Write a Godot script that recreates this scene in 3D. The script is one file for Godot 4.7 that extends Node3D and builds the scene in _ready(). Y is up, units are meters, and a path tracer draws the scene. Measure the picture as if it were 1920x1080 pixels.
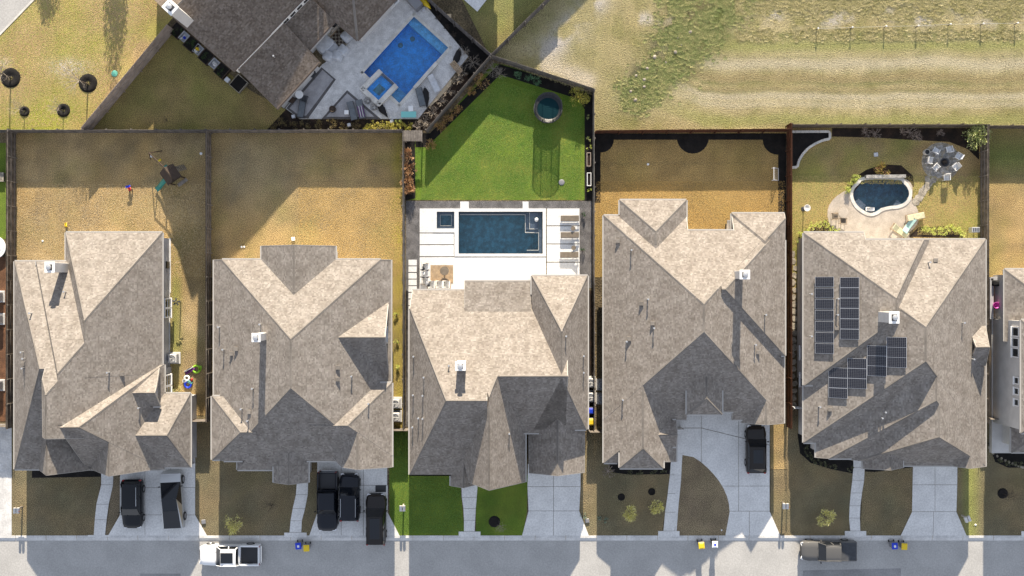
extends Node3D
# A street of houses seen straight down from 98 m. Ground places are read in a 1920-wide plan at 19 units to the metre.
const S := 19.0
const CAM := 98.0
var M := {}
var rng := RandomNumberGenerator.new()
var names := {}
var tex_cache := {}
var roofs := {}
var fn := FastNoiseLite.new()

func _ready():
	rng.seed = 20260
	# ---- camera
	var cam := Camera3D.new()
	cam.name = "camera"
	add_child(cam)
	cam.position = Vector3(0, CAM, 0)
	cam.rotation_degrees = Vector3(-90, 0, 0)
	cam.fov = rad_to_deg(2.0 * atan(540.0 / S / CAM))
	cam.near = 0.5
	cam.far = 2500.0
	cam.current = true
	# ---- sky, sun, exposure
	var env := Environment.new()
	env.background_mode = Environment.BG_SKY
	var sky_mat := ProceduralSkyMaterial.new()
	sky_mat.sky_top_color = Color(0.52, 0.555, 0.62)
	sky_mat.sky_horizon_color = Color(0.82, 0.83, 0.85)
	sky_mat.sky_curve = 0.18
	sky_mat.ground_bottom_color = Color(0.35, 0.33, 0.30)
	sky_mat.ground_horizon_color = Color(0.66, 0.68, 0.70)
	sky_mat.sun_angle_max = 12.0
	sky_mat.energy_multiplier = 0.82
	var sky := Sky.new()
	sky.sky_material = sky_mat
	env.sky = sky
	env.tonemap_mode = Environment.TONE_MAPPER_LINEAR
	env.tonemap_exposure = 2.65
	env.sdfgi_enabled = true
	env.ssao_enabled = true
	env.ssil_enabled = true
	var we := WorldEnvironment.new()
	we.name = "environment"
	we.environment = env
	add_child(we)
	var sun := DirectionalLight3D.new()
	sun.name = "sun"
	add_child(sun)
	sun.light_energy = 1.45
	sun.light_color = Color(1.0, 0.945, 0.86)
	sun.light_angular_distance = 0.5
	sun.shadow_enabled = true
	sun.rotation_degrees = Vector3(-18.6, 178.3, 0)   # low sun at the top of the picture; shadows run down it
	# ---- scene
	fn.seed = 5
	fn.frequency = 0.1
	fn.fractal_octaves = 4
	make_materials()
	build_ground()
	build_paving()
	build_pools()
	build_houses()
	build_fences()
	build_vehicles()
	build_street_things()
	build_yard_things()
	build_patio_things()
	build_plants()

# ================= helpers =================
func P(px, py, h := 0.0) -> Vector3:      # plan place of what stands at height h over the lot
	var k: float = (1.0 - h / CAM) / S
	return Vector3((px - 960.0) * k, h, (py - 540.0) * k)
func P2(px, py, h := 0.0) -> Vector2:
	var k: float = (1.0 - h / CAM) / S
	return Vector2((px - 960.0) * k, (py - 540.0) * k)
func LC(r, g, b, a := 1.0) -> Color:      # real-world (linear) base colour
	var c := Color(r, g, b).linear_to_srgb()
	c.a = a
	return c
func numbered(called: String) -> String:
	var n: int = names.get(called, 0)
	names[called] = n + 1
	return called if n == 0 else "%s_%03d" % [called, n]
func tag(o: Node, label := "", category := "", group := "", kind := ""):
	if label: o.set_meta("label", label)
	if category: o.set_meta("category", category)
	if group: o.set_meta("group", group)
	if kind: o.set_meta("kind", kind)
	return o
func thing(called: String, label: String, category: String, at := Vector3.ZERO, turn := 0.0, group := "") -> Node3D:
	var o := Node3D.new()
	o.name = numbered(called)
	add_child(o)
	o.position = at
	o.rotation.y = turn
	tag(o, label, category, group)
	return o
func struct(called: String) -> Node3D:
	var o := Node3D.new()
	o.name = numbered(called)
	add_child(o)
	o.set_meta("kind", "structure")
	return o
const ORD := ["first", "second", "third", "fourth", "fifth", "sixth", "seventh", "eighth", "ninth", "tenth", "eleventh", "twelfth"]
func ST(smooth := false) -> SurfaceTool:
	var st := SurfaceTool.new()
	st.begin(Mesh.PRIMITIVE_TRIANGLES)
	st.set_smooth_group(0 if smooth else -1)
	return st
func mesh_of(st: SurfaceTool, mat: Material) -> ArrayMesh:
	st.generate_normals()
	var m := st.commit()
	if m.get_surface_count(): m.surface_set_material(0, mat)
	return m
func put(st: SurfaceTool, called: String, mat: Material, parent: Node) -> MeshInstance3D:
	return inst(mesh_of(st, mat), called, parent)
func inst(m: Mesh, called: String, parent: Node, xf := Transform3D.IDENTITY) -> MeshInstance3D:
	var o := MeshInstance3D.new()
	o.mesh = m
	o.transform = xf
	if parent == self:
		o.name = numbered(called)
		add_child(o)
	else:
		o.name = called
		parent.add_child(o, true)
	return o
func copy(o: Node3D, at: Vector3, turn := 0.0, label := "", group := "") -> Node3D:
	var base := String(o.name)
	var c := o.duplicate()
	var re := RegEx.create_from_string("_\\d{3}$")
	c.name = numbered(re.sub(base, ""))
	add_child(c)
	c.position = at
	c.rotation.y = turn
	tag(c, label, "", group)
	return c
func tri(st, a, b, c):
	st.add_vertex(a); st.add_vertex(b); st.add_vertex(c)
func quad(st, a, b, c, d):
	tri(st, a, b, c); tri(st, a, c, d)
func box(st, c: Vector3, s: Vector3, bas := Basis.IDENTITY):
	var h := s / 2.0
	var p := []
	for i in 8: p.append(c + bas * Vector3(h.x if i & 1 else -h.x, h.y if i & 2 else -h.y, h.z if i & 4 else -h.z))
	for f in [[0, 1, 3, 2], [5, 4, 6, 7], [4, 0, 2, 6], [1, 5, 7, 3], [2, 3, 7, 6], [4, 5, 1, 0]]:
		quad(st, p[f[0]], p[f[3]], p[f[2]], p[f[1]])
func cbox(st, c: Vector3, s: Vector3, r: float, bas := Basis.IDENTITY):   # box with chamfered edges
	var h := s / 2.0
	r = minf(r, minf(h.x, minf(h.y, h.z)) * 0.98)
	var V := func(sx, sy, sz, ax):
		return c + bas * Vector3(sx * (h.x - (0.0 if ax == 0 else r)), sy * (h.y - (0.0 if ax == 1 else r)), sz * (h.z - (0.0 if ax == 2 else r)))
	for sg in [-1, 1]:
		quad(st, V.call(sg, -1, -1, 0), V.call(sg, 1, -1, 0), V.call(sg, 1, 1, 0), V.call(sg, -1, 1, 0))
		quad(st, V.call(-1, sg, -1, 1), V.call(1, sg, -1, 1), V.call(1, sg, 1, 1), V.call(-1, sg, 1, 1))
		quad(st, V.call(-1, -1, sg, 2), V.call(1, -1, sg, 2), V.call(1, 1, sg, 2), V.call(-1, 1, sg, 2))
		for sh in [-1, 1]:
			quad(st, V.call(sg, sh, -1, 0), V.call(sg, sh, 1, 0), V.call(sg, sh, 1, 1), V.call(sg, sh, -1, 1))
			quad(st, V.call(sg, -1, sh, 0), V.call(sg, 1, sh, 0), V.call(sg, 1, sh, 2), V.call(sg, -1, sh, 2))
			quad(st, V.call(-1, sg, sh, 1), V.call(1, sg, sh, 1), V.call(1, sg, sh, 2), V.call(-1, sg, sh, 2))
			for sk in [-1, 1]:
				tri(st, V.call(sg, sh, sk, 0), V.call(sg, sh, sk, 1), V.call(sg, sh, sk, 2))
func tube(st, a: Vector3, b: Vector3, ra: float, rb := -1.0, n := 8, caps := true):
	if rb < 0: rb = ra
	var d := (b - a).normalized()
	var u := d.cross(Vector3.UP if absf(d.y) < 0.9 else Vector3.RIGHT).normalized()
	var v := d.cross(u)
	for i in n:
		var t0 := TAU * i / n
		var t1 := TAU * (i + 1) / n
		var o0 := u * cos(t0) + v * sin(t0)
		var o1 := u * cos(t1) + v * sin(t1)
		quad(st, a + o0 * ra, a + o1 * ra, b + o1 * rb, b + o0 * rb)
		if caps:
			tri(st, b, b + o0 * rb, b + o1 * rb)
			tri(st, a, a + o1 * ra, a + o0 * ra)
func lathe(st, c: Vector3, prof: Array, n := 16, bas := Basis.IDENTITY):   # prof: [radius, height] pairs
	for k in prof.size() - 1:
		for i in n:
			var t0 := TAU * i / n
			var t1 := TAU * (i + 1) / n
			var A: Array = prof[k]
			var B: Array = prof[k + 1]
			var a0 := c + bas * Vector3(A[0] * cos(t0), A[1], A[0] * sin(t0))
			var a1 := c + bas * Vector3(A[0] * cos(t1), A[1], A[0] * sin(t1))
			var b0 := c + bas * Vector3(B[0] * cos(t0), B[1], B[0] * sin(t0))
			var b1 := c + bas * Vector3(B[0] * cos(t1), B[1], B[0] * sin(t1))
			if A[0] > 0.0001: tri(st, a0, a1, b1)
			if B[0] > 0.0001: tri(st, a0, b1, b0)
func loft(st, rings: Array, closed := true, caps := true):
	var n: int = rings[0].size()
	for k in rings.size() - 1:
		for i in (n if closed else n - 1):
			var j := (i + 1) % n
			quad(st, rings[k][i], rings[k][j], rings[k + 1][j], rings[k + 1][i])
	if caps:
		for r in [rings[0], rings[-1]]:
			for i in range(1, n - 1): tri(st, r[0], r[i], r[i + 1])
func flat(st, poly: PackedVector2Array, y: float):
	var ix := Geometry2D.triangulate_polygon(poly)
	for i in range(0, ix.size(), 3):
		var a := poly[ix[i]]
		var b := poly[ix[i + 1]]
		var c := poly[ix[i + 2]]
		if (b - a).cross(c - a) < 0:
			var t := b
			b = c
			c = t
		tri(st, Vector3(a.x, y, a.y), Vector3(b.x, y, b.y), Vector3(c.x, y, c.y))
func slab(st, poly: PackedVector2Array, y0: float, y1: float):     # a plate with sides
	flat(st, poly, y1)
	for i in poly.size():
		var a := poly[i]
		var b := poly[(i + 1) % poly.size()]
		quad(st, Vector3(a.x, y0, a.y), Vector3(b.x, y0, b.y), Vector3(b.x, y1, b.y), Vector3(a.x, y1, a.y))
func px(a: Array) -> PackedVector2Array:          # [x, y, x, y ...] in plan units -> metres
	var o := PackedVector2Array()
	for i in range(0, a.size(), 2): o.append(P2(a[i], a[i + 1]))
	return o
func rect(x0, y0, x1, y1) -> PackedVector2Array:
	return px([x0, y0, x1, y0, x1, y1, x0, y1])
func grid_sheet(called: String, poly: PackedVector2Array, y: float, mat: Material, step: float, color: Callable, parent: Node = self):
	var lo := poly[0]
	var hi := poly[0]
	for p in poly:
		lo = lo.min(p)
		hi = hi.max(p)
	var st := ST()
	var x := lo.x
	while x < hi.x:
		var z := lo.y
		while z < hi.y:
			var c := PackedVector2Array([Vector2(x, z), Vector2(x + step, z), Vector2(x + step, z + step), Vector2(x, z + step)])
			var ins := 0
			for p in c:
				if Geometry2D.is_point_in_polygon(p, poly): ins += 1
			var parts: Array = [c] if ins == 4 else Geometry2D.intersect_polygons(c, poly)
			for part in parts:
				var ix := Geometry2D.triangulate_polygon(part)
				for i in ix:
					var p: Vector2 = part[i]
					st.set_color(color.call(p.x * S + 960.0, p.y * S + 540.0))
					st.set_normal(Vector3.UP)
					st.add_vertex(Vector3(p.x, y, p.y))
			z += step
		x += step
	var m := st.commit()
	m.surface_set_material(0, mat)
	var o := inst(m, called, parent)
	if parent == self: o.set_meta("kind", "structure")
	return o

# ================= materials =================
func std(called: String, c: Color, rough := 0.8, metal := 0.0) -> StandardMaterial3D:
	var m := StandardMaterial3D.new()
	m.resource_name = called
	m.albedo_color = c
	m.roughness = rough
	m.metallic = metal
	M[called] = m
	return m
func ramp(a: Array) -> Gradient:
	var g := Gradient.new()
	var off := PackedFloat32Array()
	var cs := PackedColorArray()
	for k in a:
		off.append(k[0])
		cs.append(k[1])
	g.offsets = off
	g.colors = cs
	return g
func noise_tex(sd: int, freq: float, oct: int, cols: Array, size := 512, stretch := 1.0, kind := FastNoiseLite.TYPE_SIMPLEX_SMOOTH) -> NoiseTexture2D:
	var key := str([sd, freq, oct, cols, size, stretch, kind])
	if tex_cache.has(key): return tex_cache[key]
	var n := FastNoiseLite.new()
	n.noise_type = kind
	n.seed = sd
	n.frequency = freq
	n.fractal_octaves = oct
	n.fractal_gain = 0.6
	var t := NoiseTexture2D.new()
	t.width = size
	t.height = int(size / stretch)
	t.seamless = true
	t.noise = n
	if cols: t.color_ramp = ramp(cols)
	tex_cache[key] = t
	return t
func world_map(m: StandardMaterial3D, metres: float, metres2 := 0.0):
	m.uv1_triplanar = true
	m.uv1_world_triplanar = true
	m.uv1_scale = Vector3.ONE / metres
	if metres2 > 0:
		m.uv2_triplanar = true
		m.uv2_world_triplanar = true
		m.uv2_scale = Vector3.ONE / metres2
func grain(m: StandardMaterial3D, sd: int, freq: float, lo: float, hi: float, metres: float, relief := 0.0, coarse := [0.8, 1.0], metres2 := 17.0, size := 512) -> StandardMaterial3D:
	sd = 20 + sd % 2          # few noises, laid at different scales, serve every surface
	lo = snappedf(lo, 0.1)
	metres *= 1.0 + 0.07 * (coarse[0] * 10.0 - 7.0)
	m.albedo_texture = noise_tex(sd, freq, 4, [[0.2, Color(lo, lo, lo)], [0.8, Color(hi, hi, hi)]], size)
	world_map(m, metres, metres2)
	m.detail_enabled = true
	m.detail_blend_mode = BaseMaterial3D.BLEND_MODE_MUL
	m.detail_uv_layer = BaseMaterial3D.DETAIL_UV_2
	var cl := snappedf(coarse[0], 0.05)
	m.detail_albedo = noise_tex(27, 0.012, 5, [[0.25, Color(cl, cl, cl)], [0.75, Color(1, 1, 1)]], 512)
	if relief > 0:
		m.heightmap_enabled = true
		m.heightmap_scale = relief
		m.heightmap_texture = noise_tex(sd, freq, 4, [], size)
	return m
func make_shingles(called: String, tones: Array, sd: int) -> StandardMaterial3D:
	# laminated shingles: 6 m of courses 14 cm high, each tab of its own tone
	var r := RandomNumberGenerator.new()
	r.seed = sd
	var N := 1024
	var im := Image.create(N, N, false, Image.FORMAT_RGB8)
	var hm := Image.create(N, N, false, Image.FORMAT_L8)
	var rows := 42
	for k in rows:
		var y0 := int(k * N / float(rows))
		var y1 := int((k + 1) * N / float(rows))
		var x := 0
		while x < N:
			var w := r.randi_range(14, 42)
			var c: Color = tones[r.randi() % tones.size()]
			c = c * r.randf_range(0.94, 1.06)
			im.fill_rect(Rect2i(x, y0, mini(w, N - x), y1 - y0), c)
			var lift := r.randf_range(0.35, 0.6)
			for yy in range(y0, y1):
				var t := 1.0 - float(yy - y0) / (y1 - y0)
				hm.fill_rect(Rect2i(x, yy, mini(w, N - x), 1), Color(1, 1, 1) * (lift * t + 0.1))
			x += w
	var m := std(called, Color.WHITE, 0.93)
	m.albedo_texture = ImageTexture.create_from_image(im)
	m.uv1_scale = Vector3.ONE / 6.0
	m.heightmap_enabled = true
	m.heightmap_scale = 0.5
	m.heightmap_texture = ImageTexture.create_from_image(hm)
	m.detail_enabled = true
	m.detail_blend_mode = BaseMaterial3D.BLEND_MODE_MUL
	m.detail_uv_layer = BaseMaterial3D.DETAIL_UV_2
	m.uv2_triplanar = true
	m.uv2_world_triplanar = true
	m.uv2_scale = Vector3.ONE / 11.0
	m.detail_albedo = noise_tex(sd + 3, 0.015, 5, [[0.2, Color(0.86, 0.85, 0.84)], [0.8, Color(1, 1, 1)]], 512)
	m.metallic_specular = 0.3
	return m
func make_materials():
	make_shingles("shingle", [LC(.262, .234, .206), LC(.288, .258, .228), LC(.236, .21, .184), LC(.312, .281, .25)], 3)
	make_shingles("shingle_gray", [LC(.258, .233, .208), LC(.284, .258, .231), LC(.232, .209, .186), LC(.309, .281, .253)], 4)
	make_shingles("shingle_brown", [LC(.178, .146, .12), LC(.2, .166, .138), LC(.155, .126, .102), LC(.225, .19, .16)], 5)
	make_shingles("shingle_tan", [LC(.26, .22, .16), LC(.3, .26, .19), LC(.22, .18, .13), LC(.33, .285, .21)], 6)
	grain(std("ridge_cap", LC(.28, .252, .223), 0.95), 11, 0.05, 0.85, 1.0, 3.0)
	std("trim", LC(.31, .285, .255), 0.5)
	std("gutter", LC(.45, .43, .4), 0.45)
	std("trim_brown", LC(.16, .12, .09), 0.6)
	std("trim_white", LC(.8, .8, .79), 0.45)
	grain(std("stucco_white", LC(.72, .7, .67), 0.85), 12, 0.06, 0.9, 1.0, 2.0, 0.15, [0.93, 1.0], 9.0)
	grain(std("stucco_grey", LC(.5, .5, .52), 0.85), 13, 0.06, 0.88, 1.0, 2.0, 0.15, [0.9, 1.0], 9.0)
	grain(std("limestone", LC(.56, .5, .42), 0.9), 14, 0.04, 0.78, 1.0, 3.0, 0.6, [0.85, 1.0], 7.0)
	grain(std("brick_wall", LC(.4, .3, .23), 0.9), 15, 0.05, 0.7, 1.0, 2.0, 0.4, [0.85, 1.0], 7.0)
	var g := std("window_glass", LC(.02, .025, .03), 0.04)
	g.metallic_specular = 0.8
	var g2 := std("car_glass", LC(.008, .01, .014), 0.03)
	g2.metallic_specular = 0.5
	std("solar_cell", LC(.012, .013, .02), 0.18)
	std("solar_line", LC(.42, .43, .45), 0.4, 0.3)
	std("solar_frame", LC(.55, .56, .58), 0.35, 0.5)
	std("metal", LC(.5, .5, .5), 0.35, 0.8)
	std("metal_dark", LC(.08, .08, .085), 0.4, 0.5)
	std("galvanised", LC(.55, .56, .57), 0.45, 0.6)
	std("black", LC(.015, .015, .016), 0.6)
	std("black_plastic", LC(.02, .02, .022), 0.45)
	std("rubber", LC(.018, .018, .018), 0.9)
	std("white_plastic", LC(.78, .78, .77), 0.4)
	std("grey_plastic", LC(.2, .2, .21), 0.5)
	std("blue_plastic", LC(.01, .045, .55), 0.4)
	std("yellow_plastic", LC(.78, .55, .015), 0.4)
	std("green_plastic", LC(.02, .23, .19), 0.45)
	std("lime_plastic", LC(.32, .62, .03), 0.45)
	std("red_plastic", LC(.5, .03, .025), 0.5)
	std("pink_plastic", LC(.55, .06, .38), 0.5)
	std("turquoise_plastic", LC(.2, .55, .52), 0.5)
	std("mat_teal", LC(.01, .04, .05), 0.95).metallic_specular = 0.2
	std("teal_lid", LC(.12, .42, .33), 0.6)
	# ---- ground
	grain(std("grass_straw", Color.WHITE, 1.0), 21, 0.07, 0.5, 1.0, 7.0, 7.0, [0.9, 1.0], 23.0, 1024).vertex_color_use_as_albedo = true
	grain(std("grass_green", Color.WHITE, 1.0), 22, 0.07, 0.6, 1.0, 6.0, 5.0, [0.9, 1.0], 19.0, 1024).vertex_color_use_as_albedo = true
	grain(std("grass_field", Color.WHITE, 1.0), 23, 0.06, 0.5, 1.0, 7.0, 6.0, [0.9, 1.0], 26.0, 1024).vertex_color_use_as_albedo = true
	grain(std("earth", LC(.3, .23, .13), 1.0), 24, 0.07, 0.55, 1.0, 8.0, 6.0, [0.7, 1.0], 31.0)
	grain(std("mulch", LC(.028, .022, .02), 1.0), 25, 0.12, 0.35, 1.0, 4.0, 6.0, [0.6, 1.0], 7.0)
	grain(std("mulch_brown", LC(.075, .042, .026), 1.0), 26, 0.12, 0.4, 1.0, 4.0, 6.0, [0.6, 1.0], 7.0)
	grain(std("gravel_dark", LC(.5, .48, .485), 1.0), 27, 0.16, 0.2, 1.0, 4.5, 7.0, [0.8, 1.0], 8.0)
	grain(std("gravel_red", LC(.42, .2, .1), 1.0), 28, 0.16, 0.4, 1.0, 4.5, 7.0, [0.8, 1.0], 8.0)
	grain(std("road", LC(.47, .46, .44), 0.9), 29, 0.05, 0.86, 1.0, 5.0, 0.25, [0.94, 1.0], 21.0)
	grain(std("road_patch", LC(.34, .335, .33), 0.9), 30, 0.05, 0.86, 1.0, 5.0, 0.25, [0.88, 1.0], 21.0)
	grain(std("concrete", LC(.8, .79, .765), 0.85), 31, 0.04, 0.9, 1.0, 4.0, 0.15, [0.94, 1.0], 13.0)
	grain(std("concrete_light", LC(.72, .71, .69), 0.85), 32, 0.04, 0.9, 1.0, 4.0, 0.15, [0.88, 1.0], 11.0)
	grain(std("concrete_pale", LC(.78, .78, .77), 0.8), 33, 0.04, 0.92, 1.0, 4.0, 0.1, [0.94, 1.0], 9.0)
	grain(std("travertine", LC(.78, .765, .745), 0.8), 34, 0.06, 0.8, 1.0, 3.0, 0.1, [0.92, 1.0], 6.0)
	grain(std("patio_tan", LC(.55, .48, .4), 0.85), 35, 0.05, 0.88, 1.0, 4.0, 0.1, [0.88, 1.0], 8.0)
	grain(std("coping", LC(.72, .69, .63), 0.8), 36, 0.06, 0.88, 1.0, 3.0, 0.1, [0.9, 1.0], 6.0)
	grain(std("flagstone", LC(.55, .53, .5), 0.9), 37, 0.05, 0.7, 1.0, 3.0, 0.5, [0.75, 1.0], 4.0)
	grain(std("flagstone_tan", LC(.6, .53, .42), 0.9), 38, 0.05, 0.7, 1.0, 3.0, 0.5, [0.75, 1.0], 4.0)
	grain(std("deck_grey", LC(.42, .41, .42), 0.8), 39, 0.05, 0.88, 1.0, 3.0, 0.1, [0.9, 1.0], 7.0)
	grain(std("deck_border", LC(.14, .13, .13), 0.8), 40, 0.05, 0.8, 1.0, 3.0, 0.1, [0.9, 1.0], 7.0)
	# ---- wood
	grain(std("fence_wood", LC(.27, .22, .175), 0.9), 41, 0.06, 0.62, 1.0, 1.6, 0.3, [0.7, 1.0], 5.0)
	grain(std("fence_grey", LC(.31, .28, .26), 0.9), 42, 0.06, 0.62, 1.0, 1.6, 0.3, [0.72, 1.0], 5.0)
	grain(std("fence_stained", LC(.17, .058, .022), 0.75), 43, 0.06, 0.7, 1.0, 1.6, 0.3, [0.75, 1.0], 5.0)
	grain(std("fence_rose", LC(.64, .52, .44), 0.85), 44, 0.06, 0.72, 1.0, 1.6, 0.3, [0.8, 1.0], 5.0)
	grain(std("rail_wood", LC(.38, .33, .28), 0.9), 45, 0.06, 0.7, 1.0, 1.6, 0.2, [0.75, 1.0], 5.0)
	grain(std("teak", LC(.52, .37, .22), 0.6), 46, 0.06, 0.75, 1.0, 1.6, 0.2, [0.85, 1.0], 3.0)
	grain(std("dark_wood", LC(.09, .055, .035), 0.7), 47, 0.06, 0.7, 1.0, 1.6, 0.2, [0.8, 1.0], 3.0)
	grain(std("bark", LC(.14, .105, .08), 0.95), 48, 0.1, 0.5, 1.0, 1.0, 0.8, [0.8, 1.0], 3.0)
	grain(std("twig_pale", LC(.6, .52, .43), 0.95), 49, 0.1, 0.7, 1.0, 1.0, 0.4, [0.8, 1.0], 3.0)
	# ---- cloth
	for k in [["cover_grey", LC(.66, .68, .71)], ["cloth_white", LC(.74, .73, .71)], ["cloth_taupe", LC(.2, .165, .125)], ["cloth_charcoal", LC(.07, .075, .085)], ["cloth_grey", LC(.16, .18, .2)], ["cloth_purple", LC(.16, .03, .2)], ["cloth_aqua", LC(.4, .6, .58)], ["cloth_cream", LC(.66, .63, .42)], ["cloth_black", LC(.012, .012, .014)]]:
		var m := grain(std(k[0], k[1], 0.9), 51, 0.06, 0.85, 1.0, 1.4, 0.4, [0.88, 1.0], 3.0)
		m.rim_enabled = true
		m.rim = 0.25
	# ---- plants: colours come from each leaf
	var lf := std("leaf", Color.WHITE, 0.7)
	lf.vertex_color_use_as_albedo = true
	lf.backlight_enabled = true
	lf.backlight = Color(0.3, 0.3, 0.2)
	# ---- pools
	grain(std("plaster_blue", LC(.006, .33, .95), 0.6), 61, 0.05, 0.8, 1.0, 4.0, 0.0, [0.86, 1.0], 5.0)
	grain(std("plaster_light", LC(.1, .46, .88), 0.6), 62, 0.05, 0.8, 1.0, 4.0, 0.0, [0.86, 1.0], 5.0)
	grain(std("plaster_navy", LC(.04, .19, .28), 0.6), 63, 0.05, 0.75, 1.0, 4.0, 0.0, [0.7, 1.0], 5.0)
	grain(std("plaster_slate", LC(.03, .115, .2), 0.6), 64, 0.05, 0.75, 1.0, 4.0, 0.0, [0.7, 1.0], 5.0)
	grain(std("tile_slate", LC(.13, .17, .24), 0.4), 65, 0.12, 0.6, 1.0, 2.0, 0.0, [0.8, 1.0], 3.0)
	var w := std("pool_water", LC(.12, .3, .4, 0.04), 0.02)
	w.metallic_specular = 0.42
	w.transparency = BaseMaterial3D.TRANSPARENCY_ALPHA
	world_map(w, 6.0)
	w.normal_enabled = true
	w.normal_scale = 0.25
	var nt := noise_tex(66, 0.018, 3, [], 512)
	nt.as_normal_map = true
	nt.bump_strength = 6.0
	w.normal_texture = nt
	var gl := std("clear_glass", LC(.6, .75, .75, 0.35), 0.03)
	gl.transparency = BaseMaterial3D.TRANSPARENCY_ALPHA
	# ---- vehicle paint
	for k in [["paint_black", LC(.004, .005, .008)], ["paint_navy", LC(.004, .006, .012)], ["paint_white", LC(.78, .79, .8)], ["paint_grey", LC(.1, .098, .095)], ["paint_bronze", LC(.016, .012, .01)]]:
		var m := std(k[0], k[1], 0.45)
		m.metallic_specular = 0.2
		m.clearcoat_enabled = true
		m.clearcoat = 0.6
		m.clearcoat_roughness = 0.04
	std("steel_panel", LC(.52, .52, .51), 0.32, 0.85)
	std("lamp_clear", LC(.7, .71, .73), 0.1)
	std("lamp_red", LC(.35, .01, .01), 0.15)
	std("chrome", LC(.7, .7, .7), 0.12, 1.0)
	std("wheel_rim", LC(.3, .3, .31), 0.3, 0.8)
# ================= ground, lawns, paving =================
func mixc(a: Color, b: Color, t: float) -> Color:
	return a.lerp(b, clampf(t, 0.0, 1.0))
func nz(x: float, y: float, f := 1.0, sd := 0.0) -> float:     # 0..1 patches, about 10 m at f = 1
	return clampf(0.5 + 0.85 * fn.get_noise_2d(x / S * f + sd * 131.0, y / S * f + sd * 57.0), 0.0, 1.0)
func band(v: float, c: float, w: float) -> float:
	return exp(-pow((v - c) / w, 2.0))
func seg_d(p: Vector2, a: Vector2, b: Vector2) -> float:
	return p.distance_to(Geometry2D.get_closest_point_to_segment(p, a, b))
const STRAW := Color(.73, .505, .215)
const STRAW_PALE := Color(.84, .635, .345)
const STRAW_DULL := Color(.47, .35, .185)
const OLIVE := Color(.42, .42, .1)
func straw_color(x: float, y: float, sd := 0.0, green := 0.25, pale := 0.5) -> Color:
	var c := mixc(STRAW, STRAW_PALE, nz(x, y, 1.2, sd + 1) * 1.6 * pale - 0.3)
	c = mixc(c, STRAW_DULL, nz(x, y, 2.6, sd + 2) * 1.3 - 0.6)
	return mixc(c, OLIVE, (nz(x, y, 1.8, sd + 3) * 2.4 - 1.25) * green)
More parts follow.
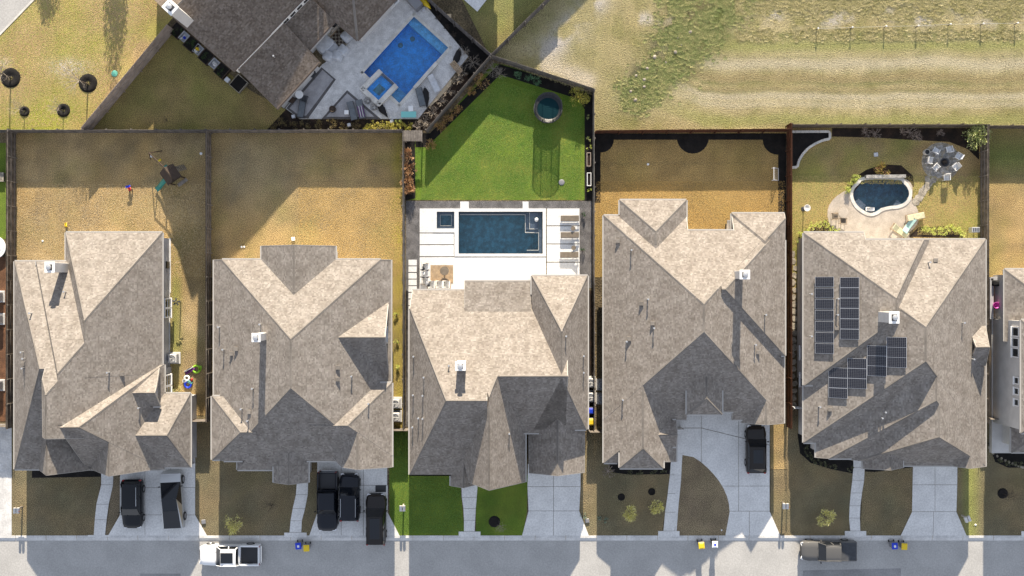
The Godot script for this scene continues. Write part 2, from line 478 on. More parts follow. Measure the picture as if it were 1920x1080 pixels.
func build_ground():
	# base sheet with openings for the pools and the lower road
	var xs := [-12000.0, 676.0, 819.0, 846.0, 852.0, 860.0, 1017.0, 1597.0, 1602.0, 1603.0, 1613.0, 1694.0, 1700.0, 1704.0, 1707.0, 14000.0]
	var ys := [-12000.0, 26.0, 199.0, 336.0, 345.0, 353.0, 383.0, 397.0, 401.0, 428.5, 475.0, 1004.0]
	var holes := [Rect2(676, 26, 170, 173), Rect2(819, 397, 33, 31.5), Rect2(860, 397, 157, 78), Rect2(1613, 336, 81, 9), Rect2(1602, 345, 102, 8), Rect2(1597, 353, 110, 30), Rect2(1603, 383, 97, 18)]
	var st := ST()
	for i in xs.size() - 1:
		for j in ys.size() - 1:
			var mid := Vector2((xs[i] + xs[i + 1]) / 2.0, (ys[j] + ys[j + 1]) / 2.0)
			var open := false
			for h in holes:
				if h.has_point(mid): open = true
			if not open: flat(st, rect(xs[i], ys[j], xs[i + 1], ys[j + 1]), -0.012)
	flat(st, rect(-12000, 1240, 14000, 14000), -0.012)
	tag(put(st, "ground", M.earth, self), "", "", "", "structure")
	# ---- yards
	grid_sheet("lawn", px([-260, 260, 0, 66, 62, 0, 200, -140, 420, -140, 325, 32, 150, 244, -260, 244]), 0.0, M.grass_straw, 0.45, func(x, y):
		var c := mixc(STRAW, STRAW_PALE, nz(x, y, 1.1, 4) * 0.9)
		var g := nz(x, y, 1.4, 5) * 1.3 - 0.45 + band(y, 225, 45) * 0.55
		c = mixc(c, Color(.62, .62, .1), g)
		c = mixc(c, Color(.95, .85, .66), 1.3 * band(x, 128, 34) * band(y, 126, 15) + 0.8 * band(x, 8, 14) * band(y, 118, 10))
		return c)
	grid_sheet("lawn", px([172, 244, 330, 55, 470, 170, 535, 205, 520, 244]), 0.0, M.grass_straw, 0.6, func(x, y): return mixc(STRAW * 0.8, OLIVE, nz(x, y, 1.5, 6) * 0.9))
	grid_sheet("lawn", px([28, 249, 396, 249, 396, 779, 340, 779, 320, 700, 28, 700]), 0.0, M.grass_straw, 0.45, func(x, y):
		var c := straw_color(x, y, 10, 0.25, 0.7)
		var dirt := (nz(x * 3.2, y * 0.7, 1.6, 11) * 2.6 - 1.3) * (band(x, 115, 70) * band(y, 385, 60))
		c = mixc(c, Color(.42, .33, .21), dirt * 1.4)
		c = mixc(c, Color(.45, .5, .1), band(x, 330, 9) * band(y, 600, 130) * 0.8)
		return c)
	grid_sheet("lawn", px([396, 249, 758, 249, 758, 805, 733, 805, 720, 520, 396, 520]), 0.0, M.grass_straw, 0.45, func(x, y):
		var c := straw_color(x, y, 20, 0.35, 0.35)
		c = mixc(c, Color(.5, .43, .27), band(x, 480, 90) * band(y, 320, 80) * 0.6)
		return mixc(c, Color(.62, .52, .08), band(x, 748, 14) * (0.25 + nz(x, y, 4.0, 21) * 0.8))
	)
	grid_sheet("lawn", px([760, 375, 760, 262, 812, 248, 925, 118, 948, 122, 1112, 176, 1112, 375]), 0.0, M.grass_green, 0.4, func(x, y):
		var c := mixc(Color(.17, .3, .026), Color(.25, .36, .035), nz(x, y, 2.0, 30))
		c = mixc(c, Color(.4, .42, .07), (nz(x, y, 2.6, 31) * 2.2 - 1.15) * 0.8 + band(y, 372, 12) * 0.35)
		return mixc(c, Color(.11, .26, .02), (nz(x, y, 5.0, 32) * 2.0 - 1.0) * 0.8))
	grid_sheet("lawn", px([1114, 248, 1474, 248, 1474, 470, 1474, 880, 1445, 880, 1440, 450, 1160, 420, 1132, 520, 1114, 520]), 0.0, M.grass_straw, 0.45, func(x, y):
		return mixc(straw_color(x, y, 40, 0.3, 0.35), Color(.72, .47, .14), 0.5 if y < 560.0 else 0.0))
	grid_sheet("lawn", px([1476, 238, 1838, 238, 1838, 470, 1712, 470, 1712, 331, 1597, 331, 1597, 470, 1500, 470, 1500, 560, 1476, 560]), 0.0, M.grass_straw, 0.45, func(x, y):
		var c := straw_color(x, y, 50, 0.5, 0.35)
		return mixc(c, Color(.5, .55, .1), (nz(x, y, 1.3, 51) * 1.4 - 0.55 + band(x, 1800, 40) * band(y, 415, 30) + band(x, 1490, 16) * band(y, 430, 40)) * 0.7))
	grid_sheet("lawn", px([1838, 238, 2100, 238, 2100, 700, 1850, 700]), 0.0, M.grass_straw, 0.45, func(x, y):
		return mixc(straw_color(x, y, 60, 0.35, 0.3), Color(.2, .3, .05), band(y, 290, 45) * 0.75))
	grid_sheet("lawn", px([798, -140, 1160, -140, 1035, -4, 920, 108]), 0.0, M.grass_straw, 0.5, func(x, y):
		return mixc(straw_color(x, y, 70, 0.5, 0.5), Color(.3, .36, .1), 0.45 + nz(x, y, 2.0, 71) * 0.4))
	# ---- the open field behind the back fences
	grid_sheet("field", px([920, 108, 1035, -4, 1190, -160, 2300, -160, 2300, 236, 1478, 236, 1476, 244, 1114, 248, 1113, 172]), 0.0, M.grass_field, 0.36, field_color)
	# ---- front lawns
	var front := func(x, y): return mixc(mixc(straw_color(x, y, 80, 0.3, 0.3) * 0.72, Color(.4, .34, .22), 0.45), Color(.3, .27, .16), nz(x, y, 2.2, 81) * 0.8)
	grid_sheet("lawn", px([22, 780, 198, 780, 178, 1004, 22, 1004]), 0.0, M.grass_straw, 0.5, front)
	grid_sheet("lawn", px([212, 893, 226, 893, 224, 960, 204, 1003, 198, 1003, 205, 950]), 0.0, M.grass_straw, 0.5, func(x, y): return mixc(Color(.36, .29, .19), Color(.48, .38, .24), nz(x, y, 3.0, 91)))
	grid_sheet("lawn", px([365, 780, 400, 780, 560, 870, 545, 1004, 388, 1004, 365, 960]), 0.0, M.grass_straw, 0.5, front)
	grid_sheet("lawn", px([568, 885, 596, 885, 596, 960, 582, 1004, 560, 1004]), 0.0, M.grass_straw, 0.5, front)
	grid_sheet("lawn", px([1103, 800, 1136, 800, 1260, 870, 1240, 1004, 1103, 1004, 1085, 960]), 0.0, M.grass_straw, 0.5, front)
	grid_sheet("lawn", px([1475, 780, 1502, 780, 1600, 870, 1592, 1004, 1463, 1004, 1445, 970, 1445, 881, 1475, 881]), 0.0, M.grass_straw, 0.5, front)
	grid_sheet("lawn", px([1618, 860, 1712, 870, 1710, 960, 1688, 1004, 1614, 1004]), 0.0, M.grass_straw, 0.5, front)
	grid_sheet("lawn", px([1795, 870, 1850, 700, 2100, 700, 2100, 1004, 1808, 1004, 1792, 960]), 0.0, M.grass_straw, 0.5, func(x, y):
		return mixc(front.call(x, y), Color(.5, .55, .12), band(x, 1820, 14) * 0.7))
	var turf := func(x, y): return mixc(Color(.15, .27, .024), Color(.26, .35, .04), nz(x, y, 3.0, 85))
	grid_sheet("lawn", px([730, 806, 770, 806, 860, 880, 872, 1004, 748, 1004, 730, 965]), 0.0, M.grass_green, 0.4, turf)
	grid_sheet("lawn", px([893, 900, 990, 890, 988, 960, 980, 1004, 892, 1004]), 0.0, M.grass_green, 0.4, turf)
	grid_sheet("lawn", px([-60, 268, 22, 268, 22, 448, -60, 448]), 0.0, M.grass_green, 0.5, turf)
	# the front island inside the curved drive
	var isl := PackedVector2Array([P2(1279, 853)])
	for k in 9:
		var t := k / 8.0
		isl.append(P2(lerpf(1300, 1368, sin(t * PI / 2)), lerpf(857, 960, pow(t, 1.2))))
	for p in [[1360, 1004], [1268, 1004], [1272, 950], [1277, 900]]: isl.append(P2(p[0], p[1]))
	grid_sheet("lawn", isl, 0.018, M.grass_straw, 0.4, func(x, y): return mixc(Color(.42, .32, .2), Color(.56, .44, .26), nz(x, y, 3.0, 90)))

func field_color(x: float, y: float) -> Color:
	var u := nz(x, y, 0.8, 101)
	var v := nz(x, y * 3.0, 0.7, 102)
	var c := mixc(mixc(Color(.72, .6, .28), Color(.92, .78, .43), v), Color(.5, .46, .16), (nz(x, y, 3.2, 112) * 2.0 - 0.85) * 0.75)
	# mown swathes running along the fence
	if x > 1200:
		var k := clampf((x - 1200.0) / 120.0, 0, 1)
		var yy := y + (u - 0.5) * 10.0 + (1.0 - k) * 40.0
		c = mixc(c, Color(.6, .6, .2), k * (band(yy, 84, 12) * 0.85 + band(yy, 222, 9) * 0.7 + band(yy, 232, 6) * 0.5))
		c = mixc(c, Color(.93, .82, .55), k * (band(yy, 118, 13) + band(yy, 180, 9) + 0.7 * band(yy, 196, 6)))
		c = mixc(c, Color(.62, .5, .24), k * (band(yy, 146, 10) * 0.95 + band(yy, 168, 5) * 0.75))
		c = mixc(c, Color(.36, .37, .13), k * (band(yy, 155, 3.0) + band(yy, 171, 2.5) + band(yy, 104, 2) * 0.5) * v)
		c = mixc(c, Color(.5, .46, .2), k * band(y, 8, 22) * nz(x, y, 5.0, 103) * 1.1)
		c = mixc(c, Color(.95, .86, .7), band(y, 28 + 10 * u, 15) * (nz(x, y, 2.6, 104) * 2.4 - 0.9))
		c = mixc(c, Color(.4, .42, .14), band(y, 66, 6) * (0.4 + nz(x, y, 4.0, 105) * 0.5))
	# rough green swale running down from the top
	var d := seg_d(Vector2(x, y), Vector2(1400, -20), Vector2(1190, 190))
	c = mixc(c, Color(.24, .29, .06), band(d, 0, 34) * (0.3 + nz(x, y, 2.6, 106) * 0.95) * clampf((1500.0 - x) / 120.0, 0, 1))
	var d2 := seg_d(Vector2(x, y), Vector2(1290, -10), Vector2(1290, 60))
	c = mixc(c, Color(.36, .31, .12), band(d2, 0, 52) * (0.25 + nz(x, y, 2.4, 107)) * 0.95)
	var d3 := seg_d(Vector2(x, y), Vector2(1270, 55), Vector2(1190, 150))
	c = mixc(c, Color(.2, .19, .09), band(d3, 0, 20) * clampf(nz(x, y, 4.5, 111) * 3.0 - 1.1, 0, 1))
	# bare caliche and dry straw near the corner of the green yard
	c = mixc(c, Color(.62, .55, .26), clampf((1190.0 - x) / 90.0, 0, 1) * 0.6 * (0.5 + 0.7 * nz(x, y, 1.8, 108)))
	c = mixc(c, Color(.98, .9, .8), clampf((nz(x, y, 2.6, 109) * 2.6 - 0.75), 0, 1) * band(seg_d(Vector2(x, y), Vector2(1118, 0), Vector2(1000, 128)), 0, 24))
	c = mixc(c, Color(1.0, .88, .66), 1.3 * band(seg_d(Vector2(x, y), Vector2(1030, 118), Vector2(1100, 152)), 0, 16) * (0.4 + nz(x, y, 3.0, 110)))
	return c

func slabs(called: String, list: Array, mat: Material, y0 := -0.1, y1 := 0.03, piece := "slab") -> Node3D:   # each panel is its own piece
	var o := struct(called)
	for a in list:
		var st := ST()
		slab(st, px(a), y0, y1)
		put(st, piece, mat, o)
	return o
func build_paving():
	# ---- street
	var st := ST()
	flat(st, rect(-12000, 1012, 14000, 1240), -0.1)
	tag(put(st, "road", M.road, self), "", "", "", "structure")
	st = ST()
	flat(st, px([1506, 1070, 1690, 1066, 1690, 1130, 1506, 1130]), -0.096)
	flat(st, px([262, 1076, 338, 1076, 338, 1130, 262, 1130]), -0.096)
	tag(put(st, "road_patch", M.road_patch, self), "", "", "", "structure")
	var kerb := struct("kerb")
	var kx := -200.0
	while kx < 2200.0:
		st = ST()
		var a := P2(kx + 0.35, 0).x
		var b := P2(kx + 57.0, 0).x
		var z0 := P2(0, 1004).y
		var z1 := P2(0, 1008.5).y
		var z2 := P2(0, 1014).y
		quad(st, Vector3(a, 0.03, z0), Vector3(b, 0.03, z0), Vector3(b, 0.03, z1), Vector3(a, 0.03, z1))
		quad(st, Vector3(a, 0.03, z1), Vector3(b, 0.03, z1), Vector3(b, -0.096, z2), Vector3(a, -0.096, z2))
		quad(st, Vector3(a, -0.1, z0), Vector3(b, -0.1, z0), Vector3(b, 0.03, z0), Vector3(a, 0.03, z0))
		put(st, "kerb_stone", M.concrete_light, kerb)
		kx += 57.3
	# street corner, top left
	st = ST()
	slab(st, px([-400, 462, 0, 62, 60, 0, 400, -340, -400, -340]), -0.1, 0.02)
	tag(put(st, "road", M.road, self), "", "", "", "structure")
	st = ST()
	slab(st, px([-400, 469, 0, 67, 65, 0, 405, -340, 400, -340, 60, 0, 0, 62, -400, 462]), -0.1, 0.05)
	tag(put(st, "kerb", M.coping, self), "", "", "", "structure")
	# ---- driveways, each slab a piece of its own (joints are real gaps)
	slabs("driveway", [[-80, 795, 22, 795, 22, 1004, -80, 1004]], M.concrete_light)
	slabs("driveway", [[226, 840, 271.5, 840, 271.5, 913.5, 225, 913.5], [272.2, 840, 319, 840, 319, 913.5, 272.2, 913.5], [319.7, 840, 366, 840, 366, 913.5, 319.7, 913.5],
		[225, 914.2, 271.5, 914.2, 271.5, 965, 225, 965], [272.2, 914.2, 365.8, 914.2, 365.8, 965, 272.2, 965],
		[225, 965.7, 271.5, 965.7, 271.5, 1004, 203, 1004], [272.2, 965.7, 365.8, 965.7, 388, 1004, 272.2, 1004]], M.concrete)
	slabs("driveway", [[595, 850, 639.5, 850, 639.5, 909.5, 595, 909.5], [640.2, 850, 681, 850, 681, 909.5, 640.2, 909.5], [681.7, 850, 726, 850, 726, 909.5, 681.7, 909.5],
		[595, 910.2, 639.5, 910.2, 639.5, 960.5, 595, 960.5], [640.2, 910.2, 681, 910.2, 681, 960.5, 640.2, 960.5], [681.7, 910.2, 727, 910.2, 727, 960.5, 681.7, 960.5],
		[595, 961.2, 639.5, 961.2, 639.5, 1004, 580, 1004], [640.2, 961.2, 681, 961.2, 681, 1004, 640.2, 1004], [681.7, 961.2, 727, 961.2, 749, 1004, 681.7, 1004]], M.concrete)
	slabs("driveway", [[990, 870, 1037.5, 870, 1037.5, 912, 989, 912], [1038.2, 870, 1088.5, 870, 1088.5, 912, 1038.2, 912],
		[989, 912.7, 1037.5, 912.7, 1037.5, 957.5, 991, 957.5], [1038.2, 912.7, 1088.5, 912.7, 1086, 957.5, 1038.2, 957.5],
		[991, 958.2, 1037.5, 958.2, 1037.5, 1004, 979, 1004], [1038.2, 958.2, 1086, 958.2, 1104, 1004, 1038.2, 1004]], M.concrete)
	# the wide drive that swings round the front island
	slabs("driveway", [[1266, 740, 1314.6, 740, 1314.6, 802, 1266, 802], [1315.3, 740, 1384.6, 740, 1384.6, 819, 1315.3, 802], [1385.3, 740, 1443, 740, 1443, 834, 1385.3, 819],
		[1266, 803, 1314.6, 803, 1314.6, 1004, 1266, 1004], [1315.3, 803, 1384.6, 820, 1384.6, 911, 1315.3, 911], [1385.3, 820, 1443, 835, 1443, 911, 1385.3, 911],
		[1315.3, 911.7, 1384.6, 911.7, 1384.6, 958, 1315.3, 958], [1385.3, 911.7, 1443, 911.7, 1443, 958, 1385.3, 958],
		[1315.3, 958.7, 1404.6, 958.7, 1404.6, 1004, 1315.3, 1004], [1405.3, 958.7, 1443, 958.7, 1463, 1004, 1405.3, 1004]], M.concrete, -0.1, 0.012)
	slabs("driveway", [[1712, 860, 1752.6, 860, 1752.6, 908.6, 1711, 908.6], [1753.3, 860, 1795, 860, 1794.5, 908.6, 1753.3, 908.6],
		[1711, 909.3, 1752.6, 909.3, 1752.6, 959, 1710, 959], [1753.3, 909.3, 1794.5, 909.3, 1793, 959, 1753.3, 959],
		[1710, 959.7, 1750, 959.7, 1749, 1004, 1689, 1004], [1750.7, 959.7, 1793, 959.7, 1812, 1004, 1749.7, 1004]], M.concrete)
	# ---- front walks
	slabs("path", [[190, 880, 213, 880, 212, 908.5, 190, 908.5], [190, 909.1, 212, 909.1, 204, 945, 181, 945], [181, 945.6, 204, 945.6, 200, 974, 178, 974], [178, 974.6, 200, 974.6, 197, 1003, 176, 1003], [165, 1003.2, 207, 1003.2, 207, 1006, 165, 1006]], M.concrete, -0.1, 0.035)
	slabs("path", [[557, 900, 578, 900, 577, 927, 555, 927], [555, 927.6, 577, 927.6, 572, 953, 549, 953], [549, 953.6, 572, 953.6, 566, 976, 545, 976], [545, 976.6, 566, 976.6, 565, 998, 543, 998], [533, 998.6, 575, 998.6, 575, 1007, 533, 1007]], M.concrete, -0.1, 0.035)
	slabs("path", [[865, 900, 896, 900, 894, 932, 866, 932], [866, 932.6, 894, 932.6, 892, 953, 869, 953], [869, 953.6, 892, 953.6, 891, 975, 870, 975], [870, 975.6, 891, 975.6, 890, 996, 870, 996], [860, 996.6, 901, 996.6, 901, 1006, 860, 1006]], M.concrete, -0.1, 0.035)
	slabs("path", [[1259, 850, 1279.6, 850, 1277, 890, 1256, 890], [1256, 890.6, 1277, 890.6, 1272, 925, 1252, 925], [1252, 925.6, 1272, 925.6, 1268, 960, 1247, 960], [1247, 960.6, 1268, 960.6, 1265, 995, 1244, 995], [1234, 995.6, 1274, 995.6, 1274, 1006, 1234, 1006]], M.concrete, -0.1, 0.035)
	slabs("path", [[1600, 850, 1621, 850, 1621, 876, 1600, 876], [1600, 876.6, 1621, 876.6, 1620, 900, 1598, 900], [1598, 900.6, 1620, 900.6, 1616, 924, 1595, 924], [1595, 924.6, 1616, 924.6, 1613, 948, 1593, 948], [1593, 948.6, 1613, 948.6, 1612, 971, 1592, 971], [1592, 971.6, 1612, 971.6, 1613, 995, 1594, 995], [1584, 995.6, 1624, 995.6, 1624, 1006, 1584, 1006]], M.concrete, -0.1, 0.035)
	slabs("path", [[1915, 996, 1960, 996, 1960, 1006, 1915, 1006]], M.concrete, -0.1, 0.035)
	# covered stoops and porch floors
	slabs("porch", [[1262, 690, 1385, 690, 1385, 739, 1262, 739]], M.concrete)
	# ---- planting beds and gravel
	var beds := [
		["flower_bed", M.mulch, [760, 376, 760, 250, 778, 250, 779, 372]], ["flower_bed", M.mulch, [779, 250, 806, 250, 936, 120, 1112, 174, 1112, 376, 1096, 376, 1096, 205, 1085, 186, 938, 140, 800, 276, 779, 276]],
		["flower_bed", M.mulch, [800, -6, 920, 108, 880, 150, 862, 128, 880, 108, 838, 70, 778, 0]],
		["flower_bed", M.mulch_brown, [500, 244, 536, 205, 562, 224, 780, 224, 822, 186, 870, 132, 892, 140, 800, 244]],
		["flower_bed", M.mulch, "arcs"],
		["flower_bed", M.mulch_brown, [1560, 240, 1836, 240, 1836, 300, 1815, 280, 1780, 266, 1700, 262, 1640, 258, 1560, 256]],
		["flower_bed", M.mulch_brown, [1592, 352, 1606, 330, 1625, 318, 1655, 308, 1690, 310, 1712, 330, 1714, 350, 1700, 352, 1700, 336, 1620, 336, 1600, 362, 1594, 372, 1586, 370]],
		["flower_bed", M.mulch_brown, [1496, 445, 1548, 412, 1575, 434, 1506, 470]], ["flower_bed", M.mulch_brown, [1704, 444, 1722, 426, 1770, 424, 1806, 436, 1806, 446]],
		["flower_bed", M.mulch, [1495, 812, 1530, 830, 1600, 865, 1600, 888, 1560, 880, 1520, 868, 1500, 850]], ["flower_bed", M.mulch, [1622, 870, 1712, 862, 1712, 876, 1640, 885, 1622, 884]],
		["flower_bed", M.mulch, [1852, 830, 2000, 840, 2000, 876, 1890, 877, 1866, 866]], ["flower_bed", M.mulch, [1135, 860, 1262, 860, 1256, 889, 1180, 890, 1150, 886]],
		["flower_bed", M.mulch, [60, 880, 190, 870, 190, 894, 60, 896]], 
		["gravel_strip", M.gravel_dark, [761, 377, 1110, 377, 1110, 540, 1086, 540, 1086, 391, 787, 391, 787, 545, 766, 545, 761, 800]],
		["gravel_strip", M.gravel_dark, [761, 545, 770, 545, 770, 800, 761, 800]], ["gravel_strip", M.gravel_red, [-60, 482, 18, 482, 18, 790, -60, 790]],
		["gravel_strip", M.mulch_brown, [1103, 545, 1112, 545, 1112, 800, 1103, 800]]]
	for b in beds:
		st = ST()
		var bed := PackedVector2Array()
		if b[2] is String:        # a strip along two fences with rounded bays
			bed = px([1114, 250, 1474, 250, 1474, 530, 1459, 530, 1459, 262, 1126, 262, 1126, 380, 1114, 380])
			for q in [[1299, 258, 30], [1127, 262, 24], [1458, 262, 28]]:
				var disc := PackedVector2Array()
				for k in 24: disc.append(P2(clampf(q[0] + q[2] * cos(TAU * k / 24), 1114.2, 1473.8), maxf(250.2, q[1] + q[2] * sin(TAU * k / 24))))
				bed = Geometry2D.merge_polygons(bed, disc)[0]
		else: bed = px(b[2])
		flat(st, bed, 0.008)
		tag(put(st, b[0], b[1], self), "", "", "", "structure")
	for q in [[20, 146, 19], [165, 156, 18], [46, 209, 10], [119, 207, 13]]:      # mulch rings of the young trees, a raised saucer each
		st = ST(true)
		var prof := []
		for k in 7: prof.append([q[2] / S * (1.0 - k / 6.0), [0.0, 0.1, 0.14, 0.09, 0.03, 0.01, 0.01][k]])
		lathe(st, P(q[0], q[1]), prof, 20)
		tag(put(st, "mulch_ring", M.mulch, self), "dark ring of mulch round a young bare tree, %s" % {20: "at the frame edge", 165: "beside the slanting fence", 46: "the smallest of four", 119: "small, near the back fence"}[q[0]], "mulch ring", "mulch rings of the young trees")
	for q in [[927, 978, 11], [1165, 932, 7], [1222, 922, 7], [1880, 925, 10]]:
		st = ST(true)
		lathe(st, P(q[0], q[1]), [[q[2] / S, 0.0], [q[2] / S * 0.8, 0.09], [q[2] / S * 0.4, 0.06], [0.0, 0.05]], 16)
		tag(put(st, "mulch_ring", M.mulch, self), "small dark mulch ring in a front lawn, %s" % {927: "on green turf", 1165: "beside the yellow sapling", 1222: "nearest the curved drive", 1880: "at the frame edge"}[q[0]], "mulch ring", "mulch rings in the front lawns")
	# ---- white slab patio of the middle house
	slabs("patio", [[787, 391, 812, 391, 812, 436, 787, 436], [787, 437.6, 851, 437.6, 851, 458, 787, 458], [787, 459.6, 851, 459.6, 851, 480.5, 787, 480.5],
		[787, 482.2, 1023.6, 482.2, 1023.6, 545, 787, 545], [1025.4, 391, 1086.5, 391, 1086.5, 422.6, 1025.4, 422.6], [1025.4, 424.2, 1086.5, 424.2, 1086.5, 456.6, 1025.4, 456.6],
		[1025.4, 458.2, 1086.5, 458.2, 1086.5, 490.8, 1025.4, 490.8], [1025.4, 492.4, 1086.5, 492.4, 1086.5, 520, 1025.4, 520], [863, 378, 879, 378, 879, 391, 863, 391], [980, 378, 991, 378, 991, 391, 980, 391]], M.concrete_pale, -0.05, 0.05)
	var step := struct("stepping_stones")
	for k in 12:
		st = ST()
		slab(st, rect(766, 487 + k * 12.4, 781.5, 497.6 + k * 12.4), -0.02, 0.05)
		put(st, "slab", M.concrete_pale, step)
	# stone path between the right-hand houses, and flagstones to the fire circle
	var fs := struct("stepping_stones")
	for k in 22:
		stone(fs, 1488 + rng.randf_range(-3, 3), 476 + k * 13.5, rng.randf_range(5.5, 7.5), M.flagstone_tan)
	var fp := struct("stepping_stones")
	for q in [[1717, 378, 8], [1723, 370, 9], [1730, 360, 9.5], [1736, 352, 8], [1742, 343, 8], [1738, 335, 6], [1750, 338, 6]]: stone(fp, q[0], q[1], q[2], M.flagstone_tan)
	var fc := struct("fire_circle_paving")
	st = ST()
	var ring := PackedVector2Array()
	for k in 28: ring.append(P2(1764 + 36 * cos(TAU * k / 28), 303 + 36 * sin(TAU * k / 28)))
	flat(st, ring, 0.006)
	put(st, "bedding", M.flagstone_tan, fc)
	for a in [[0, 0], [14, 6], [25, 12]]:
		var n: int = maxi(1, a[1])
		for k in n:
			var t := TAU * (k + 0.3 * rng.randf()) / n
			stone(fc, 1764 + a[0] * cos(t), 303 + a[0] * sin(t), 7.0, M.flagstone)
	# stone edging of the corner planter
	st = ST()
func stone(parent: Node, cx: float, cy: float, r: float, mat: Material):
	var poly := PackedVector2Array()
	var n := rng.randi_range(5, 7)
	for k in n:
		var t := TAU * (k + rng.randf_range(-0.25, 0.25)) / n
		poly.append(P2(cx + r * cos(t) * rng.randf_range(0.85, 1.08), cy + r * sin(t) * rng.randf_range(0.85, 1.08)))
	var st := ST()
	slab(st, poly, -0.02, 0.03 + rng.randf() * 0.02)
	put(st, "stone", mat, parent)

# ================= pools =================
func clip_halves(outer: PackedVector2Array, hole: PackedVector2Array, a: Vector2, b: Vector2) -> Array:   # outer minus hole, cut along a-b so that no piece has a hole
	var d := (b - a).normalized()
	var n := Vector2(-d.y, d.x)
	var out := []
	for sg in [-1.0, 1.0]:
		var half := PackedVector2Array([a - d * 200, b + d * 200, b + d * 200 + n * 200 * sg, a - d * 200 + n * 200 * sg])
		for piece in Geometry2D.intersect_polygons(outer, half):
			for q in Geometry2D.clip_polygons(piece, hole): out.append(q)
	return out
func basin(parent: Node, poly: PackedVector2Array, y0: float, y1: float, mat: Material, called := "basin"):
	var st := ST()
	flat(st, poly, y0)
	for i in poly.size():
		var a := poly[i]
		var b := poly[(i + 1) % poly.size()]
		quad(st, Vector3(a.x, y0, a.y), Vector3(b.x, y0, b.y), Vector3(b.x, y1, b.y), Vector3(a.x, y1, a.y))
	put(st, called, mat, parent)
func sheet(parent: Node, poly: PackedVector2Array, y: float, mat: Material, called: String):
	var st := ST()
	flat(st, poly, y)
	put(st, called, mat, parent)
func plate(parent: Node, poly: PackedVector2Array, y0: float, y1: float, mat: Material, called: String):
	var st := ST()
	slab(st, poly, y0, y1)
	put(st, called, mat, parent)
func build_pools():
	# ---- bright blue pool at the slanted house
	var pool := px([776, 27, 845, 89, 749, 198, 728, 178, 744, 159, 718, 137, 699, 156, 678, 136])
	var deck := px([636, 84, 762, -30, 790, 0, 878, 106, 784, 223, 562, 223, 535, 203, 603, 122, 640, 95])
	var o := struct("patio")
	for q in clip_halves(deck, pool, P2(811, 58), P2(714, 168)):
		var st := ST()
		slab(st, q, -0.3, 0.02)
		put(st, "paving", M.travertine, o)
	var wp := thing("swimming_pool", "bright blue rectangular pool with attached square spa on pale slanted patio", "swimming pool", Vector3.ZERO)
	basin(wp, pool, -1.3, 0.02, M.plaster_blue)
	plate(wp, px([776, 28, 844, 89, 832, 103, 764, 42]), -1.3, -0.42, M.plaster_light, "tanning_ledge")
	for k in 3:
		var f := 10.0 + k * 7.0
		plate(wp, px([749, 197, 729, 178, 729 + 0.66 * f, 178 - 0.75 * f, 749 + 0.66 * f, 197 - 0.75 * f]), -1.29, -0.35 - 0.25 * k - 0.001, M.plaster_light, "step")
	sheet(wp, pool, -0.12, M.pool_water, "water")
	for q in [[776, 27, 845, 89], [845, 89, 749, 198], [678, 136, 776, 27], [699, 156, 678, 136], [728, 178, 749, 198]]:
		strip(wp, P2(q[0], q[1]), P2(q[2], q[3]), 0.34, 0.02, 0.05, M.coping, "coping")
	# spa
	strip(wp, P2(713, 136), P2(681, 168), 0.5, 0.0, 0.42, M.coping, "spa_wall")
	strip(wp, P2(681, 168), P2(711, 196), 0.5, 0.0, 0.42, M.coping, "spa_wall")
	strip(wp, P2(711, 196), P2(742, 163), 0.5, 0.0, 0.42, M.coping, "spa_wall")
	strip(wp, P2(718, 141), P2(740, 160), 0.22, -0.3, 0.3, M.tile_slate, "spillway")
	plate(wp, px([715, 142, 739, 162, 711, 193, 685, 168]), 0.0, 0.08, M.plaster_blue, "spa_bench")
	plate(wp, px([711, 157, 723, 167, 711, 180, 699, 170]), 0.08, 0.082, M.plaster_navy, "spa_well")
	sheet(wp, px([715, 142, 739, 162, 711, 193, 685, 168]), 0.26, M.pool_water, "spa_water")
	strip(wp, P2(818, 121), P2(779, 165), 0.35, 0.02, 0.45, M.coping, "low_wall")
	for q in [[771, 67], [748, 79]]:
		var st := ST()
		lathe(st, P(q[0], q[1], 0) + Vector3(0, -1.29, 0), [[0.0, 0.04], [0.22, 0.04], [0.26, 0.0]], 14)
		put(st, "drain", M.plaster_navy, wp)
	# grey deck panels with dark borders
	for q in [[[603, 126, 630, 149, 578, 222, 560, 222, 537, 203], [605, 131, 625, 149, 574, 217, 562, 217, 543, 203]], [[651, 169, 714, 223, 603, 223], [651, 175, 702, 219, 612, 219]]]:
		var d := struct("deck_panel")
		plate(d, px(q[0]), 0.0, 0.028, M.deck_border, "border")
		plate(d, px(q[1]), 0.028, 0.036, M.deck_grey, "panel")
	# ---- dark blue pool of the middle house
	var p3 := rect(860, 397, 1017, 475)
	o = struct("pool_coping")
	for q in [[812, 391, 1023.6, 391, 1023.6, 397, 812, 397], [852, 475.5, 1023.6, 475.5, 1023.6, 481, 852, 481], [1017.5, 397, 1023.6, 397, 1023.6, 475.5, 1017.5, 475.5], [852, 397, 860, 397, 860, 475.5, 852, 475.5], [812, 428.5, 852, 428.5, 852, 436, 812, 436], [812, 397, 819, 397, 819, 428.5, 812, 428.5]]:
		var st := ST()
		slab(st, px(q), -0.3, 0.09)
		put(st, "coping", M.concrete_pale, o)
	wp = thing("swimming_pool", "dark blue rectangular pool with square spa between white concrete slabs", "swimming pool")
	basin(wp, p3, -1.4, 0.09, M.plaster_navy)
	for q in [[861, 398, 1016, 402, -0.5], [1010, 402, 1016, 474, -0.5], [985, 402, 992, 436, -0.45], [985, 430, 1010, 436, -0.45], [988, 469, 1016, 474, -0.45]]:
		plate(wp, rect(q[0], q[1], q[2], q[3]), -1.4, q[4], M.tile_slate, "bench")
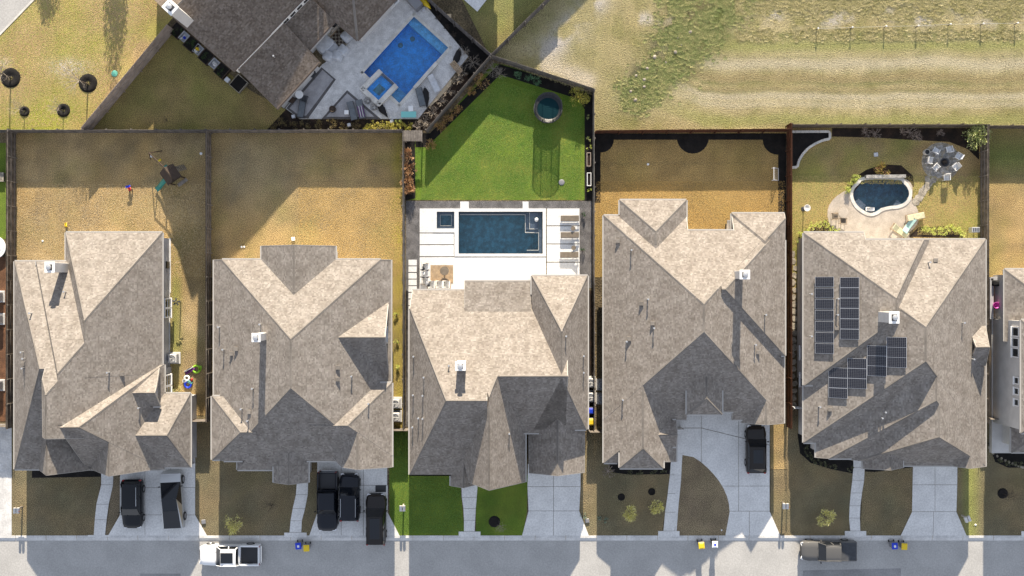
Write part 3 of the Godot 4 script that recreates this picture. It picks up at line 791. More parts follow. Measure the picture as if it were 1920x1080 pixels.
	for q in [[862, 402, 985, 402], [985, 402, 985, 436], [985, 436, 1010, 436], [1010, 436, 1010, 469], [988, 469, 1010, 469], [993, 398, 993, 429], [993, 429, 1009, 429]]: strip(wp, P2(q[0], q[1]), P2(q[2], q[3]), 0.05, -0.45, -0.28, M.coping, "tile_line")
	plate(wp, rect(993, 398, 1009.5, 429.5), -1.39, -0.3, M.tile_slate, "tanning_ledge")
	sheet(wp, p3, -0.06, M.pool_water, "water")
	basin(wp, rect(819, 397, 852, 428.5), -0.9, 0.09, M.tile_slate, "spa_basin")
	plate(wp, rect(824.5, 402, 846.5, 423.5), -0.9, -0.898, M.plaster_navy, "spa_floor")
	for q in [[819.2, 397.2, 824.5, 428.3], [846.5, 397.2, 851.8, 428.3], [824.5, 397.2, 846.5, 402], [824.5, 423.5, 846.5, 428.3]]: plate(wp, rect(q[0], q[1], q[2], q[3]), -0.89, -0.4, M.tile_slate, "spa_bench")
	sheet(wp, rect(819, 397, 852, 428.5), 0.0, M.pool_water, "spa_water")
	for q in [[825, 402.5, 846, 402.5], [825, 423, 846, 423], [825, 402.5, 825, 423], [846, 402.5, 846, 423]]: strip(wp, P2(q[0], q[1]), P2(q[2], q[3]), 0.05, -0.4, -0.36, M.coping, "tile_line")
	var st := ST(true)
	lathe(st, P(1006, 412) + Vector3(0, -0.3, 0), [[0.0, 0.62], [0.14, 0.58], [0.2, 0.4], [0.16, 0.1], [0.2, 0.0]], 14)
	put(st, "bubbler", M.white_plastic, wp)
	# ---- free-form pool on the right
	var c := Curve2D.new()
	for q in [[1617, 336], [1611, 345], [1602, 353], [1598, 366], [1604, 382], [1616, 393], [1630, 400], [1641, 398], [1652, 390], [1668, 386], [1687, 385], [1701, 376], [1705, 362], [1700, 350], [1692, 343], [1688, 336]]: c.add_point(Vector2(q[0], q[1]))
	var raw := []
	for k in c.point_count: raw.append(c.get_point_position(k))
	var free := smooth_ring(raw, 2)
	var p5 := PackedVector2Array()
	var lip := PackedVector2Array()
	for q in free: p5.append(P2(q.x, q.y))
	var grown: Array = Geometry2D.offset_polygon(p5, 0.32, Geometry2D.JOIN_ROUND)
	lip = grown[0]
	o = struct("patio")
	var outer := []
	for q in [[1600, 352], [1575, 362], [1556, 380], [1550, 400], [1556, 424], [1576, 445], [1622, 460], [1720, 460], [1700, 440], [1718, 424], [1724, 408], [1720, 390], [1708, 374], [1712, 352], [1706, 340], [1690, 333], [1620, 333], [1606, 345]]: outer.append(Vector2(q[0], q[1]))
	var op := PackedVector2Array()
	for q in smooth_ring(outer, 1): op.append(P2(q.x, q.y))
	for q in clip_halves(op, lip, P2(1655, 300), P2(1655, 470)):
		st = ST()
		slab(st, q, -0.3, 0.02)
		put(st, "paving", M.patio_tan, o)
	wp = thing("swimming_pool", "dark blue free-form pool with pale curved rim and a raised stone wall", "swimming pool")
	for q in clip_halves(lip, p5, P2(1655, 300), P2(1655, 470)): plate(wp, q, -0.3, 0.07, M.coping, "rim")
	basin(wp, p5, -1.4, 0.07, M.plaster_slate)
	sheet(wp, p5, -0.1, M.pool_water, "water")
	for q in [[1604, 378, 1612, 372, 1626, 384, 1620, 395], [1676, 386, 1684, 374, 1692, 380, 1690, 385]]: plate(wp, px(q), -1.4, -0.32, M.tile_slate, "step")
	plate(wp, px([1621, 329, 1695, 328, 1695, 334, 1621, 335]), -0.3, 0.5, M.flagstone, "raised_wall")
	st = ST(true)
	cbox(st, P(1632, 392) + Vector3(0, -0.06, 0), Vector3(0.85, 0.1, 0.4), 0.05)
	put(st, "float", M.white_plastic, wp)
func smooth_ring(pts: Array, times: int) -> Array:
	for t in times:
		var o := []
		for i in pts.size():
			var a: Vector2 = pts[i]
			var b: Vector2 = pts[(i + 1) % pts.size()]
			o.append(a.lerp(b, 0.25))
			o.append(a.lerp(b, 0.75))
		pts = o
	return pts
func strip(parent: Node, a: Vector2, b: Vector2, w: float, y0: float, y1: float, mat: Material, called: String):
	var d := (b - a).normalized()
	var st := ST()
	var c := (a + b) / 2.0
	cbox(st, Vector3(c.x, (y0 + y1) / 2.0, c.y), Vector3(w, y1 - y0, a.distance_to(b) + w * 0.6), 0.012, Basis(Vector3.UP, atan2(d.x, d.y)))
	put(st, called, mat, parent)
# ================= houses =================
# A roof is a list of blocks; a block is [planes, pieces]. A plane is an eave line with its height and pitch [x, y, x, y, eave, pitch];
# a piece is a convex outline in plan units. Over a piece the roof follows the lowest plane; blocks pierce one another, which makes the valleys.
func prep(blocks: Array) -> Array:
	var out := []
	for b in blocks:
		var ref := Vector2.ZERO
		var cnt := 0
		for piece in b[1]:
			for i in range(0, piece.size(), 2):
				ref += Vector2(piece[i], piece[i + 1])
				cnt += 1
		ref /= cnt
		var pl := []
		for q in b[0]:
			var a := P2(q[0], q[1], q[4])
			var c := P2(q[2], q[3], q[4])
			var n := Vector2(-(c - a).y, (c - a).x).normalized()
			if n.dot(P2(ref.x, ref.y, q[4]) - a) < 0: n = -n
			pl.append({"a": a, "n": n, "t": (c - a).normalized(), "e": q[4], "s": q[5]})
		var polys := []
		for piece in b[1]:
			var poly := PackedVector2Array()
			for i in range(0, piece.size(), 2):
				var h := 3.5
				for k in 14: h = low(pl, P2(piece[i], piece[i + 1], h))
				poly.append(P2(piece[i], piece[i + 1], h))
			polys.append(poly)
		out.append({"planes": pl, "polys": polys})
	return out
func hp(p: Dictionary, q: Vector2) -> float:
	return p.e + p.s * p.n.dot(q - p.a)
func low(pl: Array, q: Vector2) -> float:
	var h := 1e9
	for p in pl: h = minf(h, hp(p, q))
	return h
func cut(poly: PackedVector2Array, f: Callable) -> PackedVector2Array:     # keeps where f <= 0
	var o := PackedVector2Array()
	for i in poly.size():
		var a := poly[i]
		var b := poly[(i + 1) % poly.size()]
		var fa: float = f.call(a)
		var fb: float = f.call(b)
		if fa <= 0: o.append(a)
		if (fa < 0 and fb > 0) or (fa > 0 and fb < 0): o.append(a.lerp(b, fa / (fa - fb)))
	return o
func over(prepped: Array, q: Vector2) -> float:
	var best := -1.0
	for b in prepped:
		for poly in b.polys:
			if Geometry2D.is_point_in_polygon(q, poly): best = maxf(best, low(b.planes, q))
	return best
func poly_area(p: PackedVector2Array) -> float:
	var s := 0.0
	for i in p.size(): s += p[i].cross(p[(i + 1) % p.size()])
	return absf(s) / 2.0
func roof_at(prepped: Array, x: float, y: float) -> Vector3:       # the roof point seen at a plan place
	var h := 6.0
	for k in 16:
		var q := P2(x, y, h)
		var best := -1.0
		for b in prepped:
			for poly in b.polys:
				if Geometry2D.is_point_in_polygon(q, poly): best = maxf(best, low(b.planes, q))
		if best < 0: best = h
		h = lerpf(h, best, 0.8)
	return P(x, y, h)
func house(called: String, label: String, blocks: Array, roof_mat: Material, wall_mat: Material, trim: Material, inset := 0.42) -> Node3D:
	var prepped := prep(blocks)
	var o := thing(called, label, "house")
	roofs[o] = prepped
	var rf := ST()
	var fa := ST()
	var cap := ST()
	var wl := ST()
	var gt := ST()
	for b in prepped:
		for poly in b.polys:
			for i in b.planes.size():
				var p: Dictionary = b.planes[i]
				var face: PackedVector2Array = poly
				for j in b.planes.size():
					if j == i: continue
					var q: Dictionary = b.planes[j]
					face = cut(face, func(v): return hp(p, v) - hp(q, v))
					if face.size() < 3: break
				if face.size() < 3 or poly_area(face) < 0.02: continue
				var run: float = sqrt(1.0 + p.s * p.s)
				var up := Vector3(-p.n.x * p.s, 1.0, -p.n.y * p.s).normalized()
				for k in range(1, face.size() - 1):
					for lower in [0.0, 0.2]:
						for v in [face[0], face[k], face[k + 1]]:
							rf.set_uv(Vector2(p.t.dot(v - p.a), -p.n.dot(v - p.a) * run))
							rf.add_vertex(Vector3(v.x, hp(p, v) - lower, v.y))
				for k in face.size():
					var u := face[k]
					var v := face[(k + 1) % face.size()]
					if u.distance_to(v) < 0.05: continue
					var U := Vector3(u.x, hp(p, u), u.y)
					var V := Vector3(v.x, hp(p, v), v.y)
					var edge := false
					for m in poly.size():
						var e0: Vector2 = poly[m]
						var e1: Vector2 = poly[(m + 1) % poly.size()]
						var d := (e1 - e0).normalized()
						if absf(d.cross(u - e0)) < 0.002 and absf(d.cross(v - e0)) < 0.002:
							edge = true
							var outw := Vector3(d.y, 0, -d.x)
							if outw.dot(Vector3(u.x - poly_mid(poly).x, 0, u.y - poly_mid(poly).y)) < 0: outw = -outw
							var dn := Vector3(0, -0.24, 0)
							var cut_n := maxi(1, int(u.distance_to(v) / 0.35))
							for c in cut_n:
								var A := U.lerp(V, float(c) / cut_n)
								var B := U.lerp(V, float(c + 1) / cut_n)
								var mm := (A + B) / 2.0
								if over(prepped, Vector2(mm.x + outw.x * 0.06, mm.z + outw.z * 0.06)) > mm.y - 0.15: continue
								quad(fa, A + outw * 0.02 + Vector3(0, 0.012, 0), B + outw * 0.02 + Vector3(0, 0.012, 0), B + dn + outw * 0.02, A + dn + outw * 0.02)
								quad(fa, A + outw * 0.02 + Vector3(0, 0.012, 0), B + outw * 0.02 + Vector3(0, 0.012, 0), B - outw * 0.04 + up * 0.012, A - outw * 0.04 + up * 0.012)
								if absf(U.y - V.y) < 0.02:
									box(gt, mm + outw * 0.075 + Vector3(0, -0.1, 0), Vector3(0.1, 0.12, A.distance_to(B)), Basis(Vector3.UP, atan2((B - A).x, (B - A).z)))
					if not edge:
						var along := (V - U).normalized()
						var inn := up.cross(along).normalized()
						var c := Vector3(poly_mid(face).x, hp(p, poly_mid(face)), poly_mid(face).y)
						if inn.dot(c - U) < 0: inn = -inn
						var cn := maxi(1, int(u.distance_to(v) / 0.4))
						for k2 in cn:
							var A := U.lerp(V, float(k2) / cn)
							var B := U.lerp(V, float(k2 + 1) / cn)
							var mm := (A + B) / 2.0
							if over(prepped, Vector2(mm.x, mm.z)) > mm.y + 0.003: continue
							var far := Vector2(mm.x - inn.x * 0.35, mm.z - inn.z * 0.35)
							var near := Vector2(mm.x + inn.x * 0.35, mm.z + inn.z * 0.35)
							if over(prepped, far) > low(b.planes, far) + 0.02 or over(prepped, near) > low(b.planes, near) + 0.02: continue
							quad(cap, A + up * 0.02, B + up * 0.02, B + up * 0.009 + inn * 0.12, A + up * 0.009 + inn * 0.12)
							quad(cap, A + up * 0.009 + inn * 0.12, B + up * 0.009 + inn * 0.12, B + inn * 0.122, A + inn * 0.122)
			var ins: Array = Geometry2D.offset_polygon(poly, -inset, Geometry2D.JOIN_MITER)
			if ins.is_empty(): continue
			var wp: PackedVector2Array = ins[0]
			for k in wp.size():
				var a := wp[k]
				var c := wp[(k + 1) % wp.size()]
				var n := 14
				for s in n:
					var u := a.lerp(c, float(s) / n)
					var v := a.lerp(c, float(s + 1) / n)
					quad(wl, Vector3(u.x, -0.02, u.y), Vector3(v.x, -0.02, v.y), Vector3(v.x, low(b.planes, v) - 0.12, v.y), Vector3(u.x, low(b.planes, u) - 0.12, u.y))
	put(wl, "wall", wall_mat, o)
	var r := put(rf, "roof", roof_mat, o)
	put(fa, "fascia", trim, r)
	put(cap, "ridge_cap", M.ridge_cap, r)
	put(gt, "gutter", M.gutter if trim != M.trim_brown else M.trim_brown, r)
	return o
func poly_mid(p: PackedVector2Array) -> Vector2:
	var s := Vector2.ZERO
	for v in p: s += v
	return s / p.size()
func chimney(h: Node3D, x: float, z: float, w: float, d: float, top: float, turn := 0.0, mat: Material = null):
	var bas := Basis(Vector3.UP, turn)
	var st := ST()
	cbox(st, Vector3(x, top / 2.0 + 1.0, z), Vector3(w, top - 2.0, d), 0.02, bas)
	var c := put(st, "chimney", mat if mat else M.stucco_white, h)
	st = ST()
	cbox(st, Vector3(x, top + 0.04, z), Vector3(w + 0.14, 0.1, d + 0.14), 0.02, bas)
	put(st, "cap", M.trim_white, c)
	st = ST()
	lathe(st, Vector3(x, top + 0.09, z), [[0.17, 0.0], [0.17, 0.22], [0.26, 0.24], [0.22, 0.32], [0.0, 0.36]], 14)
	put(st, "flue", M.galvanised, c)
	st = ST()
	box(st, Vector3(x, top + 0.1, z), Vector3(w * 0.62, 0.03, d * 0.62), bas)
	put(st, "chase_top", M.metal_dark, c)
func vents(h: Node3D, pipes: Array, boxes: Array = []):
	for i in range(0, pipes.size(), 2):
		var q := roof_at(roofs[h], pipes[i], pipes[i + 1])
		var st := ST()
		tube(st, q - Vector3(0, 0.2, 0), q + Vector3(0, 0.52, 0), 0.055, -1, 8)
		tube(st, q + Vector3(0, 0.5, 0), q + Vector3(0, 0.58, 0), 0.085, -1, 8)
		put(st, "vent_pipe", M.galvanised, h)
	for i in range(0, boxes.size(), 2):
		var q := roof_at(roofs[h], boxes[i], boxes[i + 1])
		var st := ST()
		cbox(st, q + Vector3(0, 0.08, 0), Vector3(0.3, 0.22, 0.3), 0.05)
		cbox(st, q + Vector3(0, 0.19, 0), Vector3(0.4, 0.05, 0.4), 0.02)
		put(st, "roof_vent", M.ridge_cap, h)
func window_on(h: Node3D, c: Vector3, w: float, hh: float, n: Vector3, frame: Material, bars := 1):    # window set on a wall; n points out
	var bas := Basis(Vector3.UP.cross(n).normalized(), Vector3.UP, n)
	var st := ST()
	for s in [-1, 1]:
		box(st, c + bas * Vector3(s * (w / 2 + 0.05), 0, 0.03), Vector3(0.1, hh + 0.2, 0.1), bas)
		box(st, c + bas * Vector3(0, s * (hh / 2 + 0.05), 0.03), Vector3(w, 0.1, 0.1), bas)
	for k in bars: box(st, c + bas * Vector3(0, -hh / 2 + hh * (k + 1) / (bars + 1), 0.03), Vector3(w, 0.05, 0.06), bas)
	var o := put(st, "window", frame, h)
	st = ST()
	box(st, c + bas * Vector3(0, 0, 0.01), Vector3(w, hh, 0.03), bas)
	put(st, "pane", M.window_glass, o)
	st = ST()
	box(st, c + bas * Vector3(0, -hh / 2 - 0.13, 0.06), Vector3(w + 0.3, 0.06, 0.18), bas)
	put(st, "sill", frame, o)
func garage_door(h: Node3D, c: Vector3, w: float):       # sectional door facing the street
	var st := ST()
	for k in 4: cbox(st, c + Vector3(0, 0.3 + k * 0.55, 0), Vector3(w, 0.53, 0.06), 0.015)
	put(st, "garage_door", M.trim_white, h)
func build_houses():
	var G: Material = M.shingle_gray
	# ---------- house beside the left fence
	var h := house("house", "brown-grey shingled house with staggered sunlit hips, white chimney and a side window wall", [
		[[[304, 436, 304, 900, 3.2, .9], [123, 436, 304, 436, 3.2, .585], [123, 436, 123, 700, 3.2, 1.25]], [[123, 436, 304, 436, 304, 700, 123, 700]]],
		[[[304, 436, 304, 900, 3.19, .9], [68, 490, 125, 490, 3.6, .585], [68, 490, 68, 700, 3.6, 1.25], [60, 890, 304, 890, 3.2, 1.5]], [[68, 490, 304, 490, 304, 810, 68, 760]]],
		[[[304, 436, 304, 900, 3.18, .9], [31, 490, 68, 490, 3.2, .585], [27, 490, 27, 880, 3.2, 1.12], [28, 880, 200, 880, 3.2, .57]], [[27, 490, 300, 490, 300, 880, 27, 880]]],
		[[[304, 436, 304, 900, 3.17, .9], [31, 490, 68, 490, 3.19, .585], [27, 490, 27, 880, 3.19, 1.12], [60, 895, 304, 895, 3.2, 1.7]], [[84, 690, 300, 690, 300, 820, 80, 820]]],
		[[[308, 690, 308, 880, 3.2, 1.15], [300, 684, 306, 684, 3.3, 1.2], [100, 880, 300, 880, 3.2, 1.28]], [[164, 684, 308, 684, 308, 880, 164, 880]]],
		[[[72, 840, 72, 880, 3.3, 1.4], [183, 840, 183, 880, 3.1, .95]], [[72, 790, 183, 790, 183, 880, 72, 880]]],
		[[[166, 840, 166, 880, 3.2, 1.15], [308, 690, 308, 880, 3.19, 1.15]], [[166, 800, 306, 800, 306, 878, 166, 878]]],
		[[[357, 738, 357, 876, 3.2, 1.5], [262, 738, 357, 738, 3.2, .6], [262, 876, 357, 876, 3.2, .66]], [[262, 738, 357, 738, 357, 876, 262, 876]]],
		[[[262, 690, 306, 690, 3.6, .95], [262, 775, 306, 775, 3.6, .95]], [[258, 690, 299, 690, 293, 726, 301, 762, 258, 762]]],
		], G, M.stucco_grey, M.trim)
	chimney(h, -42.34, -1.9, .8, .87, 7.0)
	vents(h, [124, 547, 60, 587, 205, 698, 263, 764, 47, 672, 44, 660, 46, 690], [230, 701, 45, 682])
	for q in [[568, 1.3], [586, 1.3]]: window_on(h, Vector3(-33.42, 1.7, P2(0, q[0]).y), .75, 1.5, Vector3.RIGHT, M.trim_white)
	for q in [[710, 4.1], [731, 4.1]]: window_on(h, Vector3(-33.35, q[1] - 2.2, P2(0, q[0]).y), .9, 1.6, Vector3.RIGHT, M.trim_white)
	garage_door(h, P(320, 868), 4.8)
	# ---------- second house
	h = house("house", "grey-brown shingled house with a V-shaped sunlit rear roof and a side dormer", [
		[[[401, 487, 401, 880, 3.2, .594], [733, 487, 733, 880, 3.2, .594], [403, 487, 733, 487, 3.75, .61], [400, 884, 733, 884, 3.2, .594]], [[401, 487, 733, 487, 733, 862, 401, 862]]],
		[[[490, 461, 490, 560, 3.75, .58], [629, 461, 629, 560, 3.75, .58]], [[490, 461, 629, 461, 629, 580, 490, 580]]],
		[[[398, 743, 398, 862, 3.83, .594], [397, 743, 480, 743, 3.83, .6], [397, 862, 480, 862, 3.83, .66]], [[397, 743, 490, 743, 490, 862, 397, 862]]],
		[[[445, 840, 445, 881, 3.3, .62], [445, 881, 580, 881, 3.3, .6], [578, 800, 578, 881, 3.3, .62]], [[445, 770, 578, 770, 578, 881, 445, 881]]],
		[[[513, 870, 513, 905, 3.6, .6], [578, 870, 578, 905, 3.6, .6]], [[513, 830, 578, 830, 578, 905, 513, 905]]],
		[[[734, 718, 734, 880, 3.88, .594], [640, 718, 735, 718, 3.88, .6], [600, 870, 735, 870, 3.2, .72]], [[590, 718, 735, 718, 735, 860, 590, 860]]],
		[[[734, 800, 734, 880, 3.87, .594], [600, 800, 600, 880, 3.3, .594]], [[617, 790, 735, 790, 735, 876, 640, 876, 617, 850]]],
		[[[637, 563, 729, 563, 3.2, .8], [637, 697, 729, 697, 3.2, .8]], [[630, 563, 729, 563, 729, 697, 630, 697]]],
		], G, M.stucco_white, M.trim)
	chimney(h, -22.9, 4.44, .67, .67, 9.1)
	vents(h, [412, 613, 420, 655, 489, 608, 475, 728, 454, 766, 466, 788, 660, 705, 692, 756], [434, 663, 443, 654, 634, 689, 634, 711, 467, 772])
	window_on(h, Vector3(-11.9, 4.0, 4.45), 1.4, 1.2, Vector3.RIGHT, M.trim_white)
	garage_door(h, P(690, 862), 4.6)
	# ---------- middle house
	h = house("house", "shingled house with a broad pale rear slope and tan porch roof by white slabs", [
		[[[773, 544, 1000, 544, 2.5, .63], [768, 544, 768, 890, 3.6, 1.36], [768, 890, 920, 890, 3.6, .68]], [[773, 544, 916, 544, 916, 890, 845, 890, 768, 890, 768, 580]]],
		[[[773, 544, 1000, 544, 2.494, .63], [900, 812, 1075, 812, 3.6, .67]], [[890, 544, 1060, 544, 1060, 812, 890, 812]]],
		[[[1102, 517, 1102, 812, 3.6, 1.41], [997, 517, 997, 812, 3.6, 1.41], [997, 517, 1102, 517, 3.6, .73], [997, 812, 1102, 812, 3.6, .67]], [[997, 517, 1102, 517, 1102, 805, 997, 805]]],
		[[[985, 760, 985, 905, 3.4, 1.55], [852, 760, 852, 905, 3.4, 1.5], [773, 544, 1000, 544, 2.488, .63]], [[868, 660, 985, 660, 985, 904, 880, 905, 868, 860]]],
		[[[845, 860, 845, 911, 3.5, 1.05], [900, 860, 900, 911, 3.3, 1.05]], [[845, 840, 893, 840, 893, 909, 845, 911]]],
		[[[992, 780, 992, 887, 3.0, .6], [1096, 780, 1096, 887, 3.0, .6]], [[991, 760, 1097, 760, 1096, 886, 992, 887]]],
		[[[871, 527, 997, 527, 3.2, .2]], [[871, 527, 996, 527, 996, 592, 871, 592]]],
		], M.shingle, M.stucco_white, M.trim)
	chimney(h, -4.62, 7.0, .82, .7, 9.0)
	vents(h, [776, 668, 795, 707, 775, 740, 793, 741, 793, 784, 774, 800, 785, 783, 955, 812, 1061, 630, 1094, 667, 1094, 698, 842, 685], [])
	garage_door(h, P(1041, 868), 4.8)
	# ---------- house with the curved drive
	h = house("house", "large brown-grey hipped house behind the curved drive with a small raised entry hip", [
		[[[1132, 404, 1132, 900, 3.2, .585], [1470, 400, 1470, 900, 3.2, .585], [1132, 404, 1470, 404, 3.2, .6], [1132, 787, 1470, 787, 3.2, .585]], [[1132, 404, 1287, 404, 1287, 787, 1132, 787], [1372, 404, 1470, 404, 1470, 787, 1372, 787]]],
		[[[1132, 404, 1470, 404, 3.194, .6], [1132, 787, 1470, 787, 3.194, .585], [1132, 404, 1132, 900, 3.194, .585], [1470, 400, 1470, 900, 3.194, .585]], [[1275, 432, 1390, 432, 1390, 772, 1275, 772]]],
		[[[1472, 400, 1472, 665, 3.62, .585], [1132, 405, 1470, 405, 3.2, .6], [1350, 667, 1472, 667, 3.62, .6]], [[1340, 450, 1472, 450, 1472, 667, 1340, 667]]],
		[[[1372, 400, 1372, 500, 3.25, .585], [1471, 400, 1471, 500, 3.61, .585], [1372, 400, 1471, 400, 3.25, .6]], [[1372, 400, 1471, 400, 1471, 520, 1372, 520]]],
		[[[1162, 375, 1162, 560, 3.3, .585], [1287, 375, 1287, 560, 3.3, .585], [1162, 375, 1287, 375, 3.3, .6]], [[1162, 375, 1287, 375, 1287, 570, 1162, 570]]],
		[[[1132, 404, 1132, 900, 3.19, .585], [1270, 760, 1270, 880, 3.1, .6], [1162, 878, 1244, 878, 4.0, .6]], [[1162, 700, 1244, 700, 1244, 878, 1162, 878], [1244, 700, 1268, 700, 1268, 866, 1244, 866]]],
		[[[1132, 404, 1132, 900, 3.185, .585], [1132, 868, 1162, 868, 3.2, .62]], [[1132, 690, 1166, 690, 1166, 868, 1132, 868]]],
		[[[1200, 788, 1268, 788, 3.55, .6], [1200, 838, 1268, 838, 3.55, .6]], [[1212, 788, 1268, 788, 1268, 838, 1212, 838]]],
		[[[1288, 716, 1288, 777, 5.0, .6], [1354, 716, 1354, 777, 5.0, .6], [1288, 777, 1354, 777, 5.0, .62]], [[1288, 680, 1354, 680, 1354, 777, 1288, 777]]],
		[[[1470, 700, 1470, 900, 3.19, .585], [1386, 750, 1386, 800, 3.0, .6]], [[1390, 745, 1470, 745, 1470, 794, 1390, 793]]],
		], M.shingle, M.limestone, M.trim)
	chimney(h, 20.9, -1.2, .8, .72, 8.8)
	vents(h, [1183, 469, 1214, 561, 1225, 615, 1174, 640, 1167, 749, 1434, 590, 1415, 646], [1158, 452, 1202, 569, 1223, 606, 1179, 635, 1421, 660])
	garage_door(h, P(1268, 800), 0.9)
	# ---------- house with the solar panels
	h = house("house", "grey-brown hipped house carrying solar panels beside the free-form pool", [
		[[[1507, 436, 1507, 860, 3.2, .56], [1848, 449, 1848, 880, 3.2, .67], [1740, 449, 1848, 449, 3.2, .65], [1507, 830, 1760, 830, 3.2, .65]], [[1507, 449, 1848, 449, 1848, 830, 1507, 830]]],
		[[[1507, 436, 1507, 722, 3.62, .56], [1508, 436, 1620, 436, 3.6, .655], [1743, 440, 1743, 700, 3.3, .9], [1507, 724, 1740, 724, 3.62, .62]], [[1507, 436, 1620, 436, 1620, 722, 1507, 722]]],
		[[[1507, 436, 1507, 722, 3.614, .56], [1508, 436, 1620, 436, 3.594, .655], [1743, 440, 1743, 700, 3.3, .9], [1507, 724, 1740, 724, 3.614, .62]], [[1608, 450, 1742, 450, 1742, 722, 1608, 722]]],
		[[[1518, 800, 1518, 860, 3.0, .45], [1848, 449, 1848, 880, 3.19, .67], [1530, 874, 1700, 874, 3.2, .65]], [[1530, 700, 1848, 700, 1848, 858, 1530, 858]]],
		[[[1577, 800, 1577, 860, 3.2, .55], [1848, 449, 1848, 880, 3.185, .67], [1577, 874, 1800, 874, 3.1, 1.25]], [[1577, 720, 1848, 720, 1848, 872, 1577, 860]]],
		[[[1618, 840, 1618, 883, 3.6, .62], [1702, 840, 1702, 880, 3.6, .62]], [[1618, 780, 1693, 780, 1693, 877, 1618, 879]]],
		[[[1848, 449, 1848, 880, 3.18, .67], [1757, 830, 1757, 880, 3.0, .67]], [[1760, 800, 1848, 800, 1848, 875, 1790, 875, 1760, 860]]],
		[[[1693, 873, 1790, 873, 3.1, .5]], [[1693, 815, 1790, 815, 1790, 873, 1693, 873]]],
		[[[1820, 608, 1856, 608, 3.4, .9], [1820, 690, 1856, 690, 3.4, .9]], [[1815, 611, 1848, 611, 1855, 649, 1848, 686, 1815, 686]]],
		], G, M.stucco_white, M.trim)
	chimney(h, 34.0, 2.63, .8, .95, 9.6)
	vents(h, [1519, 551, 1519, 630, 1535, 762, 1651, 783, 1657, 772, 1804, 605, 1822, 673, 1740, 492, 1569, 560, 1568, 590], [1555, 767, 1568, 615, 1753, 488])
	solar(h)
	for q in [[660, 1.6], [710, 1.6]]: window_on(h, Vector3(28.18, 1.8, P2(0, q[0]).y), 1.2, 1.4, Vector3.LEFT, M.trim_white)
	garage_door(h, P(1752, 862), 4.6)
	# ---------- two-storey house at the right frame edge
	h = house("house", "two-storey pale stucco house at the frame edge with a raised rear terrace", [
		[[[1915, 600, 1915, 830, 6.0, .5], [1915, 600, 2100, 600, 6.0, .5], [1915, 812, 2100, 812, 6.0, .5]], [[1915, 600, 2160, 600, 2160, 812, 1915, 812]]],
		[[[1884, 505, 1884, 620, 3.4, .6], [1884, 505, 2100, 505, 3.4, .6]], [[1884, 505, 2100, 505, 2100, 640, 1884, 640]]],
		[[[1895, 848, 2000, 848, 3.3, .6], [1897, 800, 1897, 848, 3.3, .6]], [[1896, 780, 2100, 780, 2100, 848, 1896, 848]]],
		], G, M.stucco_white, M.trim, 0.5)
	var st := ST()
	slab(st, rect(1855, 598, 2000, 848), -0.02, 0.5)
	put(st, "wall", M.stucco_white, h)
	st = ST()
	box(st, Vector3(47.4, 3.0, (P2(0, 598).y + P2(0, 790).y) / 2.0), Vector3(0.4, 6.0, P2(0, 790).y - P2(0, 598).y))
	put(st, "wall", M.stucco_white, h)
	for q in [[622, .75], [642, .75], [661, .75]]: window_on(h, Vector3(47.18, 5.0, P2(0, 540 + (q[0] - 540) * .95).y), .72, 1.1, Vector3.LEFT, M.trim_white, 0)
	for q in [[713, .45], [733, .45], [754, .45]]: window_on(h, Vector3(47.18, 5.2, P2(0, 540 + (q[0] - 540) * .95).y), .5, .7, Vector3.LEFT, M.trim_white, 0)
	plate(h, px([1848, 520, 1900, 520, 1900, 597, 1848, 597]), 0.0, 0.35, M.limestone, "terrace_base")
	plate(h, px([1850, 524, 1900, 524, 1900, 595, 1850, 595]), 0.35, 0.4, M.teak, "terrace_floor")
	strip(h, P2(1851, 523), P2(1890, 522), .35, 0.4, 0.95, M.stucco_grey, "parapet")
	strip(h, P2(1851, 524), P2(1851, 596), .35, 0.4, 0.95, M.stucco_grey, "parapet")
	# ---------- slanted house at the top
	h = house("house", "large slanted house with brown-grey roofs, a long white clerestory wall and a tall pale chimney", [
		[[[437, 133, 585, -20, 5.0, .58], [248, -40, 396, -193, 5.0, .58]], [[437, 133, 248, -40, 396, -193, 585, -20]]],
		[[[519, 204, 599, 116, 3.0, .34]], [[519, 204, 599, 116, 530, 40, 444, 128]]],
		[[[579, 92, 627, 40, 3.05, .34]], [[575, 97, 627, 40, 575, -12, 520, 45]]],
		[[[670, 75, 745, -6, 3.2, .55], [670, 75, 560, -22, 3.2, .55], [745, -6, 640, -110, 3.2, .55], [560, -22, 640, -110, 3.2, .55]], [[670, 75, 745, -6, 640, -110, 560, -22]]],
		], M.shingle_brown, M.stucco_white, M.trim_brown, 0.4)
	var c0 := P2(441, 131, 4.9)
	var c1 := P2(590, -22, 4.9)
	var dd := (c1 - c0).normalized()
	st = ST()
	var mid := (c0 + c1) / 2.0 + Vector2(dd.y, -dd.x) * -0.02
	box(st, Vector3(mid.x, 4.3, mid.y), Vector3(0.1, 1.25, c0.distance_to(c1)), Basis(Vector3.UP, atan2(dd.x, dd.y)))
	put(st, "clerestory", M.trim_white, h)
	for k in 6:
		var q := c0.lerp(c1, 0.62 + k * 0.085) + Vector2(dd.y, -dd.x) * -0.08
		st = ST()
		box(st, Vector3(q.x, 4.45, q.y), Vector3(0.03, 0.5, 0.62), Basis(Vector3.UP, atan2(dd.x, dd.y)))
		put(st, "window", M.window_glass, h)
	var cb := P2(368, 52, 5.6)
	chimney(h, cb.x - 0.2, cb.y - 0.1, 1.0, .9, 12.0, -0.75)
	var wn := Vector3(.7, 0, .71)
	for k in 5:
		var q := P2(687 + k * 13.5, 63 - k * 14.0 + (k - 2) * (k - 2) * 0.8, 0)
		window_on(h, Vector3(q.x, 1.5, q.y), .85, 1.7, wn, M.trim_white, 1)
	vents(h, [515, 107], [])
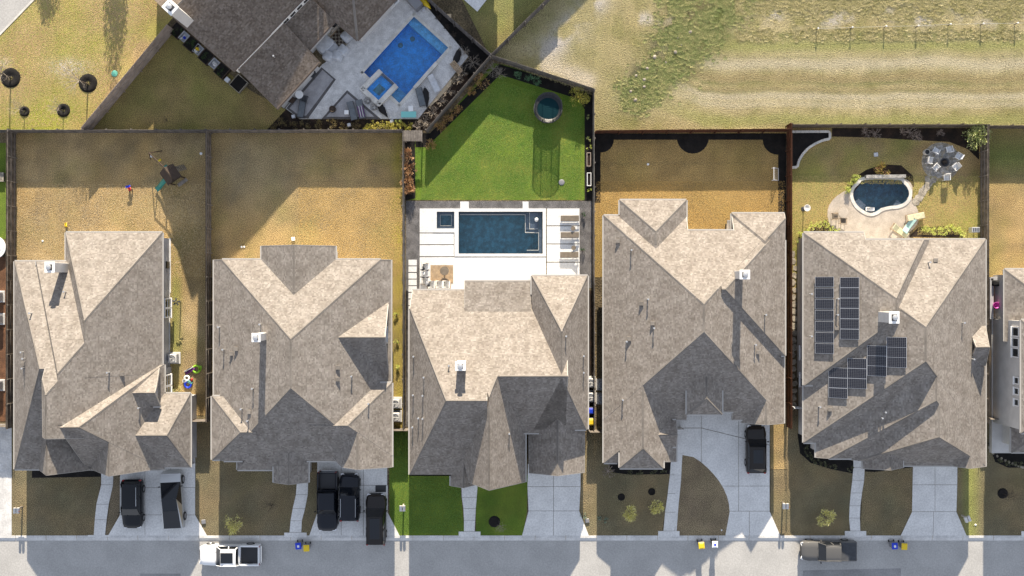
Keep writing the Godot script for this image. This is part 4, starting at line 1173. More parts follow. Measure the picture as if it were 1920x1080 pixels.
	house("house", "two-storey house beyond the top of the frame, shading the blue pool patio", [
		[[[760, -110, 880, -225, 6.0, .5], [880, -225, 790, -310, 6.0, .5], [790, -310, 670, -195, 6.0, .5], [670, -195, 760, -110, 6.0, .5]], [[760, -110, 880, -225, 790, -310, 670, -195]]]], M.shingle_brown, M.stucco_white, M.trim_brown)
	# ---------- houses beyond the top of the frame, known by the shade they throw
	house("house", "shingled house beyond the top of the frame, shading the field corner", [
		[[[987, -264, 1162, -434, 6.0, .35], [976, -274, 976, -525, 6.0, .35], [976, -525, 1162, -525, 6.0, .35]], [[987, -264, 1162, -434, 1162, -525, 976, -525, 976, -274]]]], G, M.stucco_white, M.trim)
	house("house", "shingled house beyond the top of the frame, behind the small white patio", [
		[[[860, -330, 938, -330, 5.6, .5], [860, -190, 938, -190, 5.6, .5], [860, -330, 860, -190, 5.6, .5], [938, -330, 938, -190, 5.6, .5]], [[860, -330, 938, -330, 938, -190, 860, -190]]]], G, M.stucco_white, M.trim)
	st = ST()
	slab(st, px([870, -80, 960, -80, 920, -10, 895, 22, 868, -2]), 0.0, 0.05)
	tag(put(st, "patio", M.concrete_pale, self), "", "", "", "structure")
func solar(h: Node3D):
	var st := ST()
	var w := 1.72
	var d := .94
	box(st, Vector3.ZERO, Vector3(w, 0.04, d))
	var frame := mesh_of(st, M.solar_frame)
	st = ST()
	for i in 10:
		for j in 6: box(st, Vector3((i - 4.5) * 0.166, 0.022, (j - 2.5) * 0.15), Vector3(0.152, 0.006, 0.138))
	var cells := mesh_of(st, M.solar_cell)
	st = ST()
	box(st, Vector3(0, 0.0195, 0), Vector3(w - 0.05, 0.004, d - 0.05))
	var back := mesh_of(st, M.grey_plastic)
	var tilt := atan(.56)
	var bas := Basis(Vector3(0, 0, 1), tilt)
	for col in [[1544.5, 528.5, 7, 20.8], [1591.5, 529.5, 6, 19.4], [1570, 698.5, 3, 19], [1605.5, 681, 3, 18.8], [1642.5, 657.5, 3, 18.8], [1679.5, 641.5, 3, 18.8]]:
		for k in col[2]:
			var q := roof_at(roofs[h], col[0], col[1] + k * col[3])
			var o := inst(frame, "solar_panel", h, Transform3D(bas, q + Vector3(0, 0.22, 0)))
			inst(back, "backing", o)
			inst(cells, "cells", o)
# ================= fences =================
func fence(label: String, pts: Array, wood: Material, height := 1.83, rail_side := 1.0, rail: Material = null, called := "wooden_fence"):
	var o := thing(called, label, "fence")
	var bay := 2.44
	for i in pts.size() - 1:
		var a := P2(pts[i][0], pts[i][1])
		var b := P2(pts[i + 1][0], pts[i + 1][1])
		var len := a.distance_to(b)
		var n := maxi(1, roundi(len / bay))
		var L := len / n
		var d := (b - a) / len
		var bas := Basis(Vector3.UP, atan2(d.x, d.y))       # local z runs along the fence
		var vars := []
		for v in 3:
			var st := ST()
			var cnt := maxi(1, int(L / 0.148))
			var w := L / cnt
			for k in cnt:
				var hh := height + rng.randf_range(-0.012, 0.012)
				box(st, Vector3(rng.randf_range(-0.004, 0.004), hh / 2.0, -L / 2 + w * (k + 0.5)), Vector3(0.02, hh, w - 0.007))
			vars.append(mesh_of(st, wood))
		var rs := ST()
		for y in [0.3, height * 0.52, height - 0.22]: box(rs, Vector3(rail_side * 0.032, y, 0), Vector3(0.042, 0.09, L - 0.01))
		var rails := mesh_of(rs, rail if rail else wood)
		var ps := ST()
		box(ps, Vector3(rail_side * 0.1, (height - 0.05) / 2.0, 0), Vector3(0.09, height - 0.05, 0.09))
		var post := mesh_of(ps, rail if rail else wood)
		for k in n:
			var m := a + d * L * (k + 0.5)
			inst(vars[k % 3], "panel", o, Transform3D(bas, Vector3(m.x, 0, m.y)))
			inst(rails, "rail", o, Transform3D(bas, Vector3(m.x, 0, m.y)))
			var p := a + d * L * k
			inst(post, "post", o, Transform3D(bas, Vector3(p.x, 0, p.y)))
	return o
func build_fences():
	var R: Material = M.rail_wood
	fence("long weathered back fence behind the two left straw yards", [[-60, 249], [758, 249]], M.fence_grey, 1.83, 1.0, R)
	fence("weathered side fence at the left frame edge of the play set yard", [[30, 251], [29, 800]], M.fence_wood, 1.9, 1.0, R)
	fence("weathered fence between the play set yard and the second yard", [[396, 251], [396, 788]], M.fence_wood, 1.83, 1.0, R)
	fence("dark fence between the second straw yard and the white slab patio", [[759, 251], [760, 800]], M.fence_grey, 1.83, -1.0)
	fence("grey fence slanting along the blue pool garden and the green lawn", [[802, 249], [921, 110]], M.fence_grey, 1.83, 1.0)
	fence("grey fence running off the top edge behind the blue pool", [[921, 109], [786, -12]], M.fence_grey, 1.83, 1.0)
	fence("grey fence between the far lawn and the open field", [[919, 112], [1048, -16]], M.fence_grey, 1.83, -1.0, R)
	fence("grey fence behind the trampoline", [[919.5, 110], [1112, 173]], M.fence_grey, 1.83, 1.0)
	fence("grey fence right of the green lawn and the gravel strip", [[1111, 174], [1112, 802]], M.fence_grey, 1.83, 1.0)
	fence("red-brown stained back fence of the yard with the soccer goal", [[1114, 250], [1474, 247]], M.fence_stained, 1.95, -1.0)
	fence("red-brown stained side fence left of the stone path", [[1475, 237], [1475, 800]], M.fence_stained, 1.95, -1.0)
	fence("brown back fence behind the free-form pool", [[1477, 239], [1837, 239]], M.fence_wood, 1.83, 1.0)
	fence("dark side fence right of the fire circle", [[1838, 240], [1838, 790]], M.fence_wood, 1.83, -1.0, R)
	fence("dark back fence at the right frame edge", [[1840, 241], [2100, 241]], M.fence_wood, 1.83, 1.0)
	fence("tall rose-brown fence slanting across the top left lawn", [[170, 247], [328, 57]], M.fence_rose, 2.3, -1.0)
	fence("short gate fence beside the garage with the two black cars' drive", [[368, 786], [395, 786]], M.rail_wood, 1.8, 1.0)
	fence("short pale gate fence between the second house and the turf strip", [[735, 803], [768, 803]], M.rail_wood, 1.8, 1.0)
	fence("short gate fence beside the white slab house's side bins", [[1103, 806], [1131, 806]], M.rail_wood, 1.8, 1.0)
	fence("short white gate fence at the end of the stone path", [[1480, 762], [1504, 762]], M.trim_white, 1.8, 1.0)
	fence("short pale gate fence by the two-storey house", [[1841, 782], [1858, 782]], M.rail_wood, 1.8, 1.0)
	fence("short gate fence at the left frame edge", [[-40, 796], [27, 796]], M.rail_wood, 1.8, 1.0)
# ================= vehicles =================
# local axes: z runs to the front, x to the right side, y up
func section(z: float, hw: float, y0: float, y1: float, r: float, tumble := 0.0) -> Array:
	var a := []
	var pts := [[-hw + r, y0], [-hw, y0 + r], [-hw, lerpf(y0, y1, 0.55)], [-hw + tumble + r * 0.15, y1 - r], [-hw + tumble + r, y1], [-hw * 0.4, y1 + 0.018], [0.0, y1 + 0.025], [hw * 0.4, y1 + 0.018], [hw - tumble - r, y1], [hw - tumble - r * 0.15, y1 - r], [hw, lerpf(y0, y1, 0.55)], [hw, y0 + r], [hw - r, y0]]
	for p in pts: a.append(Vector3(p[0], p[1], z))
	return a
func wheel_at(car: Node3D, x: float, z: float, r: float, w: float):
	var bas := Basis(Vector3.BACK, PI / 2)
	var st := ST(true)
	lathe(st, Vector3(x, r, z), [[r * 0.6, -w / 2], [r * 0.93, -w / 2], [r, -w * 0.35], [r, w * 0.35], [r * 0.93, w / 2], [r * 0.6, w / 2]], 20, bas)
	var o := put(st, "wheel", M.rubber, car)
	st = ST()
	var s := -signf(x)
	lathe(st, Vector3(x, r, z), [[0.0, s * w * 0.42], [r * 0.2, s * w * 0.46], [r * 0.55, s * w * 0.4], [r * 0.62, s * w * 0.5]], 10, bas)
	put(st, "rim", M.wheel_rim, o)
func car(label: String, cat: String, at: Vector3, turn: float, d: Dictionary) -> Node3D:
	# turn: heading of the nose; 0 = towards the bottom of the plan (+z)
	var o := thing(d.get("called", "parked_car"), label, cat, at, turn, "vehicles in the drives and along the kerb")
	var L: float = d.L
	var W: float = d.W / 2.0
	var paint: Material = d.paint
	var hood: float = d.get("hood", 1.0)          # height of the bonnet
	var belt: float = d.get("belt", 1.1)
	var roofh: float = d.get("roof", 1.75)
	var zf: float = L / 2
	var zr: float = -L / 2
	var zw: float = d.get("wind", L * 0.22)        # foot of the windscreen
	var bed: float = d.get("bed", 0.0)             # length of an open bed
	var zc := zr + bed if bed > 0 else zr + 0.05
	var st := ST(true)
	var rings := [section(zf, W * 0.74, 0.42, hood - 0.28, 0.1), section(zf - 0.1, W * 0.86, 0.32, hood - 0.12, 0.12), section(zf - 0.42, W * 0.965, 0.27, hood - 0.03, 0.12, 0.02), section(zf - 0.9, W, 0.26, hood, 0.1, 0.03),
		section(zw + 0.1, W, 0.26, lerpf(hood, belt, 0.6), 0.09, 0.03), section(zw - 0.3, W, 0.26, belt, 0.08, 0.03)]
	if bed > 0: rings += [section(zc, W, 0.27, belt, 0.08, 0.03)]
	else: rings += [section(0.0, W, 0.26, belt, 0.08, 0.03), section(zr + 0.6, W * 0.985, 0.28, belt, 0.09, 0.04), section(zr + 0.2, W * 0.95, 0.3, belt - 0.03, 0.1, 0.05), section(zr + 0.04, W * 0.88, 0.38, belt - 0.15, 0.1, 0.05)]
	loft(st, rings)
	var body := put(st, "body", paint, o)
	# cabin: glass all round, pillars and roof skin over it
	var zt: float = zw - d.get("rake", 0.75)                     # front edge of the roof
	var zb: float = zc + d.get("rear_rake", 0.35)
	var wt: float = W * 0.8
	st = ST()
	var low4 := [Vector3(-W * 0.93, belt - 0.02, zw), Vector3(W * 0.93, belt - 0.02, zw), Vector3(W * 0.93, belt - 0.02, zc + 0.08), Vector3(-W * 0.93, belt - 0.02, zc + 0.08)]
	var top4 := [Vector3(-wt, roofh - 0.04, zt), Vector3(wt, roofh - 0.04, zt), Vector3(wt, roofh - 0.04, zb), Vector3(-wt, roofh - 0.04, zb)]
	loft(st, [low4, top4])
	put(st, "windows", M.car_glass, o)
	st = ST(true)
	var rr := []
	for k in 7:
		var t := k / 6.0
		var z := lerpf(zt + 0.04, zb - 0.04, t)
		var cr := 0.05 * sin(t * PI) + 0.0
		var row := []
		for j in 9:
			var s := j / 4.0 - 1.0
			row.append(Vector3(s * (wt + 0.02) * (1.0 - 0.03 * absf(t - 0.5)), roofh + cr + 0.05 * (1.0 - s * s) - (0.06 if absf(s) > 0.9 else 0.0), z))
		rr.append(row)
	loft(st, rr, false, false)
	for k in 6:
		for e in [0, 8]: quad(st, rr[k][e], rr[k + 1][e], rr[k + 1][e] - Vector3(0, 0.08, 0), rr[k][e] - Vector3(0, 0.08, 0))
	put(st, "roof_panel", d.get("roof_mat", paint), o)
	for s in [-1, 1]:
		st = ST()
		tube(st, Vector3(s * W * 0.92, belt, zw - 0.02), Vector3(s * wt, roofh, zt), 0.045, -1, 6)
		tube(st, Vector3(s * W * 0.92, belt, zc + 0.1), Vector3(s * wt, roofh, zb), 0.06, -1, 6)
		tube(st, Vector3(s * W * 0.93, belt, (zw + zc) / 2 - 0.1), Vector3(s * wt, roofh, (zt + zb) / 2 - 0.05), 0.05, -1, 6)
		tube(st, Vector3(s * wt, roofh - 0.01, zt), Vector3(s * wt, roofh - 0.01, zb), 0.035, -1, 6)
		put(st, "door_frame", paint, o)
	if d.get("rails", false):
		for s in [-1, 1]:
			st = ST()
			tube(st, Vector3(s * wt * 0.92, roofh + 0.1, zt - 0.25), Vector3(s * wt * 0.92, roofh + 0.1, zb + 0.25), 0.028, -1, 6)
			put(st, "roof_rail", d.get("rail_mat", M.chrome), o)
	if d.get("sunroof", 0.0) > 0:
		st = ST()
		cbox(st, Vector3(0, roofh + 0.09, lerpf(zt, zb, 0.42)), Vector3(wt * 1.25, 0.02, d.sunroof), 0.008)
		put(st, "glass_roof", M.car_glass, o)
	if bed > 0:
		var zl := zr + 0.02
		for s in [-1, 1]:
			st = ST()
			cbox(st, Vector3(s * (W - 0.09), 0.72, (zc + zl) / 2), Vector3(0.17, belt - 0.3, zc - zl), 0.05)
			put(st, "bed_side", paint, o)
		st = ST()
		cbox(st, Vector3(0, 0.74, zl + 0.05), Vector3(W * 2 - 0.2, belt - 0.34, 0.1), 0.03)
		put(st, "tailgate", paint, o)
		st = ST()
		cbox(st, Vector3(0, 0.62, (zc + zl) / 2), Vector3(W * 2 - 0.3, 0.16, zc - zl - 0.1), 0.02)
		put(st, "bed_floor", M.black_plastic, o)
		st = ST()
		cbox(st, Vector3(0, 0.48, zl - 0.06), Vector3(W * 1.7, 0.18, 0.14), 0.04)
		put(st, "bumper", M.chrome, o)
		if d.has("cover"):
			st = ST()
			cbox(st, Vector3(0, belt - 0.03, (zc + zl) / 2 + 0.02), Vector3(W * 2 - 0.22, 0.05, zc - zl - 0.1), 0.015)
			put(st, "bed_cover", d.cover, o)
	for s in [-1, 1]:
		st = ST(true)
		cbox(st, Vector3(s * (W + 0.12), belt + 0.06, zw - 0.25), Vector3(0.22, 0.17, 0.12), 0.05)
		put(st, "mirror", paint, o)
		st = ST(true)
		cbox(st, Vector3(s * W * 0.68, hood - 0.22, zf - 0.12), Vector3(W * 0.4, 0.14, 0.28), 0.05, Basis(Vector3.UP, s * -0.35))
		put(st, "headlight", M.lamp_clear, o)
		st = ST()
		cbox(st, Vector3(s * W * 0.84, belt - 0.22, zr + 0.07), Vector3(0.2, 0.3, 0.16), 0.04)
		put(st, "taillight", M.lamp_red, o)
		for z in [zf - d.get("fo", 0.92), zr + d.get("ro", 1.0)]: wheel_at(o, s * (W - 0.1), z, d.get("wr", 0.38), 0.26)
	st = ST()
	cbox(st, Vector3(0, hood - 0.33, zf - 0.02), Vector3(W * 0.95, 0.26, 0.08), 0.02)
	put(st, "grille", M.black_plastic, o)
	st = ST()
	for s in [-1, 1]: tube(st, Vector3(s * W * 0.1, hood + 0.04, zw + 0.12), Vector3(s * W * 0.62 + 0.2, belt + 0.02, zw + 0.02), 0.012, -1, 5)
	put(st, "wiper", M.black_plastic, o)
	return o
func angular_pickup(label: String, at: Vector3, turn: float):
	var o := thing("pickup_truck", label, "pickup truck", at, turn, "vehicles in the drives and along the kerb")
	var hw := 1.0
	var belt := 1.06
	var st := ST()
	for s in [-1.0, 1.0]:
		quad(st, Vector3(s * hw * .9, .4, 2.8), Vector3(s * hw, belt, 2.5), Vector3(s * hw, belt + .12, -2.75), Vector3(s * hw, .45, -2.8))
	quad(st, Vector3(-hw * .9, .4, 2.8), Vector3(hw * .9, .4, 2.8), Vector3(hw, belt, 2.5), Vector3(-hw, belt, 2.5))
	quad(st, Vector3(-hw, belt, 2.5), Vector3(hw, belt, 2.5), Vector3(hw * .98, 1.2, 1.75), Vector3(-hw * .98, 1.2, 1.75))
	quad(st, Vector3(-hw, .45, -2.8), Vector3(hw, .45, -2.8), Vector3(hw, belt + .12, -2.75), Vector3(-hw, belt + .12, -2.75))
	quad(st, Vector3(-hw * .9, .4, 2.8), Vector3(hw * .9, .4, 2.8), Vector3(hw, .45, -2.8), Vector3(-hw, .45, -2.8))
	for s in [-1.0, 1.0]:       # outer sails
		quad(st, Vector3(s * hw, belt, 2.5), Vector3(s * hw * .98, 1.2, 1.75), Vector3(s * hw, belt + .06, 0.0), Vector3(s * hw, belt, 0.0))
		tri(st, Vector3(s * hw, belt + .12, -2.75), Vector3(s * hw * .72, 1.84, .2), Vector3(s * hw, belt + .06, -0.4))
		tri(st, Vector3(s * hw, belt + .12, -2.75), Vector3(s * hw * .82, 1.24, -2.72), Vector3(s * hw * .72, 1.84, .2))
	put(st, "body", M.steel_panel, o)
	st = ST()
	quad(st, Vector3(-hw * .98, 1.2, 1.75), Vector3(hw * .98, 1.2, 1.75), Vector3(hw * .72, 1.85, .25), Vector3(-hw * .72, 1.85, .25))
	put(st, "windscreen", M.car_glass, o)
	st = ST()
	for s in [-1.0, 1.0]: tri(st, Vector3(s * hw * .98, 1.2, 1.74), Vector3(s * hw * .725, 1.845, .22), Vector3(s * hw, belt + .07, -0.5))
	put(st, "side_window", M.car_glass, o)
	st = ST()
	quad(st, Vector3(-hw * .72, 1.85, .24), Vector3(hw * .72, 1.85, .24), Vector3(hw * .77, 1.6, -.95), Vector3(-hw * .77, 1.6, -.95))
	put(st, "glass_roof", M.car_glass, o)
	st = ST()
	quad(st, Vector3(-hw * .77, 1.6, -.97), Vector3(hw * .77, 1.6, -.97), Vector3(hw * .83, 1.24, -2.74), Vector3(-hw * .83, 1.24, -2.74))
	put(st, "bed_cover", M.black_plastic, o)
	for s in [-1, 1]:
		for z in [1.85, -1.75]: wheel_at(o, s * .9, z, .43, .28)
		st = ST()
		cbox(st, Vector3(s * 1.1, 1.25, 1.35), Vector3(.2, .16, .1), .03)
		put(st, "mirror", M.black_plastic, o)
	st = ST()
	cbox(st, Vector3(0, 1.04, 2.52), Vector3(1.85, .04, .04), .01)
	put(st, "light_bar", M.lamp_clear, o)
	return o
func build_vehicles():
	var suv := {"L": 4.75, "W": 1.95, "hood": 1.02, "belt": 1.15, "roof": 1.68, "wind": 1.05, "rails": true, "rear_rake": .28, "paint": M.paint_black}
	var at := func(x, y): return P(x, y) + Vector3(0, 0.03, 0)
	car("black sport utility car with chrome roof rails beside the steel pickup", "car", at.call(254, 941), 0.0, suv)
	angular_pickup("angular bare-steel pickup with dark glass and dark bed cover", at.call(329, 933), PI + 0.05)
	car("black pickup with an open bed, nose to the street, in the three-car drive", "pickup truck", at.call(617, 936), 0.0, {"called": "pickup_truck", "L": 5.75, "W": 2.0, "hood": 1.15, "belt": 1.2, "roof": 1.9, "wind": 1.2, "bed": 1.75, "rake": .6, "rear_rake": .2, "paint": M.paint_navy, "wr": .42})
	car("black sport utility car nosed in towards the garage beside the black pickup", "car", at.call(658, 929), PI, suv.merged({"L": 4.65, "paint": M.paint_navy}, true))
	car("dark bronze car with an open tailgate rack, parked at the drive edge", "car", at.call(707, 970), PI, {"L": 5.0, "W": 1.96, "hood": 1.02, "belt": 1.12, "roof": 1.75, "wind": 1.15, "sunroof": 2.0, "rear_rake": .25, "paint": M.paint_bronze})
	car("black car with bronze glints on the curved drive beside the limestone house", "car", at.call(1414, 840), PI, {"L": 4.7, "W": 1.93, "hood": .96, "belt": 1.08, "roof": 1.6, "wind": 1.05, "sunroof": 1.3, "rear_rake": .55, "paint": M.paint_bronze})
	car("white pickup with a dark glass roof and open bed on the street", "pickup truck", P(435, 1037) + Vector3(0, -0.1, 0), -PI / 2, {"called": "pickup_truck", "L": 5.85, "W": 2.03, "hood": 1.12, "belt": 1.2, "roof": 1.9, "wind": 1.25, "bed": 1.9, "rake": .65, "rear_rake": .2, "sunroof": 1.2, "paint": M.paint_white, "wr": .42})
	car("grey-brown pickup with a dark bed cover parked at the right kerb", "pickup truck", P(1549, 1029) + Vector3(0, -0.1, 0), -PI / 2, {"called": "pickup_truck", "L": 5.4, "W": 1.93, "hood": 1.08, "belt": 1.15, "roof": 1.8, "wind": 1.1, "bed": 1.6, "rake": .6, "rear_rake": .2, "paint": M.paint_grey, "cover": M.cloth_charcoal, "wr": .4})
# ================= patio things =================
func covered(label: String, at: Vector3, size: Vector3, turn: float, cloth: Material, called := "covered_chair", cat := "furniture cover", group := "furniture under pale covers"):
	# furniture under a fitted cloth cover: a skirt that flares and a soft top
	var o := thing(called, label, cat, at, turn, group)
	var st := ST(true)
	var rings := []
	for q in [[1.06, 0.02], [1.0, .5], [.97, .88], [.86, 1.0]]:
		var r := []
		for k in 20:
			var a := TAU * k / 20
			var c := cos(a)
			var s := sin(a)
			var e := 0.35
			var w := 1.0 + (0.035 * sin(k * 2.9) if q[1] < .6 else 0.0)
			r.append(Vector3(signf(c) * pow(absf(c), e) * size.x / 2 * q[0] * w, q[1] * size.y + .02 * sin(k * 1.7), signf(s) * pow(absf(s), e) * size.z / 2 * q[0] * w))
		rings.append(r)
	loft(st, rings)
	put(st, "cover", cloth, o)
	st = ST()
	for s in [-1, 1]:
		for z in [-1, 1]: box(st, Vector3(s * size.x * .4, .05, z * size.z * .4), Vector3(.06, .1, .06))
	put(st, "foot", M.metal_dark, o)
	return o
func umbrella_folded(label: String, at: Vector3, turn: float):
	var o := thing("folded_umbrella", label, "umbrella", at, turn)
	var st := ST(true)
	var rings := []
	for k in 9:
		var t := k / 8.0
		var row := []
		for j in 12:
			var rr := (.1 + .3 * sin(t * PI) * (1.0 + .35 * sin(j * 2.6 + k))) * (1.0 - .5 * t)
			row.append(Vector3(cos(TAU * j / 12) * rr, .2 + .16 * sin(TAU * j / 12) * (1 - t * .5), -.9 + 1.9 * t))
		rings.append(row)
	loft(st, rings)
	put(st, "canopy", M.cloth_black, o)
	st = ST()
	tube(st, Vector3(0, .2, -1.1), Vector3(0, .2, 1.2), .03)
	put(st, "pole", M.metal_dark, o)
func build_patio_things():
	var hi := Vector3(0, .05, 0)
	# ---- white slab patio
	var k := 0
	for q in [[1069, 410], [1069, 441], [1068, 478]]:
		lounger("taupe sun lounger with a white frame on the white slabs, %s of three" % ["uppermost", "middle one", "lowest"][k], P(q[0], q[1]) + hi, PI, M.cloth_taupe, M.trim_white, .35)
		k += 1
	round_table("round grey-brown side table between the upper two taupe loungers", P(1074, 429) + hi, .22, .5, M.cloth_taupe, M.metal_dark)
	round_table("round grey-brown side table between the lower two taupe loungers", P(1075, 465) + hi, .22, .5, M.cloth_taupe, M.metal_dark)
	var o := struct("wood_deck_mat")
	for i in 16:
		var st := ST()
		slab(st, rect(807.5 + i * 2.65, 497, 810 + i * 2.65, 531), .05, .085)
		put(st, "plank", M.teak, o)
	round_table("round grey table standing on the teak deck mat", P(834, 508) + Vector3(0, .085, 0), .44, .42, M.cloth_taupe, M.metal_dark, "coffee_table")
	o = thing("corner_sofa", "white L-shaped outdoor sofa on the white slabs beside the teak mat", "sofa", P(798, 518) + hi)
	var st := ST()
	cbox(st, Vector3(-.05, .2, -.25), Vector3(.86, .3, 2.1), .05)
	cbox(st, Vector3(1.35, .2, .82), Vector3(2.3, .3, .8), .05)
	put(st, "base", M.teak, o)
	for z in [-.95, -.25, .45]:
		st = ST(true)
		cushion(st, Vector3(.05, .42, z), Vector3(.7, .16, .66))
		put(st, "seat_cushion", M.cloth_white, o)
		st = ST(true)
		cushion(st, Vector3(-.36, .62, z), Vector3(.2, .42, .64))
		put(st, "back_cushion", M.cloth_white, o)
	for x in [.65, 1.4, 2.1]:
		st = ST(true)
		cushion(st, Vector3(x, .42, .76), Vector3(.7, .16, .66))
		put(st, "seat_cushion", M.cloth_white, o)
		st = ST(true)
		cushion(st, Vector3(x, .62, 1.14), Vector3(.68, .42, .2))
		put(st, "back_cushion", M.cloth_white, o)
	for q in [[-.2, -.8, .4, "cloth_charcoal"], [-.18, -.3, -.3, "cover_grey"], [.15, .7, .7, "cover_grey"], [.35, .85, .3, "cloth_charcoal"]]:
		st = ST(true)
		cushion(st, Vector3(q[0], .62, q[1]), Vector3(.4, .12, .36), Basis(Vector3.UP, q[2]) * Basis(Vector3.BACK, .6))
		put(st, "throw_pillow", M[q[3]], o)
	# pot plants in the gravel
	# ---- blue pool patio: furniture under covers
	covered("large pale covered dining table by the slanted house", P(611, 86), Vector3(1.25, .8, 1.75), -.75, M.cover_grey, "covered_table")
	covered("pale covered ottoman between the covered table and chairs", P(627, 93), Vector3(.8, .55, 1.0), -.85, M.cover_grey, "covered_ottoman")
	k = 0
	for q in [[617, 107, -.5], [634, 106, -.35], [645, 96, -.65], [651, 70, -.8]]:
		covered("pale covered chair, %s" % ["lowest of the cluster by the slanted house", "middle of the cluster beside the covered table", "nearest the blue pool among the covered chairs", "standing alone on the checked rug"][k], P(q[0], q[1]), Vector3(.92, .8, .95), q[2], M.cover_grey)
		k += 1
	o = struct("checked_rug")
	for i in 8:
		for j in 6:
			st = ST()
			var c := P2(636, 73) + Vector2(.24 * (i - 3.5), .24 * (j - 2.5)).rotated(.75)
			box(st, Vector3(c.x, .024, c.y), Vector3(.235, .012, .235), Basis(Vector3.UP, -.75))
			put(st, "tile", M.dark_wood if (i + j) % 2 == 0 else M.flagstone_tan, o)
	o = thing("grill_island", "dark built-in grill counter by the slanted house wall", "grill", P(629, 50), -.75)
	st = ST()
	cbox(st, Vector3(0, .45, 0), Vector3(.75, .9, 1.3), .03)
	put(st, "counter", M.limestone, o)
	st = ST(true)
	cbox(st, Vector3(0, .98, -.1), Vector3(.6, .26, .7), .1)
	put(st, "hood", M.black_plastic, o)
	o = thing("storage_bench", "tan storage bench under the roof edge beside the grill counter", "bench", P(622, 62), -.75)
	st = ST()
	cbox(st, Vector3(0, .25, 0), Vector3(.5, .5, 1.0), .03)
	put(st, "box", M.teak, o)
	st = ST()
	cbox(st, Vector3(0, .52, 0), Vector3(.56, .05, 1.06), .015)
	put(st, "lid", M.flagstone_tan, o)
	# ---- grey deck panels
	var dk := Vector3(0, .036, 0)
	round_table("round white table on the larger grey deck panel", P(564, 180) + dk, .4, .74, M.white_plastic, M.metal_dark, "bistro_table")
	chair("dark chair left of the round white table", P(549, 189) + dk, 1.0, M.dark_wood, M.metal_dark)
	chair("dark blue-grey chair below the round white table", P(573, 187) + dk, -1.8, M.cloth_charcoal, M.metal_dark)
	chair("dark chair by the slanted house eave on the grey deck panel", P(588, 142) + dk, -.4, M.cloth_charcoal, M.metal_dark)
	lounger("dark grey lounger on the larger grey deck panel", P(567, 205) + dk, -.15 + PI / 2, M.cloth_grey, M.metal_dark, .2)
	o = thing("barrel_planter", "round dark barrel planter on the triangular grey deck panel", "planter", P(625, 206) + dk)
	st = ST(true)
	lathe(st, Vector3.ZERO, [[.24, 0], [.31, .22], [.33, .4], [.3, .56], [.25, .56], [.25, .48], [0, .48]], 20)
	put(st, "barrel", M.dark_wood, o)
	st = ST()
	for y in [.12, .44]: lathe(st, Vector3.ZERO, [[.3 if y < .3 else .335, y], [.325 if y < .3 else .34, y + .05]], 20)
	put(st, "hoop", M.metal_dark, o)
	lounger("dark grey sun lounger beside the striped one on the triangular deck panel", P(661, 208) + dk, .25 - PI / 2, M.cloth_grey, M.metal_dark, .5)
	lounger("sun lounger covered by a purple and white striped towel", P(677, 205) + dk, .22 - PI / 2, M.cloth_grey, M.metal_dark, .35, M.cloth_purple)
	o = thing("side_table", "small square white table between the barrel and the grey lounger", "table", P(651, 212) + dk)
	st = ST()
	cbox(st, Vector3(0, .43, 0), Vector3(.42, .04, .42), .015)
	put(st, "table_top", M.white_plastic, o)
	for s in [-1, 1]:
		for z in [-1, 1]:
			st = ST()
			box(st, Vector3(s * .17, .21, z * .17), Vector3(.04, .42, .04))
			put(st, "leg", M.white_plastic, o)
	# wire chairs and black umbrellas
	for q in [["round wire chair left of the spa", 691, 191, .3], ["grey wire chair below the spa corner", 703, 203, .9]]:
		o = thing("wire_chair", q[0], "chair", P(q[1], q[2]) + Vector3(0, .02, 0), q[3], "patio chairs")
		st = ST()
		for r in 4:
			for i in 16: tube(st, Vector3(cos(TAU * i / 16) * (.14 + .07 * r), .35 + .1 * r, sin(TAU * i / 16) * (.14 + .07 * r)), Vector3(cos(TAU * (i + 1) / 16) * (.14 + .07 * r), .35 + .1 * r, sin(TAU * (i + 1) / 16) * (.14 + .07 * r)), .014, -1, 4, false)
		for i in 10: tube(st, Vector3(cos(TAU * i / 10) * .12, .34, sin(TAU * i / 10) * .12), Vector3(cos(TAU * i / 10) * .36, .66, sin(TAU * i / 10) * .36), .01, -1, 4, false)
		put(st, "basket", M.metal_dark, o)
		st = ST()
		for i in 4: tube(st, Vector3(cos(1.57 * i) * .15, .36, sin(1.57 * i) * .15), Vector3(cos(1.57 * i) * .28, 0, sin(1.57 * i) * .28), .015, -1, 5)
		put(st, "leg", M.metal_dark, o)
	umbrella_folded("black folded umbrella lying by the wire chairs", P(716, 204), .6)
	umbrella_folded("black folded umbrella lying beside the corner lounger", P(799, 183), .1)
	umbrella_folded("black folded umbrella at the far corner of the blue pool patio", P(857, 109), -.3)
	lounger("grey lounger at the lower corner of the blue pool patio", P(789, 182), .25 - PI / 2, M.cloth_grey, M.metal_dark, .4)
	lounger("pale mesh lounger with its frame bare on the blue pool patio", P(814, 157), .45 - PI / 2, M.cover_grey, M.galvanised, .5)
	o = thing("patio_bench", "tan slatted bench at the far corner of the blue pool patio", "bench", P(856, 128), .7)
	for i in 4:
		st = ST()
		box(st, Vector3(-.24 + i * .16, .44, 0), Vector3(.13, .04, 1.35))
		put(st, "slat", M.teak, o)
	for s in [-1, 1]:
		st = ST()
		box(st, Vector3(0, .22, s * .6), Vector3(.55, .42, .07))
		put(st, "leg", M.coping, o)
	o = thing("glass_table", "low pale glass table at the lower edge of the blue pool patio", "table", P(767, 216) + Vector3(0, .02, 0))
	st = ST()
	cbox(st, Vector3(0, .4, 0), Vector3(1.5, .02, .6), .008)
	put(st, "table_top", M.turquoise_plastic, o)
